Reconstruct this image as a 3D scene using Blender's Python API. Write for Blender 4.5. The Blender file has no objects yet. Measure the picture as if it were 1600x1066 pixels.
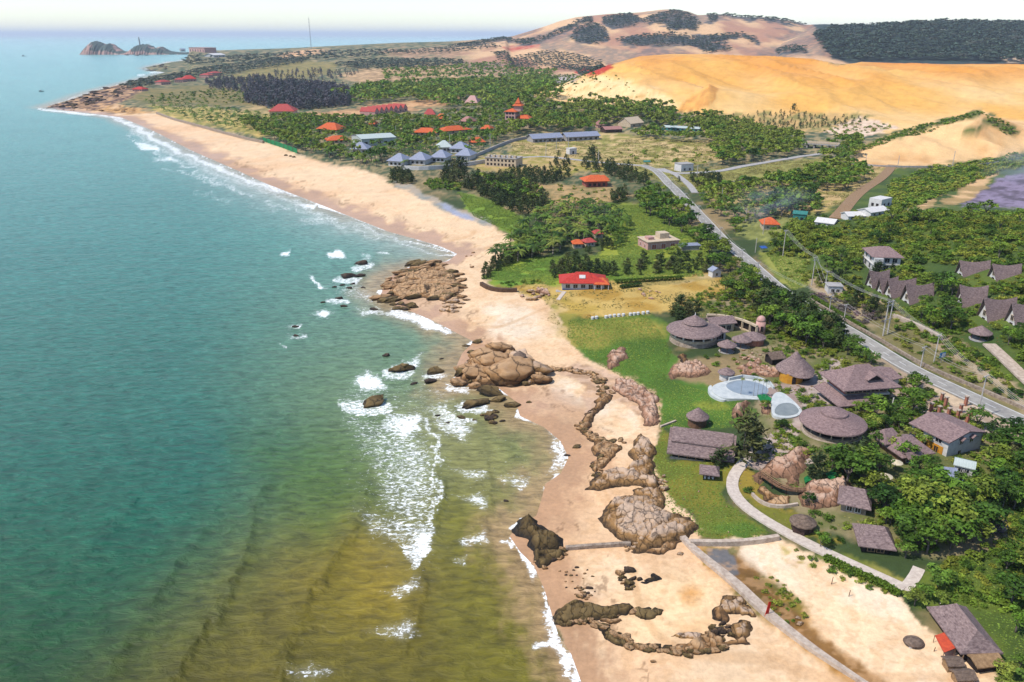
import bpy, math, random
import numpy as np
random.seed(7); np.random.seed(7)
SC = bpy.context.scene
COL = SC.collection
PI = math.pi
# ------------------------------------------------------------------ camera model (used to survey the place from the photograph)
F = 1232.0; CH = 100.0; TP = 479.0/F
PITCH = math.atan(TP); CP = math.cos(PITCH); SP = math.sin(PITCH)

def ray(px, py):
    u = (px-800.0)/F; v = (py-533.0)/F
    return u, CP-v*SP, -SP-v*CP

def P(px, py, z=0.0):
    dx, dy, dz = ray(px, py); t = (z-CH)/dz
    return np.array((dx*t, dy*t, z))

def proj(x, y, z):
    zc = np.maximum(y*CP+(CH-z)*SP, 1.0)
    return 800+F*x/zc, 533+F*((CH-z)*CP-y*SP)/zc

def lin(c):
    c = np.asarray(c, float)/255.0
    return np.where(c <= .04045, c/12.92, ((c+.055)/1.055)**2.4)

def S(r, g, b, k=0.74):
    return np.clip(lin((r, g, b))*k, 0.004, .86)

# ------------------------------------------------------------------ noise
def _h(xi, yi, s):
    h = (xi*374761393+yi*668265263+s*974634221) & 0xffffffff
    h = ((h ^ (h >> 13))*1274126177) & 0xffffffff
    h = ((h ^ (h >> 16))*2246822519) & 0xffffffff
    return ((h ^ (h >> 15)) & 0xffffff)/float(0xffffff)

def vnoise(x, y, s=0):
    x = np.asarray(x, float); y = np.asarray(y, float)
    xf = np.floor(x); yf = np.floor(y)
    xi = xf.astype(np.int64); yi = yf.astype(np.int64)
    fx = x-xf; fy = y-yf
    fx = fx*fx*(3-2*fx); fy = fy*fy*(3-2*fy)
    a = _h(xi, yi, s); b = _h(xi+1, yi, s); c = _h(xi, yi+1, s); d = _h(xi+1, yi+1, s)
    return (a*(1-fx)+b*fx)*(1-fy)+(c*(1-fx)+d*fx)*fy

def fbm(x, y, s=0, o=4):
    r = 0; a = .5; t = 0
    for k in range(o):
        r = r+a*vnoise(x, y, s+k*17); t += a; a *= .5; x = x*2.03+11.3; y = y*2.03-7.1
    return r/t

def sst(a, b, x):
    t = np.clip((x-a)/(b-a), 0, 1); return t*t*(3-2*t)

# ------------------------------------------------------------------ distances
def seg_dist(px, py, pts, closed=False):
    d = np.full(np.shape(px), 1e18)
    n = len(pts)
    for i in range(n if closed else n-1):
        ax, ay = pts[i][:2]; bx, by = pts[(i+1) % n][:2]
        ex, ey = bx-ax, by-ay; L = ex*ex+ey*ey+1e-12
        t = np.clip(((px-ax)*ex+(py-ay)*ey)/L, 0, 1)
        q = (px-ax-t*ex)**2+(py-ay-t*ey)**2
        np.minimum(d, q, out=d)
    return np.sqrt(d)

def inside(px, py, pts):
    r = np.zeros(np.shape(px), bool); n = len(pts)
    for i in range(n):
        ax, ay = pts[i][:2]; bx, by = pts[(i+1) % n][:2]
        if ay == by: continue
        c = ((ay > py) != (by > py)) & (px < (bx-ax)*(py-ay)/(by-ay)+ax)
        r ^= c
    return r

# ------------------------------------------------------------------ coast (photo pixels -> ground)
COAST_PX = [(352,80.5),(330,83),(322,86),(318,91),(262,98),(226,106),(240,111),(258,113),(215,125),(180,134),(150,142),(110,156),(72,167),(100,173),
 (140,177),(190,184),(240,205),(300,236),(360,262),(420,289),(480,312),(540,336),(606,362),(650,374),(690,386),(714,397),(700,408),(665,414),(630,420),
 (604,436),(594,462),(612,477),(640,486),(680,503),(714,521),(740,534),(722,552),(712,575),(710,604),(740,602),(775,604),(806,628),(812,650),(850,668),(876,690),
 (888,715),(876,740),(852,756),(846,780),(838,806),(812,818),(796,838),(812,862),(834,884),(850,920),(862,960),(872,992),(892,1022),(908,1066),(930,1110),(960,1200)]
COAST = [tuple(P(a, b)[:2]) for a, b in COAST_PX]
SEA_POLY = COAST+[(0, 40), (-4000, 40), (-40000, 20000), (COAST[0][0]*1.4, COAST[0][1]*1.4)]

def coast_sd(x, y):          # metres, positive on land
    d = seg_dist(x, y, COAST)
    return np.where(inside(x, y, SEA_POLY), -d, d)

# ------------------------------------------------------------------ terrain
def crest(pts, Y):
    a = []; z = []
    for px, py in pts:
        dx, dy, dz = ray(px, py); a.append(dx/dy); z.append(CH+Y*dz/dy)
    return np.array(a), np.array(z)
RIDGES = []
def ridge(pts, Yb, Yc, back=1.0, sh=1.0, rough=0.0, edge=0.02):
    a, z = crest(pts, Yc); RIDGES.append((a, z, Yb, Yc, back, sh, rough, edge))
# big orange dune, its front mound, pale dune on the right, far hills, low far land
ridge([(840,143),(880,134),(905,122),(930,111),(950,102),(975,95),(1000,88),(1050,84.5),(1100,85),(1200,88),(1270,92),(1292,98),(1308,106.5),(1322,104),(1345,97),(1400,99),(1500,101),(1600,101),(1800,102)], 880, 1480, .5, .8, .02, .05)
ridge([(1040,176),(1062,164),(1085,147),(1108,131.5),(1122,138),(1150,142),(1200,150),(1260,160),(1320,172)], 900, 1060, .7, 1.0, .02, .03)
ridge([(1320,246),(1345,232),(1375,216),(1400,207),(1430,197),(1470,189),(1500,183),(1528,175),(1550,180),(1600,196),(1700,205)], 640, 745, .35, .9, .05, .03)
ridge([(300,76),(340,79),(400,77),(440,76),(480,74),(560,70),(620,67),(700,65),(750,62),(790,60)], 1500, 3700, .3, 1.3, .12, .012)
ridge([(690,70),(730,66),(760,62),(800,57),(825,50),(850,42),(875,33),(900,27),(950,22),(1000,20),(1030,16),(1050,15),(1075,18),(1090,24),(1130,23),(1160,27),(1200,28),(1235,33),(1260,39),(1290,38),(1340,42),(1420,48)], 2300, 3900, .4, .75, .10, .03)
ridge([(1230,60),(1265,46),(1285,38),(1330,39.5),(1370,38),(1400,36),(1430,34),(1470,32),(1530,34),(1600,35.5),(1800,37)], 1750, 3300, .4, .8, .05, .03)
HX, HY = P(1590, 400, 26)[:2]
B1 = P(1300, 700, 6)[:2]

ROADL = [tuple(P(u, v, 5)[:2]) for u, v in [(1024,266),(1058,300),(1096,340),(1160,401),(1224,458),(1262,482),(1330,521),(1400,565),(1500,614),(1600,660),(1720,715),(1900,800)]][::-1]
RLX = [p[0] for p in ROADL]; RLY = [p[1] for p in ROADL]
def hfun(x, y, sd=None):
    x = np.asarray(x, float); y = np.asarray(y, float)
    if sd is None: sd = coast_sd(x, y)
    z = np.where(sd > 0, 0.03*np.minimum(sd, 30)+2.6*sst(22, 90, sd)+.9*sst(90, 400, sd), np.maximum(.05*sd, -6))
    land = sst(25, 120, sd)
    z = z+land*(fbm(x/70, y/70, 3)-.5)*2.2+land*(fbm(x/16, y/16, 5)-.5)*.7
    # hillside east of the road
    q = ((x-HX)/(120.0))**2+((y-HY)/170.0)**2
    east = np.where(x > np.interp(y, RLY, RLX), seg_dist(x, y, ROADL), 0)
    z = z+24*np.exp(-q)*land*sst(0, 120, east)
    q = ((x-B1[0])/22.0)**2+((y-B1[1])/34.0)**2
    z = z+3.2*np.exp(-q)
    a = x/np.maximum(y, 1)
    for (A, Z, Yb, Yc, back, sh, rough, edge) in RIDGES:
        zc = np.interp(a, A, Z); zs = zc
        if Yc == 1480: k_ = (np.arange(len(A)) < 11) | (np.arange(len(A)) > 14); zs = np.interp(a, A[k_], Z[k_])
        w = sst(A[0]-edge, A[0], a)*(1-sst(A[-1], A[-1]+edge, a))
        t = np.clip((y-Yb)/(Yc-Yb), 0, 1)
        f = np.where(y < Yc, np.power(t, sh)*(1-np.power(1-t, 2.2))*.55+.45*np.sin(t*PI/2)**2, 1-.8*sst(0, 1, (y-Yc)/(back*(Yc-Yb))))
        hz = zs*f+(zc-zs)*np.clip(f, 0, 1)**14
        if rough:
            sc = (Yc-Yb)*.22
            hz = hz*(1+rough*2.2*(fbm(x/sc, y/sc, 31, 5)-.5)*(f*(1-f)*4*.8+.2*(y < Yc)))
        if Yc == 1480 or Yc == 745:      # rolling transverse crests on the open sand
            s_ = 95.0 if Yc == 1480 else 34.0
            hz = hz+(1-np.abs(2*fbm((x*.8+y*.45)/s_, (y*.6-x*.35)/(s_*2.1), 33, 4)-1))**3*np.sin(np.clip(t, 0, 1)*PI)*(20 if Yc == 1480 else 6)
        hz = hz*w
        z = np.where((sd > 5), np.maximum(z, hz), z)
    return z-46*sst(4700, 5600, y)*(a < .42)-46*sst(6000, 7000, y)

def h1(x, y): return float(hfun(np.array([x]), np.array([y]))[0])

def Gm(pts):
    """many photo pixels -> points on the terrain (first hit of the sight line)"""
    pts = np.asarray(pts, float)
    dx, dy, dz = ray(pts[:, 0], pts[:, 1])
    out = np.zeros((len(pts), 3))
    zlev = np.zeros(len(pts))
    for i in range(len(pts)):
        tmax = min((0-CH)/dz[i] if dz[i] < -1e-4 else 9000, 9000)
        t = np.linspace(tmax*.18, tmax, 420)
        zz = CH+dz[i]*t; hh = hfun(dx[i]*t, dy[i]*t)
        k = np.nonzero(zz < hh)[0]
        if len(k) == 0: tt = tmax
        else:
            k = k[0]
            if k == 0: tt = t[0]
            else:
                f0 = zz[k-1]-hh[k-1]; f1 = zz[k]-hh[k]; tt = t[k-1]+(t[k]-t[k-1])*f0/(f0-f1)
        x, y = dx[i]*tt, dy[i]*tt
        out[i] = (x, y, CH+dz[i]*tt)
    return out
def G(px, py): return Gm([(px, py)])[0]

# ------------------------------------------------------------------ mesh helpers
def np_mesh(name, V, Q, mat=None, attrs=None, smooth=True, obj=True):
    me = bpy.data.meshes.new(name)
    V = np.ascontiguousarray(V, np.float32); Q = np.ascontiguousarray(Q, np.int32)
    n, m, k = len(V), len(Q), Q.shape[1]
    me.vertices.add(n); me.vertices.foreach_set('co', V.ravel())
    me.loops.add(m*k); me.loops.foreach_set('vertex_index', Q.ravel())
    me.polygons.add(m); me.polygons.foreach_set('loop_start', np.arange(0, m*k, k, dtype=np.int32))
    me.polygons.foreach_set('loop_total', np.full(m, k, np.int32))
    me.polygons.foreach_set('use_smooth', np.full(m, smooth, bool))
    for an, arr in (attrs or {}).items():
        arr = np.asarray(arr, np.float32)
        if arr.ndim == 2:
            at = me.attributes.new(an, 'FLOAT_COLOR', 'POINT')
            c = np.ones((n, 4), np.float32); c[:, :3] = arr; at.data.foreach_set('color', c.ravel())
        else:
            at = me.attributes.new(an, 'FLOAT', 'POINT'); at.data.foreach_set('value', arr)
    me.update(); me.validate()
    if mat: me.materials.append(mat)
    if not obj: return me
    o = bpy.data.objects.new(name, me); COL.objects.link(o)
    return o

class MB:
    def __init__(s): s.v = []; s.f = []
    def add(s, vs, fs):
        b = len(s.v); s.v += [tuple(map(float, v)) for v in vs]; s.f += [tuple(i+b for i in f) for f in fs]; return s
    def box(s, cx, cy, z0, sx, sy, sz, rz=0, taper=1.0):
        c, n = math.cos(rz), math.sin(rz); vs = []
        for z, k in ((z0, 1), (z0+sz, taper)):
            for ax, ay in ((-1, -1), (1, -1), (1, 1), (-1, 1)):
                x, y = ax*sx/2*k, ay*sy/2*k; vs.append((cx+x*c-y*n, cy+x*n+y*c, z))
        return s.add(vs, [(3, 2, 1, 0), (4, 5, 6, 7), (0, 1, 5, 4), (1, 2, 6, 5), (2, 3, 7, 6), (3, 0, 4, 7)])
    def frus(s, cx, cy, z0, z1, r0, r1, n=16, ax=1, ay=1, cap=True, a0=0):
        vs = []
        for z, r in ((z0, r0), (z1, r1)):
            for i in range(n):
                a = a0+2*PI*i/n; vs.append((cx+r*ax*math.cos(a), cy+r*ay*math.sin(a), z))
        fs = [(i, (i+1) % n, n+(i+1) % n, n+i) for i in range(n)]
        if cap: fs += [tuple(range(n-1, -1, -1)), tuple(range(n, 2*n))]
        return s.add(vs, fs)
    def tube(s, p, q, r0, r1=None, n=6):
        r1 = r0 if r1 is None else r1
        p = np.array(p, float); q = np.array(q, float); d = q-p; L = np.linalg.norm(d)+1e-9; d /= L
        u = np.cross(d, (0, 0, 1) if abs(d[2]) < .9 else (1, 0, 0)); u /= np.linalg.norm(u); w = np.cross(d, u)
        vs = [tuple(c+r*(math.cos(2*PI*i/n)*u+math.sin(2*PI*i/n)*w)) for c, r in ((p, r0), (q, r1)) for i in range(n)]
        return s.add(vs, [(i, (i+1) % n, n+(i+1) % n, n+i) for i in range(n)]+[tuple(range(n-1, -1, -1)), tuple(range(n, 2*n))])
    def path(s, pts, r, n=5):
        for a, b in zip(pts, pts[1:]): s.tube(a, b, r, r, n)
        return s
    def slab(s, top, th):
        """closed plate from a top polygon (list of xyz), thickness th downward"""
        n = len(top); bt = [(x, y, z-th) for x, y, z in top]
        return s.add(list(top)+bt, [tuple(range(n)), tuple(range(2*n-1, n-1, -1))]+[(i, n+i, n+(i+1) % n, (i+1) % n) for i in range(n)])
    def hip(s, w, d, z0, h, rid, cx=0, cy=0, th=.25, curve=0.0, n=1):
        """hip roof, ridge along x of length rid; curve>0 gives concave thatch slopes"""
        rings = []
        for k in range(n+1):
            t = k/n; z = z0+h*(t+curve*(t*t-t)); a = w/2*(1-t)+rid/2*t; b = d/2*(1-t)
            rings.append([(cx-a, cy-b, z), (cx+a, cy-b, z), (cx+a, cy+b, z), (cx-a, cy+b, z)])
        vs = [(x, y, z-th) for x, y, z in rings[0]]; fs = [(3, 2, 1, 0)]
        for r in rings: vs += r
        for k in range(n+1):
            o = 4*k
            for i in range(4): fs.append((o+i, o+(i+1) % 4, o+4+(i+1) % 4, o+4+i))
        return s.add(vs, fs)
    def gable(s, w, d, z0, h, cx=0, cy=0, th=.25, sag=0.0, n=1, over=0.0):
        """gable roof, ridge along x; sag lifts the ridge ends like a swayback thatch"""
        vs = []; fs = []
        for k in range(n+1):
            t = k/n*2-1; x = cx+w/2*t; zr = z0+h+sag*t*t; xo = x+over*t*abs(t)
            vs += [(x, cy-d/2, z0), (xo, cy, zr), (x, cy+d/2, z0), (x, cy-d/2, z0-th), (xo, cy, zr-th*1.5), (x, cy+d/2, z0-th)]
        for k in range(n):
            o = 6*k; e = o+6
            fs += [(o, e, e+1, o+1), (o+1, e+1, e+2, o+2), (o+3, o+4, e+4, e+3), (o+4, o+5, e+5, e+4), (o, o+3, e+3, e), (o+2, e+2, e+5, o+5)]
        e = 6*n
        fs += [(0, 1, 4, 3), (1, 2, 5, 4), (e, e+3, e+4, e+1), (e+1, e+4, e+5, e+2)]
        return s.add(vs, fs)
    def dome(s, cx, cy, z0, rx, ry, rz, n=14, m=5):
        vs = [(cx+rx*math.cos(2*PI*i/n)*math.cos(PI/2*j/m), cy+ry*math.sin(2*PI*i/n)*math.cos(PI/2*j/m), z0+rz*math.sin(PI/2*j/m)) for j in range(m) for i in range(n)]+[(cx, cy, z0+rz)]
        fs = [(j*n+i, j*n+(i+1) % n, (j+1)*n+(i+1) % n, (j+1)*n+i) for j in range(m-1) for i in range(n)]
        fs += [((m-1)*n+i, (m-1)*n+(i+1) % n, m*n) for i in range(n)]+[tuple(range(n-1, -1, -1))]
        return s.add(vs, fs)
    def mesh(s, name, mat, smooth=False):
        me = bpy.data.meshes.new(name); me.from_pydata(s.v, [], s.f); me.update()
        if smooth: me.polygons.foreach_set('use_smooth', [True]*len(me.polygons))
        me.materials.append(mat); return me
    def build(s, name, mat, parent=None, smooth=False):
        o = bpy.data.objects.new(name, s.mesh(name, mat, smooth)); COL.objects.link(o)
        if parent: o.parent = parent
        return o

def tag(o, label, cat, group=None, kind=None):
    o['label'] = label; o['category'] = cat
    if group: o['group'] = group
    if kind: o['kind'] = kind
    return o
def thing(name, label, cat, loc=(0, 0, 0), rz=0.0, group=None):
    o = bpy.data.objects.new(name, None); COL.objects.link(o); o.empty_display_size = .1
    o.location = loc; o.rotation_euler = (0, 0, rz); return tag(o, label, cat, group)
def structure(o, kind='structure'): o['kind'] = kind; return o
def dup(root, loc, rz, label=None, group=None, scale=None):
    r = root.copy(); COL.objects.link(r); r.location = loc; r.rotation_euler = (0, 0, rz)
    if label: r['label'] = label
    if group: r['group'] = group
    if scale is not None: r.scale = scale
    for ch in list(root.children):
        c = ch.copy(); COL.objects.link(c); c.parent = r
        for g in list(ch.children):
            e = g.copy(); COL.objects.link(e); e.parent = c
    return r

# ------------------------------------------------------------------ materials
def newmat(name):
    m = bpy.data.materials.new(name); m.use_nodes = True; nt = m.node_tree
    return m, nt, nt.nodes, nt.links, nt.nodes['Principled BSDF']
def noise_mat(name, c, c2=None, scale=1.0, rough=.8, bump=.3, bscale=None, stretch=(1, 1, 1), spec=.3, detail=5, coord='Object', lo=.35, hi=.65, metal=0):
    m, nt, N, L, b = newmat(name)
    c = tuple(c)[:3]; c2 = tuple(c2)[:3] if c2 is not None else tuple(x*.62 for x in c)
    tc = N.new('ShaderNodeTexCoord'); mp = N.new('ShaderNodeMapping'); mp.inputs['Scale'].default_value = stretch
    L.new(tc.outputs[coord], mp.inputs['Vector'])
    n1 = N.new('ShaderNodeTexNoise'); n1.inputs['Scale'].default_value = scale; n1.inputs['Detail'].default_value = detail; n1.inputs['Roughness'].default_value = .65
    L.new(mp.outputs[0], n1.inputs['Vector'])
    r = N.new('ShaderNodeValToRGB'); r.color_ramp.elements[0].position = lo; r.color_ramp.elements[1].position = hi
    r.color_ramp.elements[0].color = (*c2, 1); r.color_ramp.elements[1].color = (*c, 1)
    L.new(n1.outputs['Fac'], r.inputs['Fac']); L.new(r.outputs['Color'], b.inputs['Base Color'])
    b.inputs['Roughness'].default_value = rough; b.inputs['Specular IOR Level'].default_value = spec; b.inputs['Metallic'].default_value = metal
    if bump:
        n2 = N.new('ShaderNodeTexNoise'); n2.inputs['Scale'].default_value = bscale or scale*3; n2.inputs['Detail'].default_value = 4
        L.new(mp.outputs[0], n2.inputs['Vector'])
        bp = N.new('ShaderNodeBump'); bp.inputs['Strength'].default_value = bump; bp.inputs['Distance'].default_value = .15
        L.new(n2.outputs['Fac'], bp.inputs['Height']); L.new(bp.outputs[0], b.inputs['Normal'])
    return m
# ================================================================== GROUND
TH = np.arange(-math.radians(51), math.radians(51), .0023)
def radii(r0, r1, cap0, cap1):
    r = [r0]
    while r[-1] < r1:
        x = r[-1]; s = max(.35, x*x/61600)
        if cap0 < x < cap1: s = min(s, 11.5)
        elif x >= cap1: s = min(s, 70)
        r.append(x+s)
    return np.array(r)
RR = radii(84, 9000, 700, 4700)
TT, R2 = np.meshgrid(TH, RR)
GX = (R2*np.sin(TT)).ravel(); GY = (R2*np.cos(TT)).ravel()
SD = coast_sd(GX, GY)
GZ = hfun(GX, GY, SD)
PX, PY = proj(GX, GY, GZ)
# scale-free noise pair to roughen every outline on the ground
lr = np.log(R2).ravel(); tt = TT.ravel()
def warpn(k, s): return (fbm(tt*k, lr*k*.55, s, 4)-.5)
W1, W2 = warpn(70, 101), warpn(70, 202)
WX = PX+W1*26; WY = PY+W2*13
W3, W4 = warpn(260, 303), warpn(260, 404)
WX += W3*9; WY += W4*5

# tone noises (world metres)
N_big = fbm(GX/55, GY/55, 41, 4); N_mid = fbm(GX/12, GY/12, 42, 4); N_sm = fbm(GX/3.0, GY/3.0, 43, 3)
N_far = fbm(tt*220, lr*150, 44, 4)
C = np.zeros((len(GX), 3))
def mix(c, m):
    global C
    C += (np.asarray(c)-C)*m[:, None]
def mix2(ca, cb, m, n, lo=.4, hi=.6):
    global C
    k = sst(lo, hi, n)[:, None]; cc = np.asarray(ca)*(1-k)+np.asarray(cb)*k
    C += (cc-C)*m[:, None]
def zmask(poly, fe=4, wp=1.0):
    xs = [p[0] for p in poly]; ys = [p[1] for p in poly]; pad = fe+14*wp+4
    m = np.zeros(len(GX))
    x = PX+(WX-PX)*wp; y = PY+(WY-PY)*wp
    ix = np.nonzero((x > min(xs)-pad) & (x < max(xs)+pad) & (y > min(ys)-pad) & (y < max(ys)+pad))[0]
    if len(ix) == 0: return m
    d = seg_dist(x[ix], y[ix], poly, True); s = np.where(inside(x[ix], y[ix], poly), d, -d)
    m[ix] = sst(-fe/2, fe/2, s); return m
def lmask(line, w, fe=3, wp=.6):
    x = PX+(WX-PX)*wp; y = PY+(WY-PY)*wp; xs = [p[0] for p in line]; ys = [p[1] for p in line]; pad = w+fe+10
    m = np.zeros(len(GX)); ix = np.nonzero((x > min(xs)-pad) & (x < max(xs)+pad) & (y > min(ys)-pad) & (y < max(ys)+pad))[0]
    if len(ix) == 0: return m
    m[ix] = 1-sst(w-fe/2, w+fe/2, seg_dist(x[ix], y[ix], line)); return m
# --- colours
SAND = S(239, 204, 164); SAND2 = S(230, 188, 146); WET = S(194, 152, 120); PALE = S(242, 220, 192); PINK = S(232, 196, 168)
ORA = S(234, 176, 90); ORA2 = S(222, 146, 56); ORA3 = S(240, 198, 134)
GRN = S(86, 112, 40); GRN2 = S(128, 150, 45); OLV = S(116, 112, 40); OCH = S(178, 140, 62); DRK = S(62, 78, 40); YEL = S(165, 165, 60)
BRN = S(150, 128, 90); FAR = S(120, 118, 88); RED = S(190, 62, 40); PUR = S(150, 134, 156); LAWN = S(76, 108, 36); LAWN2 = S(98, 120, 40)
SCRUB = S(86, 92, 92)
one = np.ones(len(GX))
C[:] = BRN
mix2(DRK, BRN, one, N_big*.5+N_mid*.5, .42, .58)
far = sst(330, 240, PY); mix2(S(70, 88, 60), S(165, 145, 105), far, N_far, .42, .64)
# far sandy scars and fields, above y 260
for poly, ca, cb in [
 ([(560,170),(600,160),(640,158),(700,150),(725,150),(700,165),(640,172),(560,180),(480,186),(440,186),(470,178)], S(225,175,125), S(175,130,90)),
 ([(520,118),(560,110),(640,103),(700,100),(760,105),(800,112),(780,120),(700,122),(640,128),(570,132)], S(222,182,135), S(150,120,85)),
 ([(430,90),(450,82),(480,77),(510,78),(500,84),(460,90)], S(235,190,140), S(200,150,110)),
 ([(590,80),(680,74),(760,76),(790,78),(760,86),(700,90),(610,88)], S(205,160,125), S(140,115,85)),
 ([(360,120),(400,104),(450,95),(530,98),(520,112),(440,128),(380,130)], S(160,140,85), S(120,115,62)),
 ([(170,150),(240,140),(330,132),(420,150),(400,165),(300,165),(220,160)], S(150,130,80), S(105,105,58)),
 ([(400,165),(440,160),(460,172),(420,180),(370,172)], S(200,170,120), S(130,120,75)),
 ([(230,165),(330,170),(430,178),(440,205),(400,212),(320,196),(250,182)], S(214,184,110), S(130,130,65)),
 ([(790,100),(860,88),(940,100),(960,118),(900,130),(850,128),(790,118)], S(200,180,170), S(110,105,95)),
 ([(830,145),(880,128),(960,118),(1060,160),(1050,168),(960,165),(880,160)], S(236,196,140), S(222,176,120)),
 ([(800,118),(900,118),(930,128),(880,140),(820,132)], S(205,190,185), S(150,140,130)),
 ([(800,215),(950,208),(1120,222),(1130,250),(1060,262),(960,262),(850,255),(800,240)], S(214,182,128), S(140,135,62)),
 ([(960,262),(1120,266),(1250,250),(1330,250),(1340,275),(1200,285),(1100,300),(1060,290)], S(158,152,80), S(128,122,62)),
 ([(1100,290),(1280,285),(1360,262),(1400,255),(1395,290),(1330,320),(1280,350),(1200,330),(1120,320)], S(205,172,118), S(150,140,70)),
 ([(1140,350),(1280,330),(1330,330),(1290,365),(1210,380),(1150,370)], S(150,150,80), S(110,115,60)),
 ([(820,285),(950,290),(990,305),(900,330),(830,310)], S(190,155,105), S(135,120,75)),
 ([(760,240),(900,250),(960,262),(880,275),(800,270),(740,262)], S(195,165,110), S(150,140,60)),
 ([(740,90),(830,72),(870,62),(880,72),(800,92)], S(205,130,85), S(165,100,70)),
 ]:
    mix2(ca, cb, zmask(poly, 5), N_far*.5+N_mid*.5, .38, .62)
hm = sst(0, 1, (GY-1950)/250)*sst(690, 760, PX)          # the scrub-and-sand hills far behind the dune
k = fbm(GX/260+.6*fbm(GX/90, GY/90, 71), GY/520, 70, 5)
mix2(S(226,182,136), S(186,136,108), hm, fbm(GX/120, GY/300, 72, 5), .4, .62)
HILLP = [[(700,74),(760,64),(800,60),(800,64),(740,72)], [(890,60),(905,42),(930,38),(945,46),(950,62),(935,70),(905,68)], [(944,28),(985,22),(1000,32),(990,42),(960,44),(942,38)], [(1000,34),(1030,22),(1060,18),(1082,26),(1094,38),(1088,48),(1062,48),(1040,38),(1012,40)],
             [(960,62),(1005,55),(1080,58),(1150,53),(1160,58),(1100,72),(1030,74),(980,70)], [(900,33),(925,28),(925,36),(905,38)], [(1120,22),(1200,27),(1240,35),(1260,40),(1230,41),(1180,32),(1125,27)], [(1105,24),(1122,24),(1118,34),(1108,36)],
             [(1040,44),(1062,40),(1064,47),(1045,49)], [(1090,72),(1130,68),(1145,80),(1100,84)], [(1160,52),(1178,60),(1186,70),(1176,68),(1160,58)], [(1210,78),(1255,74),(1262,84),(1215,86)], [(800,66),(850,58),(880,46),(900,36),(905,40),(880,52),(850,64),(820,72)]]
for poly in HILLP:
    mix2(S(74,80,82), S(110,104,100), zmask(poly, 4, 1.1), N_far, .5, .75)
mix2(S(104,100,96), S(176,136,112), hm*sst(.47, .56, k)*.7, N_far, .45, .7)
mix2(S(40,56,58), S(56,72,66), zmask([(1268,36),(1300,30),(1620,20),(1620,106),(1330,100),(1300,92),(1285,62)], 4, .4)*sst(1300, 1500, GY), N_far)
mix(S(225,195,165), zmask([(1562,90),(1585,86),(1600,90),(1600,97),(1575,98)], 3, .3)*(GY > 1700))
# the orange dune and the pale dune
dm = zmask([(838,150),(835,143),(885,130),(940,110),(975,92),(1000,84),(1100,80),(1270,88),(1310,103),(1345,93),(1500,97),(1640,97),(1640,230),(1530,225),(1440,215),(1350,205),(1270,190),(1180,178),(1110,180),(1060,174),(960,165),(880,156)], 5, .5)*(GY < 1900)
mix2(ORA, ORA3, dm, fbm(GX/160, GY/160, 51, 4), .35, .7)
mix2(ORA2, ORA, dm*sst(150, 105, PY)*.8, fbm(GX/110, GY/200, 52, 3), .4, .7)
mix(S(226,140,60), dm*sst(103, 99, PY)*sst(1330, 1400, PX)*.8)
mix2(S(244,208,150), S(205,160,95), zmask([(845,148),(880,132),(940,118),(975,124),(1020,138),(1060,165),(1050,172),(960,165)], 6), N_mid, .55, .8)
mix2(S(212,150,78), S(232,170,90), zmask([(1062,172),(1060,166),(1110,130),(1126,138),(1115,160),(1090,174)], 3, .3), N_far)
mix2(S(236,192,136), S(218,166,108), zmask([(1325,258),(1345,230),(1400,205),(1528,172),(1560,184),(1640,190),(1640,225),(1590,240),(1480,258),(1380,262)], 4, .5), fbm(GX/18, GY/30, 61, 4), .45, .75)
mix2(S(90,104,50), S(120,112,60), zmask([(1340,232),(1400,206),(1470,188),(1528,173),(1534,180),(1470,197),(1410,213),(1372,222)], 4, .8), N_mid)
mix2(S(96,104,52), S(120,112,60), np.maximum(zmask([(1540,178),(1565,186),(1590,205),(1575,210),(1548,196)], 4), zmask([(1500,205),(1535,194),(1545,197),(1515,208)], 4)), N_mid)
# plantation rows, pond shore and pale cut bank at the dune foot
mix2(S(150,138,80), S(210,170,110), zmask([(1120,184),(1180,176),(1270,178),(1370,180),(1300,206),(1180,208)], 4), N_far, .45, .6)
mix2(S(236,208,180), S(215,180,150), zmask([(1285,205),(1340,184),(1372,188),(1400,200),(1345,214),(1300,212)], 3), N_far)
mix(RED, zmask([(898,113),(912,104),(955,101),(958,106),(935,118),(905,117)], 3, .4))
mix2(S(190,80,60), S(205,140,110), zmask([(785,74),(840,70),(846,76),(800,80)], 3, .4), N_far)
# burnt purple slope and the hillside thicket ground
mix2(S(92,108,42), S(64,84,36), zmask([(1190,400),(1230,350),(1300,330),(1390,262),(1460,260),(1560,245),(1640,235),(1640,640),(1560,600),(1440,540),(1330,470),(1240,430)], 10), N_mid, .35, .65)
mix2(S(222,180,130), S(170,140,90), np.maximum(zmask([(1480,310),(1530,272),(1560,265),(1520,315),(1470,320)], 5), zmask([(1440,318),(1470,305),(1460,320),(1410,330)], 4)), N_mid)
mix2(PUR, S(96,84,96), zmask([(1500,322),(1530,300),(1560,280),(1600,268),(1650,262),(1650,330),(1560,325)], 5), N_mid*.5+N_sm*.5, .4, .65)
# road side strips
mix2(S(172,150,118), S(120,112,70), zmask([(1240,430),(1290,470),(1420,560),(1640,690),(1640,640),(1500,530),(1400,480),(1300,440)], 6), N_mid, .42, .62)
mix2(S(175,152,128), S(205,180,150), zmask([(1205,440),(1240,468),(1400,560),(1640,690),(1640,715),(1560,668),(1430,600),(1390,592),(1260,500)], 4), N_mid)
mix2(S(150,150,70), S(110,120,48), zmask([(1190,395),(1250,410),(1262,440),(1240,455),(1195,420)], 4), N_mid)
mix2(S(176,168,90), S(130,140,60), zmask([(1215,400),(1260,405),(1250,440),(1225,425)], 5), N_mid)
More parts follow.
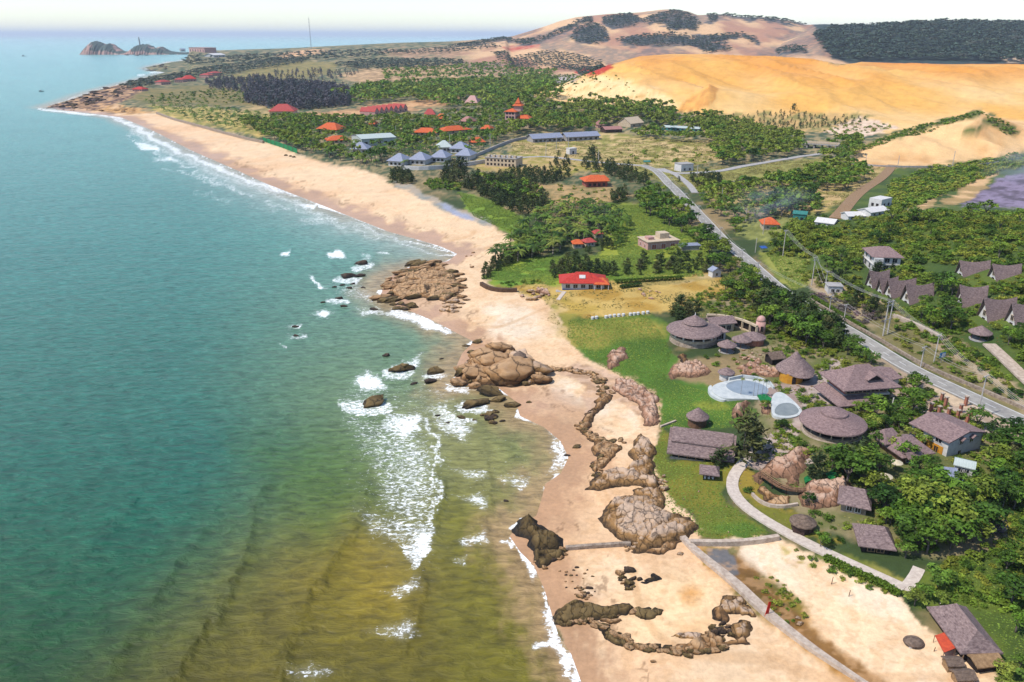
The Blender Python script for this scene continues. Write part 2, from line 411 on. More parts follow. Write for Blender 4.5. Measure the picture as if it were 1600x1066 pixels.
# estate between road and beach
mix2(S(150,134,100), S(104,108,58), zmask([(1060,480),(1190,440),(1260,490),(1400,580),(1640,720),(1640,900),(1500,880),(1350,850),(1250,820),(1190,700),(1180,640),(1190,580)], 10), N_mid, .4, .6)
mix2(S(184,164,152), S(160,138,128), zmask([(1185,628),(1200,600),(1270,600),(1300,630),(1255,650),(1245,690),(1290,720),(1215,740),(1170,730),(1175,690),(1240,660),(1225,625)], 4, .5), N_sm)
mix2(S(190,170,160), S(165,145,135), zmask([(1240,610),(1300,560),(1320,560),(1290,610),(1262,640)], 4, .5), N_sm)
mix2(S(198,176,158), S(176,150,130), zmask([(1395,600),(1430,600),(1560,668),(1540,690),(1450,650),(1390,625)], 4, .6), N_mid)
# fields and lawns in the middle
mix2(GRN2, S(112,138,45), zmask([(715,300),(760,312),(815,340),(845,372),(840,392),(812,388),(796,362),(740,338)], 5), N_mid)
mix2(S(110,148,48), S(140,155,50), zmask([(752,436),(770,418),(800,402),(900,400),(1010,398),(1090,400),(1100,432),(960,442),(860,446),(780,448)], 6), N_mid)
mix2(S(150,156,52), S(112,135,45), zmask([(950,352),(960,322),(1030,318),(1075,350),(1090,372),(1120,400),(1090,428),(980,432),(930,410)], 8), N_big*.4+N_mid*.6, .38, .62)
mix2(OCH, S(196,164,92), zmask([(775,448),(860,446),(960,442),(1125,425),(1150,450),(1090,480),(1010,492),(925,500),(885,492),(850,468),(800,455)], 8), N_mid)
mix2(S(150,140,60), S(180,150,70), zmask([(790,455),(870,462),(940,480),(900,500),(870,490),(830,470)], 10), N_mid)
mix2(S(190,164,112), S(160,140,80), lmask([(975,446),(1065,440),(1125,430)], 4, 4), N_mid)
lawn = zmask([(888,500),(925,498),(1010,489),(1040,505),(1050,545),(1060,560),(1040,592),(1100,600),(1125,612),(1165,630),(1185,650),(1150,668),(1035,668),(1030,645),(1012,610),(975,592),(935,570),(900,550),(885,525)], 8)
mix2(LAWN, S(84,118,38), lawn, N_mid)
mix2(S(150,142,58), S(172,150,70), np.maximum(zmask([(890,512),(920,500),(1010,498),(1040,510),(1035,525),(980,530),(930,545),(900,545)], 14), zmask([(880,490),(910,500),(900,550),(880,530)], 10))*.8, N_mid)
mix(S(150,150,55), zmask([(1085,630),(1130,625),(1140,640),(1100,642)], 10)*.7)
mix2(S(128,122,44), S(104,112,40), zmask([(1035,662),(1050,720),(1150,722),(1150,735),(1128,760),(1136,785),(1205,832),(1170,848),(1090,838),(1092,815),(1075,795),(1040,790),(1010,760),(1020,700)], 8), N_mid)
mix2(S(150,128,50), S(112,112,40), zmask([(1160,730),(1190,745),(1180,770),(1240,800),(1310,850),(1290,855),(1190,805),(1150,775),(1145,750)], 6), N_mid)
mix2(LAWN, LAWN2, zmask([(1100,822),(1160,812),(1200,830),(1150,845)], 14), N_mid)
mix2(S(74,92,36), S(98,112,40), zmask([(1420,905),(1500,870),(1640,840),(1640,1120),(1560,1100),(1480,960),(1430,950)], 8), N_mid)
mix2(S(150,142,70), S(96,108,42), zmask([(1290,855),(1370,880),(1420,910),(1418,930),(1340,905),(1270,870)], 8), N_mid)
mix2(S(160,150,60), S(120,128,48), zmask([(1560,790),(1640,770),(1640,860),(1580,870)], 10), N_mid)
# --- beach
BEACH_PX = [(40,170),(100,165),(140,160),(175,158),(190,170),(245,176),(272,186),(310,197),(345,206),(372,213),(412,222),(465,240),(496,252),(530,260),(560,262),(610,285),(640,297),(690,322),(722,334),(745,345),(790,364),(805,380),(796,398),(768,418),(752,436),
 (782,452),(812,456),(846,468),(868,486),(882,505),(884,530),(905,552),(945,575),(985,590),(1022,612),(1034,650),(1022,700),(1030,745),(1060,790),(1092,822),(1092,846),(1160,842),(1215,838),(1262,862),(1310,890),(1370,918),(1412,936),(1424,962),(1448,984),(1478,1000),(1530,1036),(1575,1070),(1600,1130),(1600,1250),(700,1250),
 (900,1200),(880,1000),(780,830),(820,760),(700,640),(640,500),(560,440),(600,400),(480,330),(300,250),(150,185)]
beach = zmask(BEACH_PX, 7, .8)
mix2(SAND, SAND2, beach, N_big*.6+N_mid*.4, .4, .65)
BEACHM = beach.copy()
mix2(PALE, SAND, beach*.8*np.maximum(zmask([(1085,850),(1215,838),(1412,936),(1470,1040),(1520,1250),(1420,1250),(1345,1066),(1250,1000),(1180,900),(1130,862)], 22), .0), N_mid, .35, .7)
mix2(PALE, SAND, np.maximum(np.maximum(zmask([(918,650),(945,620),(990,640),(1003,665),(985,690),(950,690)], 14, .5), zmask([(858,606),(880,588),(918,588),(930,605),(900,640),(870,625)], 14, .5)), np.maximum(zmask([(898,880),(950,868),(1000,880),(1010,900),(970,930),(905,930)], 26, .5), zmask([(760,470),(830,480),(850,520),(800,545),(740,510)], 30, .5)))*.8, N_mid)
mix2(S(236,192,142), S(240,202,156), beach*zmask([(960,940),(1040,890),(1120,905),(1150,950),(1100,1000),(980,1010)], 50), N_mid)
mix(S(205,140,60), beach*zmask([(1058,928),(1085,915),(1102,930),(1085,948),(1062,942)], 24)*.75)
wet_w = np.interp(GY, [100, 200, 300, 450, 1500], [9, 13, 11, 20, 26])
wetm = sst(1.0, .35, (SD+4*W1*np.minimum(GY/200, 2)*4)/wet_w)*beach
wetm = np.maximum(wetm, beach*zmask([(780,640),(830,610),(860,600),(925,640),(930,700),(905,760),(900,830),(860,850),(830,800),(885,720),(850,665)], 26, .6)*.75)
wetm = np.maximum(wetm, beach*zmask([(590,470),(600,420),(690,400),(718,440),(720,520),(640,490)], 22, .6)*.6)
mix2(WET, S(190,146,108), wetm*.9, N_big)
# estuary runnel, stream stain and puddle in the near sand
mix2(S(150,150,140), S(176,160,140), lmask([(625,287),(655,303),(690,322),(735,337),(762,350)], 5, 5), N_mid)
mix(S(160,165,185), zmask([(683,318),(700,322),(738,338),(742,346),(715,338)], 4, .5)*.9)
pond = zmask([(1084,852),(1138,856),(1178,888),(1222,920),(1262,952),(1280,990),(1345,1040),(1420,1100),(1370,1110),(1262,1020),(1192,968),(1150,928),(1108,888)], 18, .7)
mix2(S(146,102,44), S(176,130,66), pond*.95, N_mid)
mix2(S(95,96,38), S(128,112,40), np.maximum(zmask([(1095,850),(1160,855),(1150,868),(1105,880)], 8)*.8, zmask([(1135,895),(1195,900),(1262,950),(1250,985),(1200,975),(1150,935)], 16)*.9), N_sm)
PUD = zmask([(1104,857),(1132,856),(1146,872),(1152,896),(1138,904),(1120,892),(1106,874)], 5, .5)
CHN = lmask([(1132,880),(1158,900),(1186,922),(1216,950),(1252,984),(1302,1022),(1352,1058),(1400,1095)], 13, 14, .9)
mix2(S(112,80,38), S(140,100,52), CHN*.9, N_mid)
mix(S(112,108,106), PUD)
mix2(S(150,140,60), S(205,180,120), zmask([(1220,850),(1262,866),(1310,893),(1260,895),(1225,875)], 14)*sst(.45, .6, N_sm), N_mid)
mix2(S(150,145,75), S(200,170,110), zmask([(850,462),(880,480),(890,530),(868,520),(855,490)], 14)*sst(.4, .6, N_mid), N_mid)
mix2(S(214,178,148), S(180,146,116), zmask([(900,565),(965,585),(1020,610),(1030,655),(1005,660),(985,635),(940,618),(930,640),(915,650),(910,605),(870,580)], 7), N_sm, .4, .62)
# weed and pebble litter on the sand
litter = beach*(1-wetm)*sst(.60, .68, fbm(GX/1.1, GY/1.1, 91, 3))*sst(.5, .62, N_mid)
mix(S(190,150,105), litter*.28)
wr = sst(.10, .03, np.abs((SD+5*W1*np.minimum(GY/200, 2)*4)/wet_w-.92+.5*W2))*sst(.44, .6, fbm(GX/5, GY/5, 95, 4))*beach*(GY < 700)
mix(S(120,88,58), wr*.55)
trk = sst(.022, .008, np.abs(fbm(GX/38, GY/60, 96, 2)-.5))*beach*(1-wetm)*(GY < 420)
mix(S(206,160,112), trk*.45)
bl = sst(.57, .66, fbm(GX/2.2, GY/2.2, 97, 4))*beach*(1-wetm)*(GY < 420)
mix(S(214,168,120), bl*.35)
# rocky point at far left
mix2(S(95,72,62), S(205,160,115), zmask([(70,168),(110,155),(180,130),(215,128),(225,140),(190,160),(140,172)], 5), N_far, .45, .62)
mix2(S(160,120,75), S(215,165,105), zmask([(140,172),(170,165),(245,174),(200,180)], 4), N_far)
C *= (.88+.24*N_mid+.12*(N_sm-.5))[:, None]
WETA = np.clip(np.maximum(wetm*.8, PUD*1.5)+pond*.45+CHN*.4, 0, 1)

def quads_of(nr, nc, keep):
    i, j = np.meshgrid(np.arange(nr-1), np.arange(nc-1), indexing='ij')
    a = (i*nc+j).ravel()
    q = np.stack([a, a+1, a+nc+1, a+nc], 1)
    return q[keep[q].any(1)]
def compact(V, Q, attrs):
    used = np.zeros(len(V), bool); used[Q.ravel()] = True
    idx = np.cumsum(used)-1
    return V[used], idx[Q], {k: v[used] for k, v in attrs.items()}

def ground_material():
    m, nt, N, L, b = newmat('ground_surface')
    at = N.new('ShaderNodeAttribute'); at.attribute_name = 'tone'
    wt = N.new('ShaderNodeAttribute'); wt.attribute_name = 'wet'
    tc = N.new('ShaderNodeTexCoord')
    n1 = N.new('ShaderNodeTexNoise'); n1.inputs['Scale'].default_value = .9; n1.inputs['Detail'].default_value = 6; n1.inputs['Roughness'].default_value = .7
    n2 = N.new('ShaderNodeTexNoise'); n2.inputs['Scale'].default_value = .11; n2.inputs['Detail'].default_value = 5
    for n in (n1, n2): L.new(tc.outputs['Object'], n.inputs['Vector'])
    def mr(src, a, b_):
        x = N.new('ShaderNodeMapRange'); x.inputs['From Min'].default_value = .25; x.inputs['From Max'].default_value = .75
        x.inputs['To Min'].default_value = a; x.inputs['To Max'].default_value = b_; L.new(src, x.inputs['Value']); return x.outputs[0]
    mu = N.new('ShaderNodeMath'); mu.operation = 'MULTIPLY'; L.new(mr(n1.outputs['Fac'], .78, 1.18), mu.inputs[0]); L.new(mr(n2.outputs['Fac'], .9, 1.1), mu.inputs[1])
    vm = N.new('ShaderNodeVectorMath'); vm.operation = 'SCALE'; L.new(at.outputs['Color'], vm.inputs[0]); L.new(mu.outputs[0], vm.inputs['Scale'])
    L.new(vm.outputs[0], b.inputs['Base Color'])
    rg = N.new('ShaderNodeMapRange'); rg.inputs['To Min'].default_value = .95; rg.inputs['To Max'].default_value = .28; L.new(wt.outputs['Fac'], rg.inputs['Value']); L.new(rg.outputs[0], b.inputs['Roughness'])
    b.inputs['Specular IOR Level'].default_value = .25
    bp = N.new('ShaderNodeBump'); bp.inputs['Distance'].default_value = .35
    bs = N.new('ShaderNodeMapRange'); bs.inputs['To Min'].default_value = .5; bs.inputs['To Max'].default_value = .06; L.new(wt.outputs['Fac'], bs.inputs['Value']); L.new(bs.outputs[0], bp.inputs['Strength'])
    L.new(n1.outputs['Fac'], bp.inputs['Height']); L.new(bp.outputs[0], b.inputs['Normal'])
    return m
MGROUND = ground_material()
nr, nc = TT.shape
GV = np.stack([GX, GY, GZ], 1)
GQ = quads_of(nr, nc, (SD > -60)*(GZ > -1.6))
qy = GY[GQ].mean(1); qb = BEACHM[GQ].mean(1); qdm = dm[GQ].mean(1); qx = PX[GQ].mean(1); qhm = hm[GQ].mean(1)
cls = np.zeros(len(GQ), int)
cls[qb > .5] = 1
cls[(qdm > .5)] = 2
cls[(qhm > .5) | (qy > 1950)] = 3
for k, nm in enumerate(['ground', 'beach', 'sand_dune', 'hills']):
    V, Q, A = compact(GV, GQ[cls == k], {'tone': C, 'wet': WETA})
    structure(np_mesh(nm, V, Q, MGROUND, A))

# ================================================================== SEA
RS = np.concatenate([radii(84, 2200, 1e9, 1e9), np.geomspace(2260, 160000, 70)])
TS, RS2 = np.meshgrid(TH, RS)
SX = (RS2*np.sin(TS)).ravel(); SY = (RS2*np.cos(TS)).ravel()
SSD = coast_sd(SX, SY)
QX, QY = proj(SX, SY, 0*SX)
slr = np.log(RS2).ravel(); stt = TS.ravel()
sw1 = fbm(stt*60, slr*30, 501, 4)-.5; sw2 = fbm(stt*60, slr*30, 502, 4)-.5; sw3 = fbm(stt*300, slr*150, 503, 3)-.5
UX = QX+sw1*30+sw3*10; UY = QY+sw2*16+sw3*6
def smask(poly, fe, wp=1.0):
    x = QX+(UX-QX)*wp; y = QY+(UY-QY)*wp; xs = [p[0] for p in poly]; ys = [p[1] for p in poly]; pad = fe+30*wp
    m = np.zeros(len(SX)); ix = np.nonzero((x > min(xs)-pad) & (x < max(xs)+pad) & (y > min(ys)-pad) & (y < max(ys)+pad))[0]
    if len(ix) == 0: return m
    d = seg_dist(x[ix], y[ix], poly, True); s = np.where(inside(x[ix], y[ix], poly), d, -d); m[ix] = sst(-fe/2, fe/2, s); return m
def sline(line, w, fe, wp=.3):
    x = QX+(UX-QX)*wp; y = QY+(UY-QY)*wp; xs = [p[0] for p in line]; ys = [p[1] for p in line]; pad = w+fe+12
    m = np.zeros(len(SX)); ix = np.nonzero((x > min(xs)-pad) & (x < max(xs)+pad) & (y > min(ys)-pad) & (y < max(ys)+pad))[0]
    if len(ix) == 0: return m
    m[ix] = 1-sst(w-fe/2, w+fe/2, seg_dist(x[ix], y[ix], line)); return m
SCc = np.zeros((len(SX), 3))
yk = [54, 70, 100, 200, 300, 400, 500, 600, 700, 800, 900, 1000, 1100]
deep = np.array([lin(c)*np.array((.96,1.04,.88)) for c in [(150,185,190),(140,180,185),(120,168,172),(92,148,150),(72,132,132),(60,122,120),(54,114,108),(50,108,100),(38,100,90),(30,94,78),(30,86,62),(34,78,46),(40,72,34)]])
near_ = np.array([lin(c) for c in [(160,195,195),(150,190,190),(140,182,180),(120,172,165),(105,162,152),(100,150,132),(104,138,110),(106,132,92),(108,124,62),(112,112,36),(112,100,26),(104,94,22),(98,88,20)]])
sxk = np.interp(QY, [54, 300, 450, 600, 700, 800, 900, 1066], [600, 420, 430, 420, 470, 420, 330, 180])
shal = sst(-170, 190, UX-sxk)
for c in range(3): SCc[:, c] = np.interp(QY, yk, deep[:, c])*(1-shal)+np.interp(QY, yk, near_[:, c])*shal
def smix(c, m):
    global SCc
    SCc += (np.asarray(c)-SCc)*m[:, None]
smix(lin((128,112,20)), smask([(480,900),(560,830),(640,900),(600,1000),(520,1000)], 160)*.8)
smix(lin((150,126,22)), smask([(560,840),(640,860),(640,960),(560,960)], 90)*.6)
smix(lin((124,116,28)), smask([(680,780),(780,760),(800,860),(850,960),(860,1100),(700,1100)], 90)*.6)
smix(lin((70,105,30)), smask([(380,700),(560,690),(600,780),(500,830)], 110)*.55)
smix(lin((150,140,80)), smask([(620,640),(700,600),(780,650),(830,740),(820,800),(700,760)], 90)*.6)
sand_near = sst(-np.interp(SY, [100, 200, 400, 1500], [9, 16, 22, 40]), -1.5, SSD+sw1*8)
smix(lin((184,148,104)), sand_near*.75*(SY < 4000))
smix(lin((176,150,112)), smask([(610,400),(690,400),(710,420),(640,470),(600,460),(560,440)], 60)*.6)
smix(lin((190,200,188)), smask([(215,205),(330,262),(440,312),(560,345),(690,395),(640,392),(500,350),(420,318),(320,272),(240,225)], 30)*.6)
smix(lin((150,160,150)), smask([(200,190),(330,250),(480,330),(690,395),(640,400),(500,370),(360,310),(250,240)], 80)*.5)
SCc *= (.86+.28*fbm(SX/9, SY/4, 510, 4)+.16*(fbm(SX/60, SY/60, 511, 3)-.5))[:, None]
# foam
FO = np.zeros(len(SX))
def foam(poly, d, fe=10, wp=.6):
    xs = [p[0] for p in poly]; g = np.clip((UX-min(xs))/(max(xs)-min(xs)), 0, 1)
    np.maximum(FO, smask(poly, fe*1.9, wp)*d*(.60+.40*g), out=FO)
def foaml(line, w, d=1.0, fe=3, wp=.25):
    np.maximum(FO, sline(line, w, fe*1.5, wp)*d, out=FO)
foam([(545,600),(575,578),(600,592),(612,620),(570,640),(600,650),(655,655),(660,680),(684,705),(684,760),(676,800),(674,820),(640,830),(590,800),(575,740),(545,690),(520,640)], .58, 34)
foam([(572,578),(596,592),(600,606),(570,612),(550,600)], 1.0, 12)
foam([(600,645),(655,648),(660,675),(630,690),(590,672)], .9, 14)
foam([(540,790),(600,800),(676,815),(677,850),(640,860),(580,840)], .6, 18)
foam([(622,855),(676,820),(674,850),(658,885),(640,880)], .88, 10)
foam([(600,925),(654,900),(652,925),(620,940)], .7, 12)
foam([(560,985),(640,968),(656,990),(630,1004)], .6, 12)
foam([(440,1045),(480,1035),(520,1050),(490,1064),(450,1062)], .6, 14)
foam([(615,570),(640,560),(662,552),(650,575),(600,590)], .8, 10)
foam([(690,728),(760,738),(764,748),(740,752)], .66, 10); foam([(770,738),(824,744),(818,772),(792,760)], .62, 10)
foam([(700,772),(758,774),(760,800),(735,785)], .66, 10); foam([(705,845),(760,830),(762,848),(720,855)], .72, 8); foam([(700,875),(735,868),(730,885)], .6, 8)
foam([(660,640),(690,622),(735,670),(730,692),(690,680)], .75, 14); foam([(655,600),(690,610),(700,618),(660,614)], .6, 8)
foam([(846,660),(872,690),(886,706),(880,735),(850,744),(866,715),(856,690)], .78, 12, .9); foaml([(850,664),(874,690),(886,712),(880,734)], 2.2, .85, 4, .9)
foam([(590,490),(620,480),(660,495),(712,520),(700,524),(640,505)], .95, 6)
foam([(505,395),(528,388),(540,404),(512,404)], 1, 5); foam([(437,396),(455,392),(456,398),(440,400)], .95, 4); foam([(484,428),(492,430),(510,452),(502,452)], 1, 4)
foam([(482,492),(505,482),(518,488),(510,497)], .95, 6); foam([(448,522),(475,522),(478,528),(452,530)], .7, 4); foam([(448,506),(474,506),(474,516),(450,516)], .7, 4)
foam([(585,392),(606,393),(604,400),(590,398)], .8, 4); foam([(496,440),(560,440),(600,470),(580,480),(520,460)], .55, 18); foam([(560,390),(577,398),(575,410),(560,410)], .6, 5)
foam([(434,536),(446,540),(446,546),(438,542)], .8, 3); foam([(525,480),(590,478),(600,490),(570,495)], .5, 10)
foam([(210,222),(244,226),(250,238),(216,234)], .9, 5); foam([(232,246),(268,246),(275,252),(240,254)], .85, 5); foam([(440,288),(466,286),(466,294),(446,296)], .8, 4)
foam([(455,316),(498,316),(494,326),(460,326)], .8, 5); foam([(462,300),(510,308),(530,322),(480,312)], .7, 6); foam([(460,340),(530,340),(532,346),(470,347)], .65, 5); foam([(440,352),(500,342),(540,350),(480,356)],.5,6)
foaml([(178,180),(205,196),(236,213),(268,232),(300,247),(345,264),(392,286),(425,296),(470,306),(520,318)], 5.0, .74, 11, .7)
foaml([(205,205),(245,232),(300,255),(360,282),(430,305),(500,335)], 4.5, .55, 10, .9)
foaml([(205,214),(250,244),(310,272),(380,300)], 2.6, .66, 7, 1.4); foaml([(420,318),(480,336),(540,356),(600,376)], 2.0, .6, 5, 1.2); foaml([(470,322),(530,344),(590,362)], 1.8, .62, 5, 1.0)
foaml([(250,262),(300,276),(350,292),(400,308)], 2.2, .62, 6, 1.2); foaml([(300,300),(380,318),(440,330)], 1.6, .5, 5, 1.2)
foaml([(500,322),(532,330),(560,342),(600,357),(630,362),(660,373),(683,382)], 2.6, .95, 4)
foaml([(640,378),(670,384),(700,394)], 1.4, .7, 2); foaml([(690,398),(714,400),(716,396)], 1.5, .7, 2)
foaml([(660,655),(676,680),(683,704),(682,735),(679,770),(676,800),(675,822),(664,862),(654,888)], 4.5, .74, 8, 1.2)
foam([(500,610),(560,575),(640,560),(720,610),(700,700),(700,820),(670,900),(600,890),(530,810),(520,700)], .33, 60, 1.0)
foam([(690,600),(830,640),(870,760),(800,850),(700,800)], .22, 60, 1.0)
EDGE = sst(1.7, .3, np.abs(SSD+sw1*5-.3))*sst(.40, .60, fbm(SX/9, SY/9, 540, 3))*(SY < 900)
np.maximum(FO, EDGE*.8, out=FO)
foaml([(620,380),(650,388),(690,398)], 1.5, .6, 3, .6); foaml([(560,352),(600,368),(640,380)], 2.2, .55, 4, .8); foaml([(700,600),(730,606),(790,612)], 2.5, .6, 4, .8)
for rx, ry, rr in [(543,434,20),(567,414,16),(585,485,14),(627,580,26),(582,633,40),(682,584,18),(716,604,16),(745,634,26),(800,845,12),(722,655,18),(530,468,16)]: foaml([(rx-rr, ry+3), (rx+rr*.6, ry+4)], rr*.32, .62, 5, .8)
foaml([(834,884),(848,905),(858,940),(862,966)], 4.5, .86, 8, 1.0); foaml([(862,966),(866,992),(880,1010),(894,1040),(908,1075),(930,1120)], 9, .84, 15, 1.0); foaml([(864,970),(870,995),(886,1016),(900,1046),(914,1080)], 3, .95, 5, .9)
foaml([(835,1010),(862,1006),(880,1020)], 5, .85, 8); foaml([(800,842),(815,866),(830,880)], 3, .9, 4)
foaml([(88,162),(130,148),(180,134),(214,126)], 2.0, .5, 3); foaml([(60,170),(100,175),(150,180),(180,184)], 2.2, .8, 4); foaml([(215,118),(240,113),(258,112)], 1.6, .7, 3)
foaml([(250,98),(300,94),(318,90)], 1.2, .6, 2)
foaml([(1,1),(2,2)], .1, .1)
# displaced swell
def swell(line, h, w):
    pts = [tuple(P(a, b)[:2]) for a, b in line]
    d = np.full(len(SX), 1e9); ix = np.nonzero((SY < 420) & (SX < 80))[0]
    d[ix] = seg_dist(SX[ix]+sw1[ix]*4, SY[ix]+sw1[ix]*4, pts)
    side = np.zeros(len(SX)); side[ix] = np.interp(SY[ix], [p[1] for p in pts], [p[0] for p in pts])-SX[ix]
    dd = np.where(side > 0, d/(w*3.4), d/(w*1.2))       # long back to seaward, short steep face to landward
    return h*.50*np.exp(-dd*dd)*(.15+1.7*sst(.3, .75, fbm(SX/26, SY/26, 550, 3)))
SZ = .10*(fbm(SX/7, SY/3.2, 520, 3)-.5)*np.clip(-SSD/8, 0, 1)
def srt(l): return sorted(l, key=lambda q: -q[1])
for l, h, w in [([(-40,1160),(10,1055),(60,960),(130,870),(200,800)], .55, 1.6), ([(100,1160),(170,1040),(230,960),(275,880),(330,810)], .6, 1.5), ([(210,1160),(270,1066),(330,960),(385,870),(400,790),(430,690)], .75, 1.5),
                ([(390,1160),(435,1050),(458,980),(500,900),(545,840),(570,780)], .75, 1.3), ([(640,1000),(655,925),(676,850),(684,780),(686,710)], .55, 1.0), ([(745,900),(760,830),(762,760),(764,735)], .4, .9)]:
    SZ = SZ+swell(srt(l), h, w)
SZ = np.where(SY > 420, 0, SZ)+.25*FO*(fbm(SX/.8, SY/.8, 530, 3)-.35)*(SY < 420)*sst(-1, -6, SSD)

def sea_material():
    m, nt, N, L, b = newmat('sea_water')
    at = N.new('ShaderNodeAttribute'); at.attribute_name = 'tone'
    fo = N.new('ShaderNodeAttribute'); fo.attribute_name = 'foam'
    tc = N.new('ShaderNodeTexCoord')
    mp = N.new('ShaderNodeMapping'); mp.inputs['Rotation'].default_value = (0, 0, math.radians(-12)); mp.inputs['Scale'].default_value = (.45, 1.0, 1); L.new(tc.outputs['Object'], mp.inputs['Vector'])
    n1 = N.new('ShaderNodeTexNoise'); n1.inputs['Scale'].default_value = .55; n1.inputs['Detail'].default_value = 7; n1.inputs['Roughness'].default_value = .62; n1.inputs['Distortion'].default_value = .4
    L.new(mp.outputs[0], n1.inputs['Vector'])
    n3 = N.new('ShaderNodeTexNoise'); n3.inputs['Scale'].default_value = .13; n3.inputs['Detail'].default_value = 3; L.new(mp.outputs[0], n3.inputs['Vector'])
    mp2 = N.new('ShaderNodeMapping'); mp2.inputs['Scale'].default_value = (.75, 1.25, 1); L.new(tc.outputs['Object'], mp2.inputs['Vector'])
    n2 = N.new('ShaderNodeTexNoise'); n2.inputs['Scale'].default_value = 1.0; n2.inputs['Detail'].default_value = 8; n2.inputs['Roughness'].default_value = .78; n2.inputs['Distortion'].default_value = .8
    L.new(mp2.outputs[0], n2.inputs['Vector'])
    def math_(op, a, b_=None, c=None):
        x = N.new('ShaderNodeMath'); x.operation = op
        for i, v in enumerate((a, b_, c)):
            if v is None: continue
            if isinstance(v, (int, float)): x.inputs[i].default_value = v
            else: L.new(v, x.inputs[i])
        return x.outputs[0]
    # foam breaks up where the noise is low
    s = math_('ADD', math_('MULTIPLY', fo.outputs['Fac'], 1.0), math_('MULTIPLY', math_('SUBTRACT', n2.outputs['Fac'], .5), 2.9))
    mr = N.new('ShaderNodeMapRange'); mr.interpolation_type = 'SMOOTHSTEP'; mr.inputs['From Min'].default_value = .46; mr.inputs['From Max'].default_value = .80; L.new(s, mr.inputs['Value'])
    gate = N.new('ShaderNodeMapRange'); gate.inputs['From Min'].default_value = .04; gate.inputs['From Max'].default_value = .25; L.new(fo.outputs['Fac'], gate.inputs['Value'])
    fm = math_('MINIMUM', math_('ADD', math_('MULTIPLY', mr.outputs[0], gate.outputs[0]), math_('MULTIPLY', math_('MULTIPLY', fo.outputs['Fac'], fo.outputs['Fac']), .30)), 1.0)
    v1 = N.new('ShaderNodeMapRange'); v1.inputs['From Min'].default_value = .3; v1.inputs['From Max'].default_value = .7; v1.inputs['To Min'].default_value = .58; v1.inputs['To Max'].default_value = 1.45; L.new(n1.outputs['Fac'], v1.inputs['Value'])
    vm = N.new('ShaderNodeVectorMath'); vm.operation = 'SCALE'; L.new(at.outputs['Color'], vm.inputs[0]); L.new(v1.outputs[0], vm.inputs['Scale'])
    mx = N.new('ShaderNodeMix'); mx.data_type = 'RGBA'; L.new(fm, mx.inputs['Factor']); L.new(vm.outputs[0], mx.inputs['A']); mx.inputs['B'].default_value = (.82, .83, .82, 1)
    L.new(mx.outputs['Result'], b.inputs['Base Color'])
    rr = N.new('ShaderNodeMapRange'); rr.inputs['To Min'].default_value = .22; rr.inputs['To Max'].default_value = .9; L.new(fm, rr.inputs['Value']); L.new(rr.outputs[0], b.inputs['Roughness'])
    b.inputs['IOR'].default_value = 1.33; b.inputs['Specular IOR Level'].default_value = .30
    hs = math_('ADD', math_('MULTIPLY', n1.outputs['Fac'], 1.0), math_('MULTIPLY', n3.outputs['Fac'], 1.6))
    bp = N.new('ShaderNodeBump'); bp.inputs['Strength'].default_value = .8; bp.inputs['Distance'].default_value = 1.2
    L.new(hs, bp.inputs['Height']); L.new(bp.outputs[0], b.inputs['Normal'])
    return m
SQ = quads_of(*TS.shape, (SSD < 9) | (SY > 4300))
V, Q, A = compact(np.stack([SX, SY, SZ], 1), SQ, {'tone': (SCc*.94+SCc.mean(1, keepdims=True)*.06)*.75, 'foam': FO})
structure(np_mesh('sea', V, Q, sea_material(), A))
# ================================================================== MATERIALS FOR THINGS
K = .62
M = {}
def mk(n, a, b=None, **k): M[n] = noise_mat(n, S(*a, K), None if b is None else S(*b, K), **k)
mk('thatch', (188,162,156), (98,78,80), scale=1.5, stretch=(1,1,3.2), bump=1.0, bscale=6, rough=.95, detail=9, lo=.3, hi=.7)
mk('thatch_old', (162,138,120), (84,68,60), scale=1.5, stretch=(1,1,3.2), bump=1.0, bscale=6, rough=.95, detail=9, lo=.3, hi=.7)
mk('tile_purple', (188,158,152), (112,88,90), scale=1.6, stretch=(1,1,3.6), bump=.9, bscale=7, rough=.9, detail=9, lo=.3, hi=.7)
mk('tile_red', (222,72,58), (184,48,40), scale=1.5, bump=.3, rough=.75)
mk('tile_orange', (238,120,62), (205,86,45), scale=1.2, bump=.3, rough=.8)
mk('tile_pink', (208,92,84), (168,66,62), scale=1.2, bump=.3, rough=.8)
mk('metal_grey', (172,176,196), (140,146,166), scale=.6, stretch=(6,1,1), bump=.2, rough=.55, spec=.5)
mk('metal_pale', (214,222,216), (186,198,192), scale=.6, stretch=(6,1,1), bump=.2, rough=.6)
mk('metal_rust', (200,150,140), (160,104,96), scale=.8, stretch=(5,1,1), bump=.3)
mk('metal_teal', (70,150,140), (50,120,112), scale=.8, stretch=(5,1,1), bump=.2)
mk('plaster_white', (240,236,232), (214,208,204), scale=.9, bump=.1, lo=.3, hi=.6)
mk('plaster_yellow', (232,170,58), (206,138,40), scale=.9, bump=.1)
mk('plaster_pink', (226,180,168), (200,150,140), scale=.9, bump=.1)
mk('plaster_grey', (196,190,186), (160,154,150), scale=.9, bump=.15)
mk('plaster_cream', (232,210,180), (205,180,150), scale=.9, bump=.15)
mk('brick', (190,110,95), (150,80,70), scale=2, bump=.4)
mk('wood', (150,112,84), (98,70,52), scale=1.4, stretch=(1,1,6), bump=.4)
mk('wood_dark', (92,66,58), (58,42,38), scale=1.4, bump=.4)
mk('bamboo', (186,150,110), (140,108,76), scale=1.6, bump=.4)
mk('glass_dark', (52,56,66), (34,36,44), scale=.5, bump=0, rough=.12, spec=.6)
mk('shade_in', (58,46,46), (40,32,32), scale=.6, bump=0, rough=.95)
mk('stone_wall', (196,176,156), (136,118,102), scale=1.1, bump=.8, bscale=3)
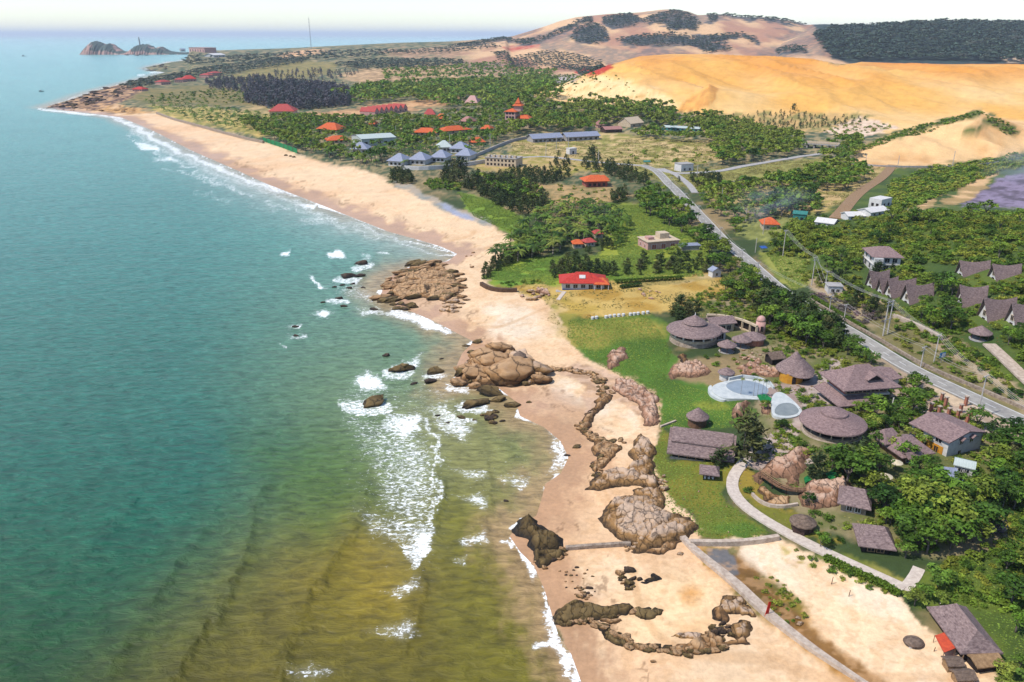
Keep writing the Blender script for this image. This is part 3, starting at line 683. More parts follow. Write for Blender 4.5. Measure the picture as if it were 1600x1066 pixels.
mk('stone_pale', (226,206,186), (184,162,144), scale=1.0, bump=.5, bscale=3)
mk('concrete', (206,200,196), (170,164,160), scale=.7, bump=.25)
mk('path_stone', (238,222,206), (206,188,174), scale=1.3, bump=.3)
mk('terracotta', (206,140,116), (168,104,84), scale=1.5, bump=.3)
mk('asphalt', (186,180,170), (154,148,142), scale=.35, bump=.15, rough=.9)
mk('road_paint', (236,234,228), (210,206,200), scale=1.5, bump=0)
mk('pool_white', (226,228,224), (196,202,202), scale=.5, bump=.05)
mk('pool_water', (168,178,186), (150,162,170), scale=.4, bump=.1, bscale=2.5, rough=.08, spec=.5)
mk('pool_water_green', (160,164,158), (140,146,142), scale=.4, bump=.1, bscale=2.5, rough=.08, spec=.5)
mk('blue_paint', (60,110,190), (45,85,160), scale=.8, bump=0)
mk('net_green', (20,150,90), (12,120,70), scale=1.5, bump=.3)
mk('sheet_green', (20,140,70), (15,110,55), scale=1.5, bump=.1)
mk('cloth_red', (220,52,30), (186,36,22), scale=1.2, bump=.2)
mk('awning_orange', (226,92,56), (190,70,44), scale=1.2, bump=.2)
mk('steel', (196,196,200), (160,160,166), scale=2, bump=0, rough=.5, metal=.3)
mk('pole_concrete', (222,214,206), (190,180,172), scale=1.2, bump=.1)
mk('cable', (206,200,198), (190,184,182), scale=1, bump=0)
mk('sign_blue', (70,140,190), (60,120,170), scale=1, bump=0)
mk('parasol', (240,226,196), (222,204,170), scale=1, bump=.1)
mk('sea_wood', (112,84,62), (80,58,44), scale=1.5, bump=.4)

def rect(A, B, depth):
    a, b = Gm([A, B]); dx, dy = b[0]-a[0], b[1]-a[1]; w = math.hypot(dx, dy); rz = math.atan2(dy, dx)
    c = ((a[0]+b[0])/2-math.sin(rz)*depth/2, (a[1]+b[1])/2+math.cos(rz)*depth/2, min(a[2], b[2])-.05)
    return c, rz, w
def win(par, x, y, z, w, h, ax='x', mat='glass_dark', frame='plaster_white', sub=True, name='window'):
    m = MB()
    if ax == 'x': m.box(x, y, z, w, .16, h)
    else: m.box(x, y, z, .16, w, h)
    o = m.build(name, M[mat], par)
    if sub:
        f = MB(); t = .14
        for (u, zz, su, sz) in ((-w/2-t/2, z-t, t, h+2*t), (w/2+t/2, z-t, t, h+2*t), (0, z-t, w, t), (0, z+h, w, t), (0, z, .08, h)):
            if ax == 'x': f.box(x+u, y, zz, su, .24, sz)
            else: f.box(x, y+u, zz, .24, su, sz)
        f.build('frame', M[frame], o)
    return o
def winrow(par, w, d, side, n, z, ww, wh, sub=True, mat='glass_dark', frame='plaster_white', marg=.8, door=None):
    L = (w if side in 'fb' else d)-2*marg
    for i in range(n):
        u = -L/2+L*(i+.5)/n
        nm = 'door' if door == i else 'window'
        zz, hh = (.05, wh+z-.1) if door == i else (z, wh)
        if side == 'f': win(par, u, -d/2, zz, ww, hh, 'x', mat, frame, sub, nm)
        elif side == 'b': win(par, u, d/2, zz, ww, hh, 'x', mat, frame, sub, nm)
        elif side == 'l': win(par, -w/2, u, zz, ww, hh, 'y', mat, frame, sub, nm)
        else: win(par, w/2, u, zz, ww, hh, 'y', mat, frame, sub, nm)
def house(name, label, A, B, depth, hw, roof='hip', rh=2.2, wall='plaster_white', rmat='tile_purple', over=.7, rid=None, axis='x', wins=(), cat='house', group=None, base=1.2, sub=True, curve=0.0, th=.22):
    loc, rz, w = rect(A, B, depth)
    t = thing(name, label, cat, loc, rz, group)
    MB().box(0, 0, -base, w, depth, hw+base).build('wall', M[wall], t)
    W_, D_ = w+2*over, depth+2*over
    if roof == 'flat':
        m = MB(); m.box(0, 0, hw, W_, D_, .3)
        m.build('roof', M[rmat], t)
    elif roof:
        m = MB()
        if axis == 'y': W_, D_ = D_, W_
        if roof == 'hip': m.hip(W_, D_, hw, rh, W_*.35 if rid is None else rid, th=th, curve=curve, n=4 if curve else 1)
        else:
            m.gable(W_, D_, hw, rh, th=th)
            if axis == 'x':
                for s in (-1, 1): MB().add([(s*(w/2-.1), -depth/2, hw-.02), (s*(w/2-.1), depth/2, hw-.02), (s*(w/2-.1), 0, hw+rh*(depth/D_)-.2), (s*w/2-.0, -depth/2, hw-.02), (s*w/2, depth/2, hw-.02), (s*w/2, 0, hw+rh*(depth/D_)-.2)], [(0, 2, 1), (3, 4, 5), (0, 1, 4, 3), (1, 2, 5, 4), (2, 0, 3, 5)]).build('gable_wall', M[wall], t)
            else:
                for s in (-1, 1): MB().add([(-w/2, s*(depth/2-.1), hw-.02), (w/2, s*(depth/2-.1), hw-.02), (0, s*(depth/2-.1), hw+rh*(w/D_)-.2), (-w/2, s*depth/2, hw-.02), (w/2, s*depth/2, hw-.02), (0, s*depth/2, hw+rh*(w/D_)-.2)], [(0, 2, 1), (3, 4, 5), (0, 1, 4, 3), (1, 2, 5, 4), (2, 0, 3, 5)]).build('gable_wall', M[wall], t)
        if axis == 'y': m.v = [(-y, x, z) for x, y, z in m.v]
        m.build('roof', M[rmat], t)
    for wv in wins: winrow(t, w, depth, sub=sub, **wv)
    t['w'] = w; t['d'] = depth
    return t
def W(side, n, z=1.0, ww=1.1, wh=1.2, **k): return dict(side=side, n=n, z=z, ww=ww, wh=wh, **k)
def plain(o):
    for k in ('w', 'd'):
        if k in o: del o[k]

# ================================================================== NAMED BUILDINGS
# red roofed beach villa
t = house('beach_villa', 'white beach villa with a bright red hip roof standing above the sand', (878, 453), (944, 451), 10, 3.3, 'hip', 2.6, 'plaster_white', 'tile_red', 1.2, wins=[W('f', 5, .9, 1.7, 1.5, door=3), W('l', 2)])
w = t['w']
MB().box(0, -5.1, -.8, w*.98, .35, 1.3).build('painted_base', M['blue_paint'], t)
r = MB().hip(w*.62, 6.5, 3.35, 3.5, w*.3, cx=-.3, cy=-1.6).build('raised_roof', M['tile_red'], t)
MB().slab([(-1.6, -3.9, 4.85), (.9, -3.9, 4.85), (.9, -2.9, 5.9), (-1.6, -2.9, 5.9)], .25).build('skylight', M['plaster_white'], r)
MB().hip(6.4, 9, 3.1, 1.6, 2, cx=w/2-1.2, cy=-2.4).build('porch_roof', M['tile_orange'], t)
for x in (w/2-4, w/2-1.2, w/2+1.6): MB().tube((x, -6.6, -.6), (x, -6.6, 3.1), .16).build('porch_post', M['plaster_white'], t)
MB().box(0, -6.2, -.9, w+5, 3, .9).build('terrace', M['concrete'], t)

def ring(m, r, n, fn):
    for i in range(n): fn(m, r*math.cos(2*PI*i/n), r*math.sin(2*PI*i/n), 2*PI*i/n)
# round two tier restaurant
c = G(1083, 531)
t = thing('round_restaurant', 'round restaurant with a two tier thatched roof on a rough stone base', 'restaurant', c)
R = 7.7
MB().frus(0, 0, -2.5, 1.2, R+.7, R+.1, 28).build('stone_base', M['stone_wall'], t)
MB().frus(0, 0, 1.2, 2.1, R, R, 28).build('wall', M['plaster_cream'], t)
for i in range(14):
    a = 2*PI*i/14
    MB().box(R*math.cos(a)*.98, R*math.sin(a)*.98, 2.1, .4, .5, 1.9, a).build('pillar', M['plaster_white'], t)
MB().frus(0, 0, 2.1, 3.9, R-.9, R-.9, 28).build('window_band', M['shade_in'], t)
m = MB(); m.frus(0, 0, 3.6, 4.0, R+1.6, R+1.3, 32); m.frus(0, 0, 4.0, 5.8, R+1.3, 4.2, 32); m.frus(0, 0, 5.8, 6.6, 4.2, 2.7, 32); m.build('roof', M['thatch'], t)
m = MB(); m.frus(0, 0, 6.4, 6.9, 4.1, 3.6, 24); m.frus(0, 0, 6.9, 8.9, 3.6, .25, 24); o = m.build('upper_roof', M['thatch'], t)
MB().frus(0, 0, 8.8, 9.9, .22, .05, 8).build('finial', M['plaster_white'], o)
t = house('restaurant_annex', 'low thatched annex with dark openings beside the round restaurant', (1112, 534), (1133, 531), 7, 3.2, 'hip', 1.3, 'plaster_white', 'thatch', .9, rid=3, wins=[W('f', 2, .5, 1.7, 2.0, mat='shade_in')], cat='annex', base=2.0)
plain(t)
t = house('thatched_annex_hall', 'long grey thatched hall behind the restaurant annex', (1112, 520), (1146, 517), 6, 3.2, 'gable', 1.5, 'plaster_cream', 'thatch', .8, wins=[W('f', 3, .6, 1.5, 1.7, mat='shade_in')], cat='annex', base=1.5); plain(t)
# curved colonnade
pts = Gm([(1104, 505), (1118, 505.5), (1132, 507), (1146, 510), (1159, 514), (1171, 519), (1181, 524)])
t = thing('curved_colonnade', 'curved cream colonnade with open bays around a terracotta terrace', 'colonnade', pts[0])
q = [p-pts[0] for p in pts]; zt = float(np.mean([p[2] for p in q]))-.6
m = MB(); m2 = MB(); m3 = MB()
for a, b in zip(q, q[1:]):
    L = math.hypot(*(b-a)[:2]); ang = math.atan2(b[1]-a[1], b[0]-a[0]); mx_, my_ = (a[0]+b[0])/2, (a[1]+b[1])/2
    m.box(mx_, my_, zt+3.5, L+.25, .9, .65, ang); m2.box(mx_, my_, zt-2, L+.2, .6, 2.9, ang); m3.box(mx_, my_+1.6, zt-1, L, .3, 4.4, ang)
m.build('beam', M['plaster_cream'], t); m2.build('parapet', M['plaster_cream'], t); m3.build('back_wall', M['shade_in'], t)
for p in q:
    MB().box(p[0], p[1], zt-1.5, .6, .7, 5.0).build('pillar', M['plaster_cream'], t)
top = [(p[0], p[1]-.5, zt+.2) for p in q]
c2 = G(1146, 530)-pts[0]
MB().slab(top+[(q[-1][0]-3, q[-1][1]-6, zt+.2), (c2[0]+4, c2[1]-3, zt+.2), (q[0][0]+3, c2[1]-1, zt+.2)], .5).build('terrace', M['terracotta'], t)
c = G(1187, 521)
t = thing('domed_turret', 'small orange turret with a rounded top at the end of the colonnade', 'turret', c)
m = MB(); m.frus(0, 0, -1, 4.6, 1.9, 1.6, 16); m.dome(0, 0, 4.6, 1.6, 1.6, 1.9, 16, 5); m.build('wall', M['plaster_pink'], t, True)
win(t, 0, -1.72, 1.2, .9, 1.9, 'x', 'shade_in', 'plaster_pink', False, 'doorway')
def kiosk(name, label, px, py, r, h, rh, mat='thatch', wall=None, n=10, posts=6, cat='kiosk', group=None, table=False, ov=.6):
    t = thing(name, label, cat, G(px, py), random.random(), group)
    if wall: MB().frus(0, 0, -.8, h, r, r, n).build('wall', M[wall], t)
    else:
        for i in range(posts):
            a = 2*PI*i/posts; MB().tube((r*.9*math.cos(a), r*.9*math.sin(a), -.6), (r*.9*math.cos(a), r*.9*math.sin(a), h+.2), .11).build('post', M['wood'], t)
        MB().frus(0, 0, -.4, .12, r, r, n).build('floor', M['concrete'], t)
    m = MB(); m.frus(0, 0, h-.15, h+.1, r+ov, r+ov-.05, n*2); m.frus(0, 0, h+.1, h+rh, r+ov-.05, .12, n*2, cap=False); m.build('roof', M[mat], t)
    if table:
        MB().frus(0, 0, .1, .8, .5, .6, 10).build('table', M['plaster_white'], t)
    return t
kiosk('thatched_kiosk', 'small thatched kiosk on posts below the curved colonnade, nearest the restaurant', 1135, 549, 2.6, 2.3, 1.9)
kiosk('thatched_kiosk', 'small thatched kiosk between the other two below the colonnade', 1158, 541, 2.8, 2.4, 1.9)
kiosk('round_brick_hut', 'round brick hut with a low thatched cap below the turret', 1176, 536, 3.6, 2.3, 1.8, wall='terracotta', cat='hut')
kiosk('pool_kiosk', 'little white kiosk with a grey thatched cap at the end of the pool', 1134, 592, 2.0, 2.2, 1.6, wall='plaster_white')

# yellow hut
c = G(1246, 594)
t = thing('yellow_hut', 'bright yellow hut with a tall drooping thatched roof', 'hut', c)
MB().frus(-2.0, 0, -1, 3.0, 3.3, 3.3, 14).build('wall', M['plaster_yellow'], t)
MB().frus(1.8, 1.8, -1, 2.8, 2.6, 2.6, 12).build('porch_wall', M['shade_in'], t)
m = MB(); m.frus(-.5, 1.8, 2.7, 2.95, 5.6, 5.6, 24); m.frus(-.5, 1.8, 2.95, 4.6, 5.6, 3.9, 24, cap=False); m.frus(-.5, 1.8, 4.6, 6.6, 3.9, 1.7, 24, cap=False); m.frus(-.6, 2.0, 6.6, 8.2, 1.7, .45, 24); m.build('roof', M['thatch'], t)
m = MB(); m.frus(.2, -1.4, 2.6, 2.8, 3.7, 3.7, 20); m.frus(.2, -1.4, 2.8, 5.1, 3.7, .3, 20, cap=False); m.build('porch_roof', M['thatch'], t)
win(t, -2.3, -3.3, .2, 1.1, 2.0, 'x', 'shade_in', 'plaster_yellow', False, 'doorway')
t = house('small_thatched_shed', 'small open thatched shed half hidden beside the yellow hut', (1206, 571), (1222, 569), 4, 2.3, 'gable', 1.5, 'shade_in', 'thatch_old', .8, cat='shed'); plain(t)

# two tier resort house
loc, rz, w = rect((1318, 637), (1392, 634), 11)
t = thing('resort_house', 'large two tier resort house with wide brown hipped roofs and open ground floor', 'house', loc, rz)
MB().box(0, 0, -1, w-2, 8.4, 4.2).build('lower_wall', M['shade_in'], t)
MB().box(0, 0, 3.2, w-1, 9.5, .5).build('floor_slab', M['plaster_white'], t)
MB().box(0, .3, 3.7, w-1.8, 8.4, 2.6).build('upper_wall', M['brick'], t)
for i in range(5): win(t, -w/2+2.2+(w-4.4)*i/4, -4.0, 4.1, 2.2, 1.7, 'x', 'shade_in', 'plaster_cream', True)
for x in np.linspace(-w/2+.4, w/2-.4, 6): MB().tube((x, -6.6, -1), (x, -6.6, 3.0), .2, .18, 8).build('column', M['plaster_white'], t)
m = MB()
m.add([(-w/2-3.4, -8.4, 2.5), (w/2-5, -8.4, 2.5), (w/2-5.4, -4.6, 3.8), (-w/2-.1, -4.6, 3.8), (-w/2-3.4, 5, 2.5), (-w/2-.1, 5, 3.8)] + [(-w/2-3.4, -8.4, 2.2), (w/2-5, -8.4, 2.2), (w/2-5.4, -4.6, 3.5), (-w/2-.1, -4.6, 3.5), (-w/2-3.4, 5, 2.2), (-w/2-.1, 5, 3.5)],
      [(0, 1, 2, 3), (0, 3, 5, 4), (9, 8, 7, 6), (10, 11, 9, 6), (0, 6, 7, 1), (1, 7, 8, 2), (4, 10, 6, 0), (4, 5, 11, 10)])
m.build('skirt_roof', M['tile_purple'], t)
m = MB(); m.hip(w+3, 13.5, 6.2, 4.6, 4.0, curve=.35, n=5, th=.3); rf = m.build('roof', M['tile_purple'], t)
g = MB(); g.gable(3.6, 4.6, 8.0, 1.5, cx=0, cy=0, th=.15); g.v = [(-y+1.5, x-3.2, z) for x, y, z in g.v]; d = g.build('gablet', M['tile_purple'], rf)
MB().add([(-.4, -4.85, 8.0), (3.4, -4.85, 8.0), (1.5, -4.85, 9.2), (-.4, -4.5, 8.0), (3.4, -4.5, 8.0), (1.5, -4.5, 9.2)], [(0, 1, 2), (3, 5, 4), (0, 3, 4, 1), (1, 4, 5, 2), (2, 5, 3, 0)]).build('gablet_front', M['shade_in'], rf)
t = house('side_wing', 'brown roofed side wing of the resort beside the paved lot', (1380, 610), (1402, 606), 8, 3.4, 'gable', 1.4, 'plaster_white', 'tile_purple', .7, wins=[W('r', 2, 1, 1.1, 1.3)], cat='house'); plain(t)

# big round pavilion
c = G(1299, 674)
t = thing('round_pavilion', 'wide round pavilion with a shallow brown conical roof and small cap', 'pavilion', c)
MB().frus(0, 0, -1, .35, 7.3, 7.2, 32).build('floor', M['stone_pale'], t)
MB().frus(0, 0, .3, 3.0, 4.8, 4.8, 24).build('core_wall', M['shade_in'], t)
for i in range(16):
    a = 2*PI*i/16; MB().tube((6.8*math.cos(a), 6.8*math.sin(a), .3), (6.8*math.cos(a), 6.8*math.sin(a), 3.1), .14).build('post', M['plaster_cream'], t)
MB().frus(0, 0, .35, 1.1, 7.05, 7.05, 32, cap=False).build('railing', M['stone_wall'], t)
m = MB(); m.frus(0, 0, 2.7, 3.0, 8.2, 8.1, 36); m.frus(0, 0, 3.0, 5.5, 8.1, 2.4, 36, cap=False); rf = m.build('roof', M['tile_purple'], t)
m = MB(); m.frus(0, 0, 5.2, 5.55, 3.4, 3.3, 28); m.frus(0, 0, 5.55, 6.4, 3.3, .4, 28); m.build('cap_roof', M['tile_purple'], rf)

# long thatched hall on the lawn
loc, rz, w = rect((1045, 717), (1143, 723), 9.5)
t = thing('long_thatched_hall', 'long low hall with a stepped grey thatched roof on the lawn', 'hall', loc, rz)
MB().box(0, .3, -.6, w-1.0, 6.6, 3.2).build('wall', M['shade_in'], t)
MB().box(0, -4.6, -.6, w-.4, .25, 1.35).build('low_wall', M['stone_pale'], t)
for x in np.linspace(-w/2+.3, w/2-.3, 8): MB().tube((x, -4.6, .6), (x, -4.6, 2.2), .13).build('post', M['bamboo'], t)
m = MB(); m.gable(w+1.2, 10.8, 2.1, 4.3, th=.35, n=4, sag=.15); rf = m.build('roof', M['thatch'], t)
m = MB(); m.gable(w-.2, 6.4, 4.45, 2.45, th=.3, n=3); m.build('upper_roof', M['thatch'], rf)
kiosk('peaked_hut', 'small peaked thatched hut behind the long hall', 1089, 664, 2.5, 2.6, 2.6, wall='wood')

# small shelter with seats
loc, rz, w = rect((1096, 750), (1119, 751), 3)
t = thing('garden_shelter', 'small open shelter with a grey thatched roof over white seats', 'shelter', loc, rz)
for x in (-1, 1):
    for y in (-1, 1): MB().tube((x*(w/2-.4), y*1.2, -.3), (x*(w/2-.4), y*1.2, 2.2), .09).build('post', M['wood_dark'], t)
m = MB(); m.hip(w+1.3, 4.6, 2.1, 1.3, w*.75, th=.25); m.build('roof', M['thatch'], t)
for x in (-.9, 0, .9): MB().box(x, -.7, 0, .45, .45, .75).build('seat', M['plaster_white'], t)
MB().box(0, .2, -.1, 1.5, .8, .8).build('table', M['wood'], t)

# white and yellow house
loc, rz, w = rect((1478, 714), (1530, 701), 10.5)
t = thing('white_yellow_house', 'two storey white house with a yellow ground floor and outside stairs', 'house', loc, rz)
D = 10.5
MB().box(0, 0, -1.2, w, D, 3.9).build('ground_floor', M['plaster_white'], t)
MB().box(-w/2-.05, .4, -.4, .14, D-1.4, 2.9).build('yellow_wall', M['plaster_yellow'], t)
MB().box(0, 0, 2.7, w+.1, D+.1, 2.2).build('wall', M['plaster_white'], t)
m = MB(); m.gable(D+1.2, w+1.4, 4.75, 1.7, th=.25); m.v = [(-y, x, z) for x, y, z in m.v]; m.build('roof', M['tile_purple'], t)
hh = 4.88
for s in (-1, 1): MB().add([(-w/2, s*(D/2-.15), hh), (w/2, s*(D/2-.15), hh), (0, s*(D/2-.15), hh+1.4), (-w/2, s*D/2, hh), (w/2, s*D/2, hh), (0, s*D/2, hh+1.4)], [(0, 2, 1), (3, 4, 5), (0, 1, 4, 3), (1, 2, 5, 4), (2, 0, 3, 5)]).build('gable_wall', M['plaster_white'], t)
for y in (-2.6, 2.6): win(t, -w/2-.06, y, 3.2, 1.7, 1.2, 'y')
for y in (-2.4, .8): win(t, -w/2-.14, y, .2, 1.1, 1.9, 'y', 'shade_in', 'plaster_yellow')
for x in (-1.6, 2.0):
    o = win(t, x, -D/2-.06, 3.0, 1.2, 1.4, 'x')
    MB().gable(1.3, 2.2, 4.55, .6, cx=0, cy=0, th=.12).build('hood', M['tile_purple'], o).data.transform(__import__('mathutils').Matrix.Translation((x, -D/2-.5, 0)) @ __import__('mathutils').Matrix.Rotation(PI/2, 4, 'Z'))
win(t, -1.5, -D/2-.06, .4, .8, .8, 'x', 'glass_dark', 'plaster_white', False)
m = MB()
for i in range(9): m.box(-w/2-1.2-.36*i, D/2-1.5, -1, .36, 1.6, 3.6-.36*i)
m.build('stairs', M['concrete'], t)
m = MB()
for i in range(8): m.box(w/2+.4+.36*i, -1.0, -1, .36, 2.4, 2.6-.3*i)
m.build('side_stairs', M['terracotta'], t)

t = house('brown_roofed_house', 'low house with a broad brown hipped roof among garden trees', (1409, 724), (1449, 721), 8, 2.7, 'hip', 2.6, 'wood', 'tile_purple', 1.0, rid=3, wins=[W('f', 3, .8, 1.3, 1.3)])
MB().hip(5.5, 6, 3.6, 2.6, 2.2, cx=-2.6, cy=3.2).build('rear_roof', M['tile_purple'], t); MB().gable(2.4, 2.6, 2.7, 1.1, cx=-t['w']/2+1, cy=-4.6, th=.15).build('porch_roof', M['tile_purple'], t); plain(t)
t = house('hip_roofed_cottage', 'brown roofed cottage on the pink rock outcrop, half hidden by trees', (1313, 799), (1352, 806), 6, 2.4, 'hip', 2.5, 'stone_wall', 'thatch', .9, rid=3.2, wins=[W('f', 2, .7, 1.0, 1.1)], cat='cottage', base=2); plain(t)
t = house('path_side_cottage', 'brown hip roofed cottage beside the white path with rubble at its corner', (1346, 862), (1389, 866), 6, 2.0, 'hip', 2.7, 'shade_in', 'thatch', 1.0, rid=3.0, wins=[W('f', 2, .5, 1.2, 1.0, mat='shade_in', frame='bamboo')], cat='cottage'); plain(t)
kiosk('wicker_gazebo', 'dark six sided wicker gazebo on the edge of the white path', 1253, 827, 2.3, 1.9, 1.6, mat='thatch_old', wall='wood_dark', n=6, cat='gazebo', ov=.5)
# lower right beach huts
t = house('beach_bar', 'large grey thatched beach bar at the lower right edge of the sand', (1504, 1032), (1550, 1030), 10, 2.2, None, 0, 'shade_in', 'thatch', cat='bar')
m = MB(); m.hip(11.4, t['w']+2.2, 2.2, 2.7, 6.6, curve=.2, n=3, th=.3); m.v = [(-y, x, z) for x, y, z in m.v]; m.build('roof', M['thatch'], t)
for x in (-t['w']/2-.5, 0, t['w']/2+.5): MB().tube((x, -5.6, -.3), (x, -5.6, 2.2), .1).build('post', M['bamboo'], t)
plain(t)
a = Gm([(1458, 1004), (1474, 1000), (1490, 1026), (1472, 1032)])
t = thing('orange_awning', 'orange canvas awning stretched beside the thatched beach bar', 'awning', a.mean(0)); ctr = a.mean(0)
MB().slab([(p[0]-ctr[0], p[1]-ctr[1], 1.5+.35*(i in (1, 2))) for i, p in enumerate(a)], .06).build('canvas', M['awning_orange'], t)
for p in a: MB().tube((p[0]-ctr[0], p[1]-ctr[1], p[2]-ctr[2]-.3), (p[0]-ctr[0], p[1]-ctr[1], 1.6), .05).build('post', M['wood'], t)
t = house('wicker_stall', 'small wicker sided stall with a sloping thatched roof in front of the beach bar', (1480, 1051), (1502, 1050), 1.8, 1.6, 'gable', .7, 'bamboo', 'thatch_old', .3, cat='stall'); plain(t)

t = house('leaning_stall', 'tiny thatched stall with leaning sticks at the bottom edge of the photo', (1495, 1072), (1520, 1070), 1.8, 1.5, 'gable', .8, 'bamboo', 'thatch_old', .4, cat='stall')
for x in (-1.3, -.4, .5, 1.2): MB().tube((x, -1.8, -.1), (x+.3, -.9, 1.6), .05).build('stick', M['wood'], t)
plain(t)
t = house('bamboo_lean_to', 'open bamboo lean-to with a tan pole roof behind the leaning stall', (1526, 1052), (1562, 1046), 3, 1.6, 'gable', .7, 'shade_in', 'bamboo', .5, cat='lean-to'); plain(t)
c = G(1427, 1006)
t = thing('basket_boat', 'round dark woven basket boat upturned on white blocks on the pale sand', 'boat', c)
m = MB(); m.dome(0, 0, .35, 1.75, 1.5, .75, 20, 5); m.build('hull', M['thatch_old'], t, True)
for x, y in ((-.9, -.9), (.9, -.8), (.2, 1.0)): MB().box(x, y, -.2, .4, .4, .6).build('block', M['plaster_white'], t)
# white villa on the slope
t = house('hillside_villa', 'white two storey villa with a pale hipped roof among the hillside trees', (1362, 425), (1406, 415), 13, 6.6, 'hip', 2.8, 'plaster_white', 'tile_purple', 1.0, rid=4, wins=[W('f', 3, 1, 1.8, 1.9), W('f', 3, 4.2, 1.8, 1.7), W('l', 2, 1, 2.2, 1.9), W('l', 2, 4.2, 2.2, 1.7)], cat='villa', base=3)
MB().box(0, 0, 3.2, t['w']+.9, 13.9, .35).build('balcony_band', M['plaster_white'], t)
MB().box(-t['w']/2+1.5, -7.4, -2, 3.4, 2.2, 8.3).build('corner_bay', M['plaster_white'], t); plain(t)

# A-frame bungalows
def aframe(label, px, py, L, wd, h, rz, group='a-frame bungalows on the hillside'):
    t = thing('a_frame_bungalow', label, 'bungalow', G(px, py), rz, group)
    m = MB(); m.gable(L, wd, .1, h, cx=L/2, th=.3, sag=h*.16, n=6, over=.9); m.build('roof', M['thatch'], t)
    g = MB(); k = .90
    for x, nm in ((.55, 'gable_wall'), (L-.6, 'gable_wall')):
        MB().add([(x, -wd/2*k, -2), (x, wd/2*k, -2), (x, wd/2*k, .1), (x, 0, h*1.0), (x, -wd/2*k, .1)]+[(x+.25, -wd/2*k, -2), (x+.25, wd/2*k, -2), (x+.25, wd/2*k, .1), (x+.25, 0, h*1.0), (x+.25, -wd/2*k, .1)],
                 [(0, 1, 2, 3, 4), (9, 8, 7, 6, 5), (0, 5, 6, 1), (1, 6, 7, 2), (4, 9, 5, 0)]).build(nm, M['plaster_white'], t)
    win(t, .5, 0, 1.5, 1.3, 1.6, 'y', 'glass_dark', 'plaster_cream', True)
    win(t, .5, 0, -1.6, 1.5, 2.2, 'y', 'shade_in', 'plaster_cream', False, 'door')
    MB().box(-.6, 0, -2.2, 2.2, wd*.8, 1.5).build('deck', M['stone_wall'], t)
    MB().box(L/2, 0, -2.4, L-1.6, wd*.84, 2.3).build('wall', M['plaster_white'], t)
    return t
for lb, px, py, L, wd, h, a in [
    ('far left a-frame bungalow of the front row, half behind its neighbour', 1357, 449, 7, 5.5, 6.0, .15), ('narrow a-frame bungalow, second from the left of the front row', 1373, 458, 6, 5.0, 5.6, .1),
    ('a-frame bungalow with a long roof, third from the left of the front row', 1386, 464, 9.5, 6.3, 6.2, .10), ('a-frame bungalow nearest the double pole, with a long curved roof', 1413, 473, 9.5, 6.6, 6.4, .12),
    ('a-frame bungalow standing alone above the small hillside pavilion', 1497, 476, 8, 6.5, 6.4, -.1), ('broad a-frame bungalow right above the small hillside pavilion', 1534, 499, 9.5, 6.8, 6.8, .02), ('a-frame bungalow cut by the right edge of the photo', 1577, 507, 9.5, 6.5, 6.6, .02),
    ('upper a-frame bungalow deep in the trees', 1498, 430, 10, 6.2, 5.0, .0), ('upper a-frame bungalow nearest the right edge', 1549, 436, 9, 6.2, 5.0, .0)]:
    aframe(lb, px, py, L, wd, h, a)
kiosk('hillside_pavilion', 'small peaked pavilion on posts below the a-frame bungalows', 1530, 529, 3.0, 2.2, 2.3, mat='thatch')

# ---- mid distance buildings
def H(*a, **k):
    t = house(*a, **k); plain(t); return t
H('roadside_block', 'small white flat roofed block on the verge beside the road', (1293, 459), (1316, 457), 5, 3.0, 'flat', 0, 'plaster_white', 'concrete', .3, wins=[W('f', 2, .8, 1.2, 1.2)], cat='block')
H('gate_kiosk', 'tiny white gate kiosk with a grey pitched roof near the road', (1113, 434), (1126, 433), 3.2, 3.0, 'gable', 1.4, 'plaster_white', 'metal_grey', .4, axis='y', wins=[W('f', 1, .8, 1.0, 1.2)], cat='kiosk')
t = house('unfinished_house', 'unfinished flat roofed pink house with bare brick walls', (1012, 391), (1060, 388), 11, 4.0, 'flat', 0, 'plaster_pink', 'plaster_cream', .5, wins=[W('f', 3, .6, 2.2, 2.2, mat='brick'), W('l', 2, .8, 1.4, 1.6, mat='brick')])
MB().box(t['w']*.15, 1, 4.3, 5, 5, 2.6).build('roof_room', M['plaster_cream'], t); MB().box(-t['w']*.3, 0, 4.3, 3, 4, 1.2).build('parapet', M['plaster_pink'], t); plain(t)
H('garden_outbuilding', 'low grey outbuilding beside the unfinished pink house', (1064, 392), (1094, 391), 5, 2.2, 'flat', 0, 'plaster_grey', 'metal_grey', .3, cat='outbuilding')
H('palm_cottage', 'orange roofed cottage under the palms, left of its twin', (896, 389), (910, 388), 5, 2.6, 'hip', 1.6, 'plaster_cream', 'tile_orange', .6, wins=[W('f', 2)], cat='cottage')
H('palm_cottage', 'orange roofed cottage under the palms, right of its twin', (916, 387), (930, 385), 5, 2.6, 'hip', 1.6, 'plaster_cream', 'tile_pink', .6, wins=[W('f', 2)], cat='cottage')
H('palm_cottage', 'pink roofed cottage at the back edge of the palm grove', (930, 373), (942, 372), 5, 2.6, 'hip', 1.6, 'plaster_cream', 'tile_pink', .6, wins=[W('f', 2)], cat='cottage')
t = house('orange_roofed_house', 'brick house with a broad orange hipped roof on bare ground', (916, 293), (949, 292), 12, 4.2, 'hip', 3.2, 'brick', 'tile_orange', 1.6, rid=6, wins=[W('f', 4, .8, 1.8, 1.8, mat='shade_in', frame='brick')])
MB().hip(8, 7, 4.2, 2.4, 2, cx=t['w']/2-1, cy=3).build('wing_roof', M['tile_orange'], t); plain(t)
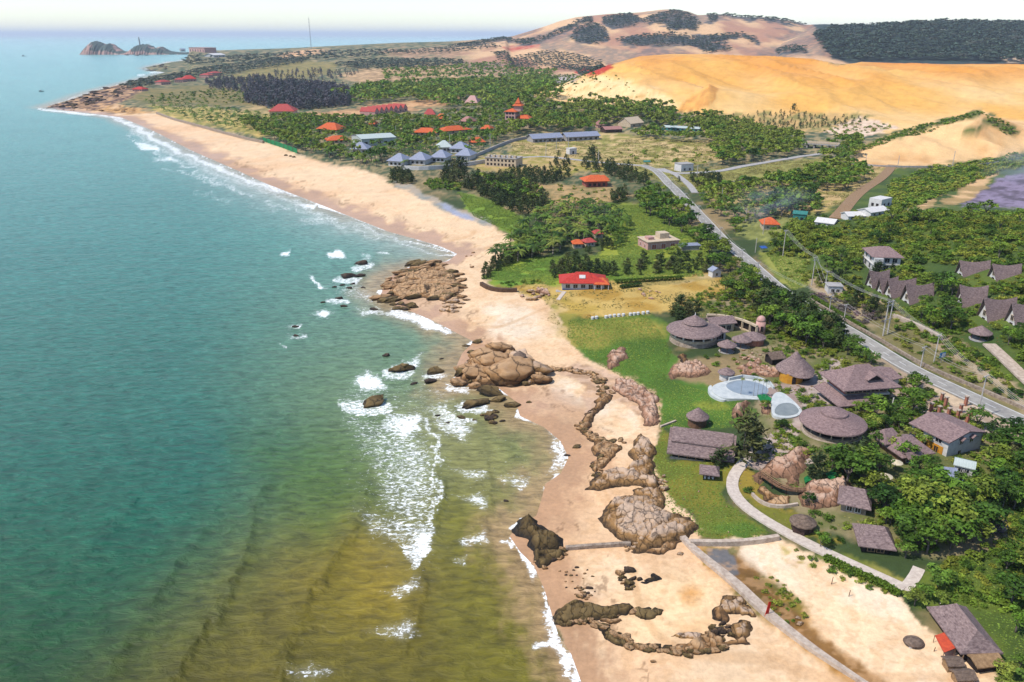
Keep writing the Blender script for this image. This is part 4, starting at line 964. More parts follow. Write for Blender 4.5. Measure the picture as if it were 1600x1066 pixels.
t = house('concrete_shell', 'unfinished grey concrete building with rows of empty window openings', (758, 259), (806, 262), 15, 6.4, 'flat', 0, 'plaster_cream', 'plaster_grey', .4, wins=[W('f', 8, .8, 1.6, 1.7, mat='shade_in'), W('f', 8, 4.0, 1.6, 1.5, mat='shade_in'), W('l', 3, .8, 1.6, 1.7, mat='shade_in')], sub=False, cat='building')
for x in np.linspace(-t['w']/2+2, t['w']/2-2, 6): MB().box(x, -4, 6.7, 2.0, 3, 1.8).build('roof_stub', M['plaster_cream'], t)
plain(t)
for lb, A, B in [('long blue grey roofed shed, left one of the pair by the field', (833, 223), (878, 221)), ('long blue grey roofed shed, right one of the pair by the field', (886, 221), (936, 218))]:
    H('long_shed', lb, A, B, 14, 4.0, 'gable', 3.6, 'plaster_grey', 'metal_grey', 1.2, wins=[W('f', 6, .9, 2.6, 1.8)], cat='shed', sub=False)
# pagoda topped tower block
t = house('tower_block', 'pink four storey tower block with an orange tiled pagoda roof', (789, 199), (805, 200), 14, 17, 'hip', 3, 'plaster_pink', 'tile_orange', 1.0, rid=1, wins=[W('f', 3, 2+4*i, 2.4, 2.2) for i in range(4)]+[W('r', 3, 2+4*i, 2.4, 2.2) for i in range(4)], cat='tower', sub=False)
MB().box(6, 3, 17, 8, 8, 6).build('turret_wall', M['plaster_pink'], t); m = MB(); m.hip(11, 11, 23, 3, 4, cx=6, cy=3); m.hip(6, 6, 25.4, 6, .2, cx=6, cy=3); m.build('turret_roof', M['tile_orange'], t)
MB().box(t['w']/2+7, 3, -1, 14, 12, 11).build('wing_wall', M['plaster_cream'], t); MB().hip(16, 14, 10, 4, 5, cx=t['w']/2+7, cy=3).build('wing_roof', M['tile_orange'], t); plain(t)
t = H('warehouse', 'large pale green warehouse with a low metal roof among palms', (566, 229), (619, 226), 34, 7, 'gable', 2.2, 'metal_pale', 'metal_pale', .6, axis='x', wins=[W('f', 5, 2, 3, 2)], sub=False, cat='warehouse')
GV_ = 'grey roofed villas behind the beach'
for lb, A, B in [('grey hip roofed villa nearest the warehouse', (549, 240), (573, 240)), ('grey hip roofed villa at the seaward end of the walled row', (607, 259), (629, 260)), ('grey hip roofed villa second along the walled row', (640, 257), (664, 258)),
                 ('grey hip roofed villa third along the walled row', (674, 253), (696, 254)), ('grey hip roofed villa at the landward end of the walled row', (713, 250), (734, 251)), ('grey hip roofed villa behind the landward end of the row', (704, 239), (726, 240)), ('pale flat topped villa behind the walled row', (685, 237), (705, 237))]:
    H('grey_villa', lb, A, B, 16, 4.0, 'hip', 5.0, 'plaster_white', 'metal_pale' if 'pale' in lb else 'metal_grey', 1.2, rid=2, wins=[W('f', 3, .9, 2, 1.8)], group=GV_, cat='villa', sub=False)
GR = 'red and orange roofed resort houses in the palms'
for nm, lb, A, B, dp, hw, rh, rm, cat in [
    ('resort_house', 'wide red roofed house at the edge of the dark pine wood', (421, 180), (459, 180), 26, 5, 8, 'tile_pink', 'house'),
    ('resort_lodge', 'orange roofed lodge in the palms, tallest of the two by the warehouse', (495, 208), (526, 209), 22, 4, 6, 'tile_orange', 'lodge'),
    ('resort_lodge', 'low orange roofed lodge directly left of the warehouse', (513, 224), (546, 223), 14, 3, 3.5, 'tile_orange', 'lodge'),
    ('resort_row', 'long low orange roof behind the grey villas, shorter and left of its twin', (646, 212), (682, 212), 14, 3.4, 4, 'tile_orange', 'house'),
    ('resort_row', 'long low orange roof behind the grey villas, longer and right of its twin', (691, 210), (736, 207), 14, 3.4, 4, 'tile_orange', 'house'),
    ('resort_cottage', 'small orange roofed cottage near the walled road', (740, 228), (757, 227), 12, 3.2, 4, 'tile_orange', 'cottage'),
    ('resort_cottage', 'small orange roofed cottage left of the tower block', (752, 206), (765, 206), 12, 3.2, 3.4, 'tile_orange', 'cottage'),
    ('resort_cottage', 'red roofed cottage in the wood, left of two', (664, 184), (679, 184), 18, 4, 6, 'tile_pink', 'cottage'),
    ('resort_cottage', 'orange roofed cottage in the wood, right of two', (681, 189), (694, 189), 14, 3, 5, 'tile_orange', 'cottage'),
    ('resort_cottage', 'small salmon roofed cottage half buried in trees', (719, 193), (729, 194), 14, 3, 5, 'metal_rust', 'cottage'),
    ('resort_cottage', 'tiny orange roofed cottage in the palms behind the warehouse', (577, 198), (585, 198), 12, 3, 4, 'tile_orange', 'cottage'),
    ('forest_house', 'pale pink roofed house beyond the wood', (727, 165), (745, 165), 30, 4, 9, 'plaster_pink', 'house'),
    ('far_hall', 'big red tiered hall of the far seaside complex', (288, 128), (307, 127), 24, 6, 7, 'tile_red', 'hall'), ('far_block', 'pink roofed block left of the far tiered hall', (273, 129), (286, 129), 18, 6, 3.5, 'tile_pink', 'block'),
    ('far_block', 'pink roofed block nearest the sea in the far complex', (252, 133), (267, 132), 18, 6, 3.5, 'tile_pink', 'block'), ('far_block', 'pink roofed block right of the far tiered hall', (312, 122), (326, 122), 18, 7, 3.5, 'tile_pink', 'block'),
    ('far_block', 'pink roofed block at the landward end of the far complex', (332, 119), (347, 118), 18, 7, 3.5, 'tile_pink', 'block'), ('far_block', 'small red roofed block lower down near the far rocks', (207, 143), (222, 143), 18, 4, 4, 'tile_red', 'block')]:
    H(nm, lb, A, B, dp, hw, 'hip', rh, 'plaster_pink' if 'far' in nm else 'plaster_cream', rm, .8 if 'far' in nm else 1.3, wins=[W('f', 4, 1, 2.2, 1.8)], group=GR if 'resort' in nm else None, cat=cat, sub=False)
# terrace of red gables
pa, pb = (586, 181), (638, 174)
for i in range(7):
    A = (pa[0]+(pb[0]-pa[0])*i/7, pa[1]+(pb[1]-pa[1])*i/7); B = (pa[0]+(pb[0]-pa[0])*(i+.86)/7, pa[1]+(pb[1]-pa[1])*(i+.86)/7)
    H('terrace_house', 'narrow red gabled house in the long terrace below the wood', A, B, 22, 5, 'gable', 5, 'plaster_pink', 'tile_pink', .3, axis='y', wins=[W('f', 1, 1.5, 2.2, 2)], group='red gabled terrace houses', cat='house', sub=False)
H('field_box', 'small white box shed with a plain front at the edge of the field', (890, 242), (901, 241), 5, 5, 'flat', 0, 'plaster_white', 'plaster_white', .2, wins=[W('f', 1, .5, 1.6, 2.4)], cat='shed', sub=False)
H('junction_building', 'white walled building beside the road junction', (1064, 269), (1083, 267), 9, 5.5, 'flat', 0, 'plaster_white', 'plaster_grey', .3, wins=[W('f', 2, 1, 1.6, 1.6)], cat='building', sub=False)
H('field_house', 'pale roofed house in the trees behind the two long sheds', (985, 199), (1005, 197), 18, 4, 'gable', 6, 'plaster_cream', 'plaster_cream', .8, cat='house', sub=False, wins=[W('f', 2, 1, 2, 1.6)])
H('forest_cabin', 'small salmon roofed cabin just left of the sandy clearing', (934, 200), (943, 200), 10, 3.5, 'hip', 4, 'plaster_pink', 'metal_rust', .8, cat='cabin', sub=False, wins=[W('f', 1, 1, 2, 1.4)])
t = H('rust_workshop', 'long low workshop with a rusty pink roof beside the field', (946, 208), (972, 207), 14, 3.5, 'gable', 2.5, 'wood_dark', 'metal_rust', .8, cat='workshop', sub=False, wins=[W('f', 3, 1, 2.2, 1.4)])
H('greenhouse_roof', 'long pale blue roofed shelter sunk in the green wood', (1034, 203), (1092, 206), 14, 3, 'gable', 1.4, 'metal_teal', 'metal_pale', .5, cat='shelter', sub=False, wins=[W('f', 8, .7, 2.2, 1.4)])
H('roadside_house', 'cream house with a salmon pyramid roof in smoke by the road', (1192, 360), (1216, 358), 9, 3.4, 'hip', 2.8, 'plaster_cream', 'tile_orange', .8, rid=1, wins=[W('f', 2)], cat='house')
H('teal_shed', 'green blue metal shed in front of the dark trees', (1238, 345), (1259, 344), 6, 4, 'gable', 1.2, 'metal_teal', 'metal_teal', .4, wins=[W('f', 2, .8, 1.4, 1.4)], cat='shed', sub=False)
H('white_shed', 'white low roofed shed at the foot of the green hillside', (1273, 354), (1302, 352), 9, 2.6, 'gable', 1.6, 'plaster_white', 'plaster_white', .5, cat='shed', sub=False, wins=[W('f', 3, .8, 1.2, 1)])
H('white_shed', 'white low roofed shed in bushes, lower one of two below the dirt track', (1325, 345), (1352, 340), 8, 2.4, 'gable', 1.5, 'plaster_white', 'plaster_white', .5, cat='shed', sub=False, wins=[W('f', 3, .8, 1.2, 1)])
H('white_shed', 'white roofed shed in bushes, upper one of two below the dirt track', (1360, 340), (1388, 332), 8, 2.6, 'gable', 1.6, 'plaster_white', 'plaster_white', .5, cat='shed', sub=False, wins=[W('f', 3, .8, 1.2, 1)])
H('ruined_house', 'roofless white house shell at the end of the dirt track', (1376, 326), (1392, 323), 7, 5, None, 0, 'plaster_white', 'plaster_white', wins=[W('f', 2, 1, 1.4, 1.6, mat='shade_in'), W('l', 2, 1, 1.4, 1.6, mat='shade_in')], cat='house', sub=False)
H('grey_roofed_shack', 'grey sheet roofed shack tucked in the dense lower right trees', (1474, 762), (1499, 766), 5, 2.4, 'flat', 0, 'plaster_grey', 'metal_grey', .5, wins=[W('f', 2, .6, 1.0, 1.0)], cat='shack')
H('sheet_roof_shed', 'long pale sheet roofed shed in front of the white and yellow house', (1490, 738), (1518, 746), 3.5, 2.4, 'gable', .9, 'plaster_white', 'metal_pale', .4, wins=[W('f', 2, .8, 1.2, .9)], cat='shed')
H('far_white_house', 'far white house above the dark wood on the skyline', (334, 90), (352, 89), 40, 8, 'gable', 6, 'plaster_white', 'plaster_white', 2, cat='house', sub=False, wins=[W('f', 3, 2, 4, 3)])
H('neck_building', 'long pale building on the sandy neck of the far headland', (296, 83), (320, 82.4), 50, 22, 'flat', 0, 'plaster_pink', 'plaster_pink', 2, cat='building', sub=False, wins=[W('f', 6, 6, 7, 9)])
# bridge over the creek
a, b = Gm([(1258, 230), (1310, 234)])
t = thing('low_bridge', 'low concrete bridge on dark piers in front of the olive pond', 'bridge', (a+b)/2, math.atan2(b[1]-a[1], b[0]-a[0])); L = np.linalg.norm(b-a)
MB().box(0, 0, 3.4, L, 9, 1.0).build('deck', M['concrete'], t)
for s in (-1, 1): MB().box(0, s*4.4, 4.4, L, .3, 1.0).build('parapet', M['plaster_cream'], t)
for x in np.linspace(-L/2+2, L/2-2, 5): MB().box(x, 0, -2, 1.2, 7.5, 5.4).build('pier', M['plaster_grey'], t)
# lighthouse
H('headland_hut', 'grey hut on the low rocks at the far headland', (283, 80.5), (290, 80.4), 20, 12, 'gable', 6, 'plaster_grey', 'metal_grey', 1, cat='hut', sub=False, wins=[W('f', 1, 3, 5, 4)])
# ================================================================== ROADS, PATHS, WALLS, POLES
ROADS_ = []
def resample(p, step):
    p = np.asarray(p, float); d = np.r_[0, np.cumsum(np.hypot(*np.diff(p[:, :2], axis=0).T))]
    n = max(2, int(d[-1]/step)+1); s = np.linspace(0, d[-1], n)
    # smooth with a small moving average for rounded bends
    q = np.stack([np.interp(s, d, p[:, k]) for k in range(2)], 1)
    for _ in range(6): q[1:-1] = (q[:-2]+q[1:-1]*2+q[2:])/4
    return q, s
def ribbon_geo(line, width, lift, step=4.0, off=0.0, th=.6, zs=None):
    base = resample(line, step)[0]
    q, s = resample(line, step); t = np.gradient(q, axis=0); t /= np.hypot(t[:, 0], t[:, 1])[:, None]; nrm = np.stack([-t[:, 1], t[:, 0]], 1)
    q = q+nrm*off
    ws = np.broadcast_to(np.asarray(width, float), (len(q),)) if np.isscalar(width) else np.interp(s, np.linspace(0, s[-1], len(width)), width)
    z = np.maximum.reduce([hfun(*(q+nrm*k*ws[:, None]/2).T) for k in (-1, 0, 1)])
    if off:
        t0 = np.gradient(base, axis=0); t0 /= np.hypot(t0[:, 0], t0[:, 1])[:, None]; n0 = np.stack([-t0[:, 1], t0[:, 0]], 1)
        z = np.maximum.reduce([hfun(*(base+n0*k*3.3).T) for k in (-1, 0, 1)])
    for _ in range(4): z[1:-1] = (z[:-2]+z[1:-1]*2+z[2:])/4
    z = z+lift; L = q-nrm*ws[:, None]/2; R = q+nrm*ws[:, None]/2
    m = MB(); vs = []
    for i in range(len(q)): vs += [(*L[i], z[i]), (*R[i], z[i]), (*L[i], z[i]-th), (*R[i], z[i]-th)]
    fs = []
    for i in range(len(q)-1):
        a, b = 4*i, 4*i+4; fs += [(a, b, b+1, a+1), (a, a+2, b+2, b), (a+1, b+1, b+3, a+3)]
    fs += [(0, 1, 3, 2), (4*len(q)-4, 4*len(q)-2, 4*len(q)-1, 4*len(q)-3)]
    m.add(vs, fs); return m, q, z, nrm
ROAD_PX = [(1002,258),(1024,266),(1040,282),(1058,300),(1078,320),(1096,340),(1128,375),(1160,401),(1192,430),(1224,458),(1262,482),(1330,521),(1400,565),(1443,589),(1500,614),(1600,660),(1720,715)]
rl = Gm(ROAD_PX)[:, :2]
m, q, z, nrm = ribbon_geo(rl, 6.6, .30); o = structure(m.build('road', M['asphalt']))
m, *_ = ribbon_geo(rl, .35, .31, off=2.95, th=.02); e = MB(); e.add(m.v, m.f); m2, *_ = ribbon_geo(rl, .35, .31, off=-2.95, th=.02); e.add(m2.v, m2.f)
for i in range(0, len(q)-1, 2):
    a, b = q[i], q[i]+(q[i+1]-q[i])*.8; n_ = nrm[i]*.16
    e.add([(*(a-n_), z[i]+.012), (*(b-n_), z[i]+(z[i+1]-z[i])*.8+.012), (*(b+n_), z[i]+(z[i+1]-z[i])*.8+.012), (*(a+n_), z[i]+.012)], [(0, 1, 2, 3)])
structure(e.build('road_marking', M['road_paint']))
ROADS_.append(([tuple(a) for a in rl], 5.0))
for nm, ln, w_, mt, lift in [('side_road', [(1026,264),(1050,272),(1080,271),(1120,269),(1180,257),(1240,247),(1285,240)], 6, 'concrete', .25), ('side_road', [(1012,260),(960,256),(900,250),(850,244),(800,248)], 5, 'concrete', .2),
                    ('slip_road', [(1034,264),(1056,273),(1076,288),(1086,302)], 4.5, 'concrete', .35),
                    ('path', [(1196,690),(1186,704),(1168,718),(1150,734),(1140,750),(1139,766),(1150,783),(1180,805),(1220,829),(1262,851),(1300,869),(1345,889),(1385,907),(1414,920)], 2.7, 'path_stone', .12),
                    ('path', [(1412,922),(1432,915),(1440,900),(1436,888)], 2.2, 'path_stone', .12), ('path', [(882,456),(878,461),(872,469)], 1.6, 'path_stone', .2),
                    ('dirt_track', [(1395,258),(1384,272),(1350,296),(1332,312),(1318,330),(1306,343)], 7, 'bamboo', .2), ('dirt_track', [(1545,540),(1570,560),(1600,595),(1640,625)], 4, 'stone_pale', .25)]:
    l = Gm(ln)[:, :2]; mb, *_ = ribbon_geo(l, w_, lift, 2.5 if 'path' in nm else 5); structure(mb.build(nm, M[mt])); ROADS_.append(([tuple(a) for a in l], w_/2+.6))

def wall_thing(name, label, cat, ln, width, height, mat, step=3, group=None, depth=1.0):
    mb, q, z, _ = ribbon_geo(Gm(ln)[:, :2], width, height, step, th=height+depth)
    return tag(mb.build(name, M[mat]), label, cat, group)
wall_thing('sea_wall', 'long pale flat topped sea wall running down the sand to the bottom edge', 'wall', [(1066,842),(1078,856),(1092,868),(1122,892),(1150,914),(1180,944),(1205,967),(1262,1012),(1346,1068),(1420,1116)], [1.3,1.6,2.0,1.9,1.4,.8,.6], .75, 'stone_pale', 1.5)
wall_thing('garden_wall', 'straight stone wall between the lawn and the stained pool of sand', 'wall', [(1078,851),(1110,852),(1150,852),(1190,848),(1216,843)], 1.0, 1.1, 'stone_pale', 1.5)
wall_thing('groyne_wall', 'low dark groyne wall from the weedy rocks to the pale headland rock', 'wall', [(884,859),(920,856),(955,854),(985,852)], .8, .8, 'stone_wall', 1.5)
wall_thing('lawn_wall', 'thin low wall crossing the lawn behind the long thatched hall', 'wall', [(1032,668),(1045,664),(1056,659)], .5, .5, 'stone_pale', 1.5)
wall_thing('beach_wall', 'low brown retaining wall along the top of the far beach', 'wall', [(245,178),(272,188),(310,198),(345,208),(380,217),(412,224)], 2.0, 2.2, 'stone_wall', 10)
wall_thing('boundary_wall', 'long pale boundary wall in front of the grey roofed villas', 'wall', [(628,265),(650,268),(695,265),(735,259),(758,255)], 1.0, 3.0, 'plaster_white', 8)
wall_thing('boundary_wall', 'pale roadside wall behind the concrete shell', 'wall', [(730,251),(760,238),(800,221),(830,216)], 1.0, 2.5, 'concrete', 8)
wall_thing('roadside_wall', 'low stone retaining wall between the road and the hillside', 'wall', [(1262,468),(1290,484),(1330,508),(1400,548),(1450,578),(1520,605),(1600,640),(1660,668)], .7, 1.0, 'stone_wall', 4)
wall_thing('terrace_wall', 'pale rubble terrace wall below the a-frame bungalows', 'wall', [(1395,496),(1420,506),(1450,520),(1470,532)], 1.2, 1.4, 'stone_pale', 3)
wall_thing('dune_fence_wall', 'thin grey wall along the foot of the pale dune', 'wall', [(1330,257),(1380,262),(1440,262),(1500,262),(1560,255)], .8, 1.2, 'plaster_grey', 8)
wall_thing('rubble_wall', 'dark curved dry stone wall around the villa lawn above the sand', 'wall', [(752,446),(766,455),(790,457),(808,456)], 1.4, 1.5, 'sea_wood', 2)
wall_thing('rockery_wall', 'low curved pale kerb wall around the grass beside the footbridge', 'wall', [(1175,774),(1182,786),(1200,795),(1222,797),(1246,790)], .5, .7, 'stone_pale', 1.5)
# curved bridge on the rocks
pts = Gm([(1187,751),(1196,757),(1206,764),(1216,770),(1228,773),(1242,773),(1256,771)]); b0 = pts[0]
t = thing('footbridge', 'curved wooden footbridge with railings over a rocky gully', 'footbridge', b0)
zb = float(pts[:, 2].max())+.9-b0[2]; q = [(p[0]-b0[0], p[1]-b0[1], zb+.25*math.sin(PI*i/6)) for i, p in enumerate(pts)]
m = MB()
for a, b in zip(q, q[1:]):
    L = math.hypot(b[0]-a[0], b[1]-a[1]); m.box((a[0]+b[0])/2, (a[1]+b[1])/2, (a[2]+b[2])/2-.2, L+.2, 1.5, .22, math.atan2(b[1]-a[1], b[0]-a[0]))
m.build('deck', M['wood'], t)
for s in (-.75, .75):
    m = MB(); m.path([(a, b+s, c+.95) for a, b, c in q], .07); m.path([(a, b+s, c+.5) for a, b, c in q], .05)
    for a, b, c in q: m.tube((a, b+s, c-.1), (a, b+s, c+1.0), .07)
    m.build('railing', M['bamboo'], t)
for a, b, c in q[::2]: MB().tube((a, b, -2), (a, b, c-.1), .14).build('post', M['wood_dark'], t)
# poles
def top_h(x, y, z, py):
    v = (py-533)/F; return CH-y*(v*CP+SP)/(CP-v*SP)-z
POLES = {}
def pole(label, px, py, pt, kind='single', r=.17, group='power poles along the road'):
    a = G(px, py); h = max(4.5, top_h(*a, pt)); t = thing('power_pole', label, 'power pole', a, .55, group)
    MB().tube((0, 0, -.5), (0, 0, h), r*1.25, r*.85, 8).build('pole', M['pole_concrete'], t)
    if kind != 'plain':
        for k, zz in enumerate((h-.35, h-1.3) if kind == 'cross' else (h-.35,)):
            MB().box(0, 0, zz, 2.4, .14, .16).build('crossarm', M['steel'], t)
            for x in (-1.05, -.4, .4, 1.05):
                if k == 0: MB().frus(x, 0, zz+.16, zz+.5, .09, .05, 6).build('insulator', M['plaster_white'], t)
    return np.array(a)+np.array((0, 0, h))
RP = [('tall power pole on the grassy verge just below the smoking bushes', 1223, 400, 360), ('power pole with crossarms on the verge, right of the small hedge', 1268, 446, 402), ('power pole beside the small white roadside block', 1290, 446, 424),
      ('power pole with double crossarms in front of the dry purple shrubs', 1294, 497, 462), ('plain power pole by the road, between the dry shrubs and the double pole', 1318, 504, 476), ('power pole with crossarms at the bend where the trees hide the road', 1438, 575, 542),
      ('leaning tall power pole beside the blue sign', 1459, 566, 523), ('tall power pole nearest the brick pillars', 1526, 653, 587)]
tp = []
for i, (lb, x, y, pt) in enumerate(RP): tp.append(pole(lb, x, y, pt, 'cross' if i in (1, 3, 5) else 'single'))
t2 = []
for i, (x, y, pt) in enumerate([(1048, 297, 277), (1070, 323, 302), (1091, 344, 322), (1124, 383, 356), (1158, 417, 390), (1182, 438, 410)]):
    t2.append(pole('thin concrete power pole on the seaward side of the road, %s from the junction' % ['first', 'second', 'third', 'fourth', 'fifth', 'sixth'][i], x, y, pt, 'single', .15))

FP = 'far power poles across the fields'
for lb, x, y, pt in [('far power pole in front of the pond scrub', 1127, 318, 293), ('far power pole between smoke and the teal shed', 1165, 346, 325), ('pole by the junction building', 1089, 278, 258), ('pole in front of the right long shed', 935, 252, 234), ('pole in front of the left long shed, left one', 853, 244, 219),
                     ('pole between the two long sheds', 888, 238, 212), ('pole left of the field box shed', 869, 235, 213), ('tall pole in the palms right of the warehouse', 619, 216, 196), ('tall pole in the palms behind the warehouse', 594, 206, 190), ('tall pole beside the grey villas', 703, 232, 210),
                     ('tall pole on the walled road by the concrete shell', 766, 232, 208), ('pole at the left end of the low bridge', 1252, 236, 214), ('pole at the right end of the low bridge', 1303, 248, 222), ('pole on the pale dune foot, tallest', 1488, 260, 236), ('pole on the pale dune foot, left one', 1352, 256, 242), ('pole on the pale dune foot, between the other two', 1403, 258, 243),
                     ('thin pole beside the hillside thicket', 1192, 366, 342), ('pole near the blue stall by the road', 1180, 395, 372)]:
    pole(lb, x, y, pt, 'plain', .15 if y > 300 else .22, FP)
a, b = Gm([(1379.5, 525), (1386.5, 522)]); t = thing('double_power_pole', 'double concrete power pole joined by steel crossbars beside the road', 'power pole', (a+b)/2, math.atan2(b[1]-a[1], b[0]-a[0])); L = np.linalg.norm((b-a)[:2]); h = top_h(*a, 471)
for s in (-1, 1): MB().tube((s*L/2, 0, -.6), (s*L/2, 0, h), .26, .18, 8).build('pole', M['pole_concrete'], t)
for zz in (h-.5, h-1.8, h*.45): MB().box(0, 0, zz, L+1.8, .18, .2).build('crossarm', M['steel'], t)
dbl = (a+b)/2+np.array((0, 0, h-.3))
def cables(label, pts, dz=.25, sp=(-1.0, -.35, .35, 1.0)):
    m = MB()
    for p, q in zip(pts, pts[1:]):
        d = (q-p)[:2]; d /= np.linalg.norm(d); n = np.array([-d[1], d[0], 0])
        for s in sp:
            c = [p+(q-p)*t+n*s+np.array((0, 0, dz-4*1.3*t*(1-t))) for t in np.linspace(0, 1, 9)]; m.path(c, .032, 3)
    tag(m.build('power_cable', M['cable']), label, 'power cable', 'power cables')
far_tp = np.array(P(1700, 690, 14))
cables('run of pale power cables along the landward side of the road', [tp[0], tp[1], tp[2], dbl, tp[6], tp[7], far_tp])
cables('run of power cables on the poles closest to the road', [tp[1], tp[3], tp[4], tp[5], tp[7]], .1, (-.8, .8))
cables('thin run of cables along the seaward side of the road', t2+[tp[3]], .1, (-.6, .6))
# transformer and sign
a = G(1470, 567); t = thing('pole_sign', 'small blue and white sign on a post beside the leaning pole', 'sign', a, .3); MB().tube((0, 0, -.3), (0, 0, 3.4), .1).build('post', M['steel'], t); MB().box(0, -.12, 1.9, 2.2, .12, 1.6).build('panel', M['sign_blue'], t); MB().box(.3, -.22, 2.1, 1.2, .06, 1.1).build('plate', M['plaster_white'], t)
a = G(1192, 394); t = thing('roadside_stall', 'tiny blue roadside stall near the smoke', 'stall', a, .2)
for x in (-1, 1):
    for y in (-.8, .8): MB().tube((x, y, -.2), (x, y, 2.2), .07).build('post', M['steel'], t)
MB().slab([(-1.6, -1.3, 2.2), (1.6, -1.3, 2.2), (1.6, 1.3, 2.7), (-1.6, 1.3, 2.7)], .08).build('roof', M['blue_paint'], t)
a = G(1010, 258); t = thing('bus_shelter', 'small teal roofed shelter at the road junction', 'shelter', a, .2)
for x in (-2, 2):
    for y in (-1, 1): MB().tube((x, y, -.2), (x, y, 2.8), .12).build('post', M['steel'], t)
MB().gable(5.5, 3.6, 2.8, .9).build('roof', M['metal_teal'], t)
# pools
def poly_thing(pxs, z0=None):
    w_ = Gm(pxs); z = float(w_[:, 2].max()) if z0 is None else z0; c = w_.mean(0); c[2] = z; return c, [(p[0]-c[0], p[1]-c[1]) for p in np.array([P(a, b, z) for a, b in pxs])]
def smooth_loop(pts, k=3):
    p = np.array(pts, float)
    for _ in range(k): n = np.roll(p, -1, 0); p = np.stack([p*.75+n*.25, p*.25+n*.75], 1).reshape(-1, 2)
    return [tuple(x) for x in p]
c, po = poly_thing([(1110,607),(1117,599),(1136,594),(1160,590),(1184,593),(1203,600),(1209,609),(1205,620),(1192,624),(1168,622),(1150,622),(1134,622),(1120,617)]); c[2] -= .3; zp = c[2]
def loc_poly(pxs, c): return [(p[0]-c[0], p[1]-c[1]) for p in np.array([P(a, b, c[2]) for a, b in pxs])]
t = thing('swimming_pool', 'large drained grey swimming pool with a thick white curved rim', 'swimming pool', c)
MB().slab([(x, y, .1) for x, y in smooth_loop(po)], 2.0).build('rim', M['pool_white'], t)
MB().slab([(x, y, .16) for x, y in smooth_loop(loc_poly([(1132,604),(1140,597),(1160,594),(1182,598),(1197,604),(1202,612),(1196,620),(1170,619),(1146,614)], c))], .2).build('water', M['pool_water'], t)
ln = loc_poly([(1139,595),(1160,590.5),(1184,593.5),(1202,600.5),(1208.5,609)], c); m = MB()
for a, b in zip(ln, ln[1:]):
    m.box((a[0]+b[0])/2, (a[1]+b[1])/2, -.2, math.hypot(b[0]-a[0], b[1]-a[1])+.2, .45, 1.2, math.atan2(b[1]-a[1], b[0]-a[0]))
m.build('back_wall', M['pool_white'], t)
MB().slab([(x, y, -.35) for x, y in smooth_loop(loc_poly([(1106,603),(1112,599),(1113,606),(1122,615),(1138,622),(1130,625),(1114,618),(1107,611)], c))], 1.2).build('spill_ledge', M['pool_white'], t)
c2, po2 = poly_thing([(1205,622),(1212,614),(1222,614),(1236,624),(1253,641),(1253,648),(1240,654),(1222,655),(1207,651),(1205,640)])
t = thing('lower_pool', 'small lower pool with a white deck beside the paved court', 'swimming pool', c2)
MB().slab([(x, y, .3) for x, y in smooth_loop(po2)], 1.6).build('deck', M['pool_white'], t)
MB().slab([(x, y, .36) for x, y in smooth_loop(loc_poly([(1209,643),(1217,632),(1238,631),(1249,642),(1246,648),(1232,652),(1212,650)], c2), 2)], .2).build('water', M['pool_water_green'], t)
for pxs, lb in [([(1183,618),(1196,617),(1206,624),(1203,630),(1188,627)], 'bright green ground sheet between the two pools'), ([(1256,748),(1262,744),(1268,751),(1258,756)], 'small bright green sheet on the pink rocks'), ([(1290,742),(1312,728),(1320,732),(1318,745),(1300,752)], 'green ground sheet beside the dark tree by the pink rocks')]:
    c, po = poly_thing(pxs); t = MB().slab([(x, y, .25) for x, y in po], .3).build('ground_sheet', M['sheet_green']); t.location = c; tag(t, lb, 'ground sheet')
# drums along the lawn
for i, (x, y) in enumerate([(926,499),(932,498),(947,497),(953,496),(960,495),(967,494.6),(974,494),(985,493),(991,492.4),(997,491.8),(1005,491),(1012,490)]):
    a = G(x, y); m = MB(); m.frus(0, 0, -.3, .9, .62, .66, 12); m.frus(0, 0, .9, 1.0, .66, .5, 12); o = m.build('white_drum', M['plaster_white']); o.location = a; tag(o, 'white drum in the row along the top of the green lawn', 'drum', 'white drums along the lawn')
# net fence
pts = Gm([(411, 221), (438, 230), (465, 240)])
t = thing('net_fence', 'bright green net fence at the back of the far beach', 'fence', pts[0]); q = pts-pts[0]; m = MB()
for a, b in zip(q, q[1:]): m.box((a[0]+b[0])/2, (a[1]+b[1])/2, min(a[2], b[2])-.5, math.hypot(*(b-a)[:2]), .15, 4.6, math.atan2(b[1]-a[1], b[0]-a[0]))
m.build('net', M['net_green'], t)
for k in np.linspace(0, 1, 9):
    p = q[0]+(q[2]-q[0])*k; MB().tube((p[0], p[1]-.3, p[2]-.5), (p[0], p[1]-.3, p[2]+4.4), .14).build('post', M['wood'], t)
# brick pillars
for i, (x, y) in enumerate([(1454,643),(1466,650),(1476,637),(1481,652),(1495,657),(1500,645),(1508,634),(1511,660),(1517,650),(1470,630)]):
    a = G(x, y); t = thing('brick_pillar', 'ragged free standing brick pillar in the ruin beside the road', 'pillar', a, .3, 'ruined brick pillars'); h = 2.4+.9*((i*7) % 5)/5; MB().box(0, 0, -.4, .75, .75, h+.4, 0, .86).build('shaft', M['terracotta'], t); MB().box(0, 0, h, .95, .95, .25).build('cap', M['stone_pale'], t)
# parasols
for lb, x, y in [('cream parasol beside the brown roofed house', 1398, 735), ('small cream parasol among the garden trees', 1382, 757)]:
    a = G(x, y); t = thing('parasol', lb, 'parasol', a); MB().tube((0, 0, -.2), (0, 0, 2.5), .06).build('pole', M['wood'], t); m = MB(); m.frus(0, 0, 2.05, 2.12, 1.5, 1.5, 10); m.frus(0, 0, 2.12, 2.8, 1.5, .08, 10, cap=False); m.build('canopy', M['parasol'], t)
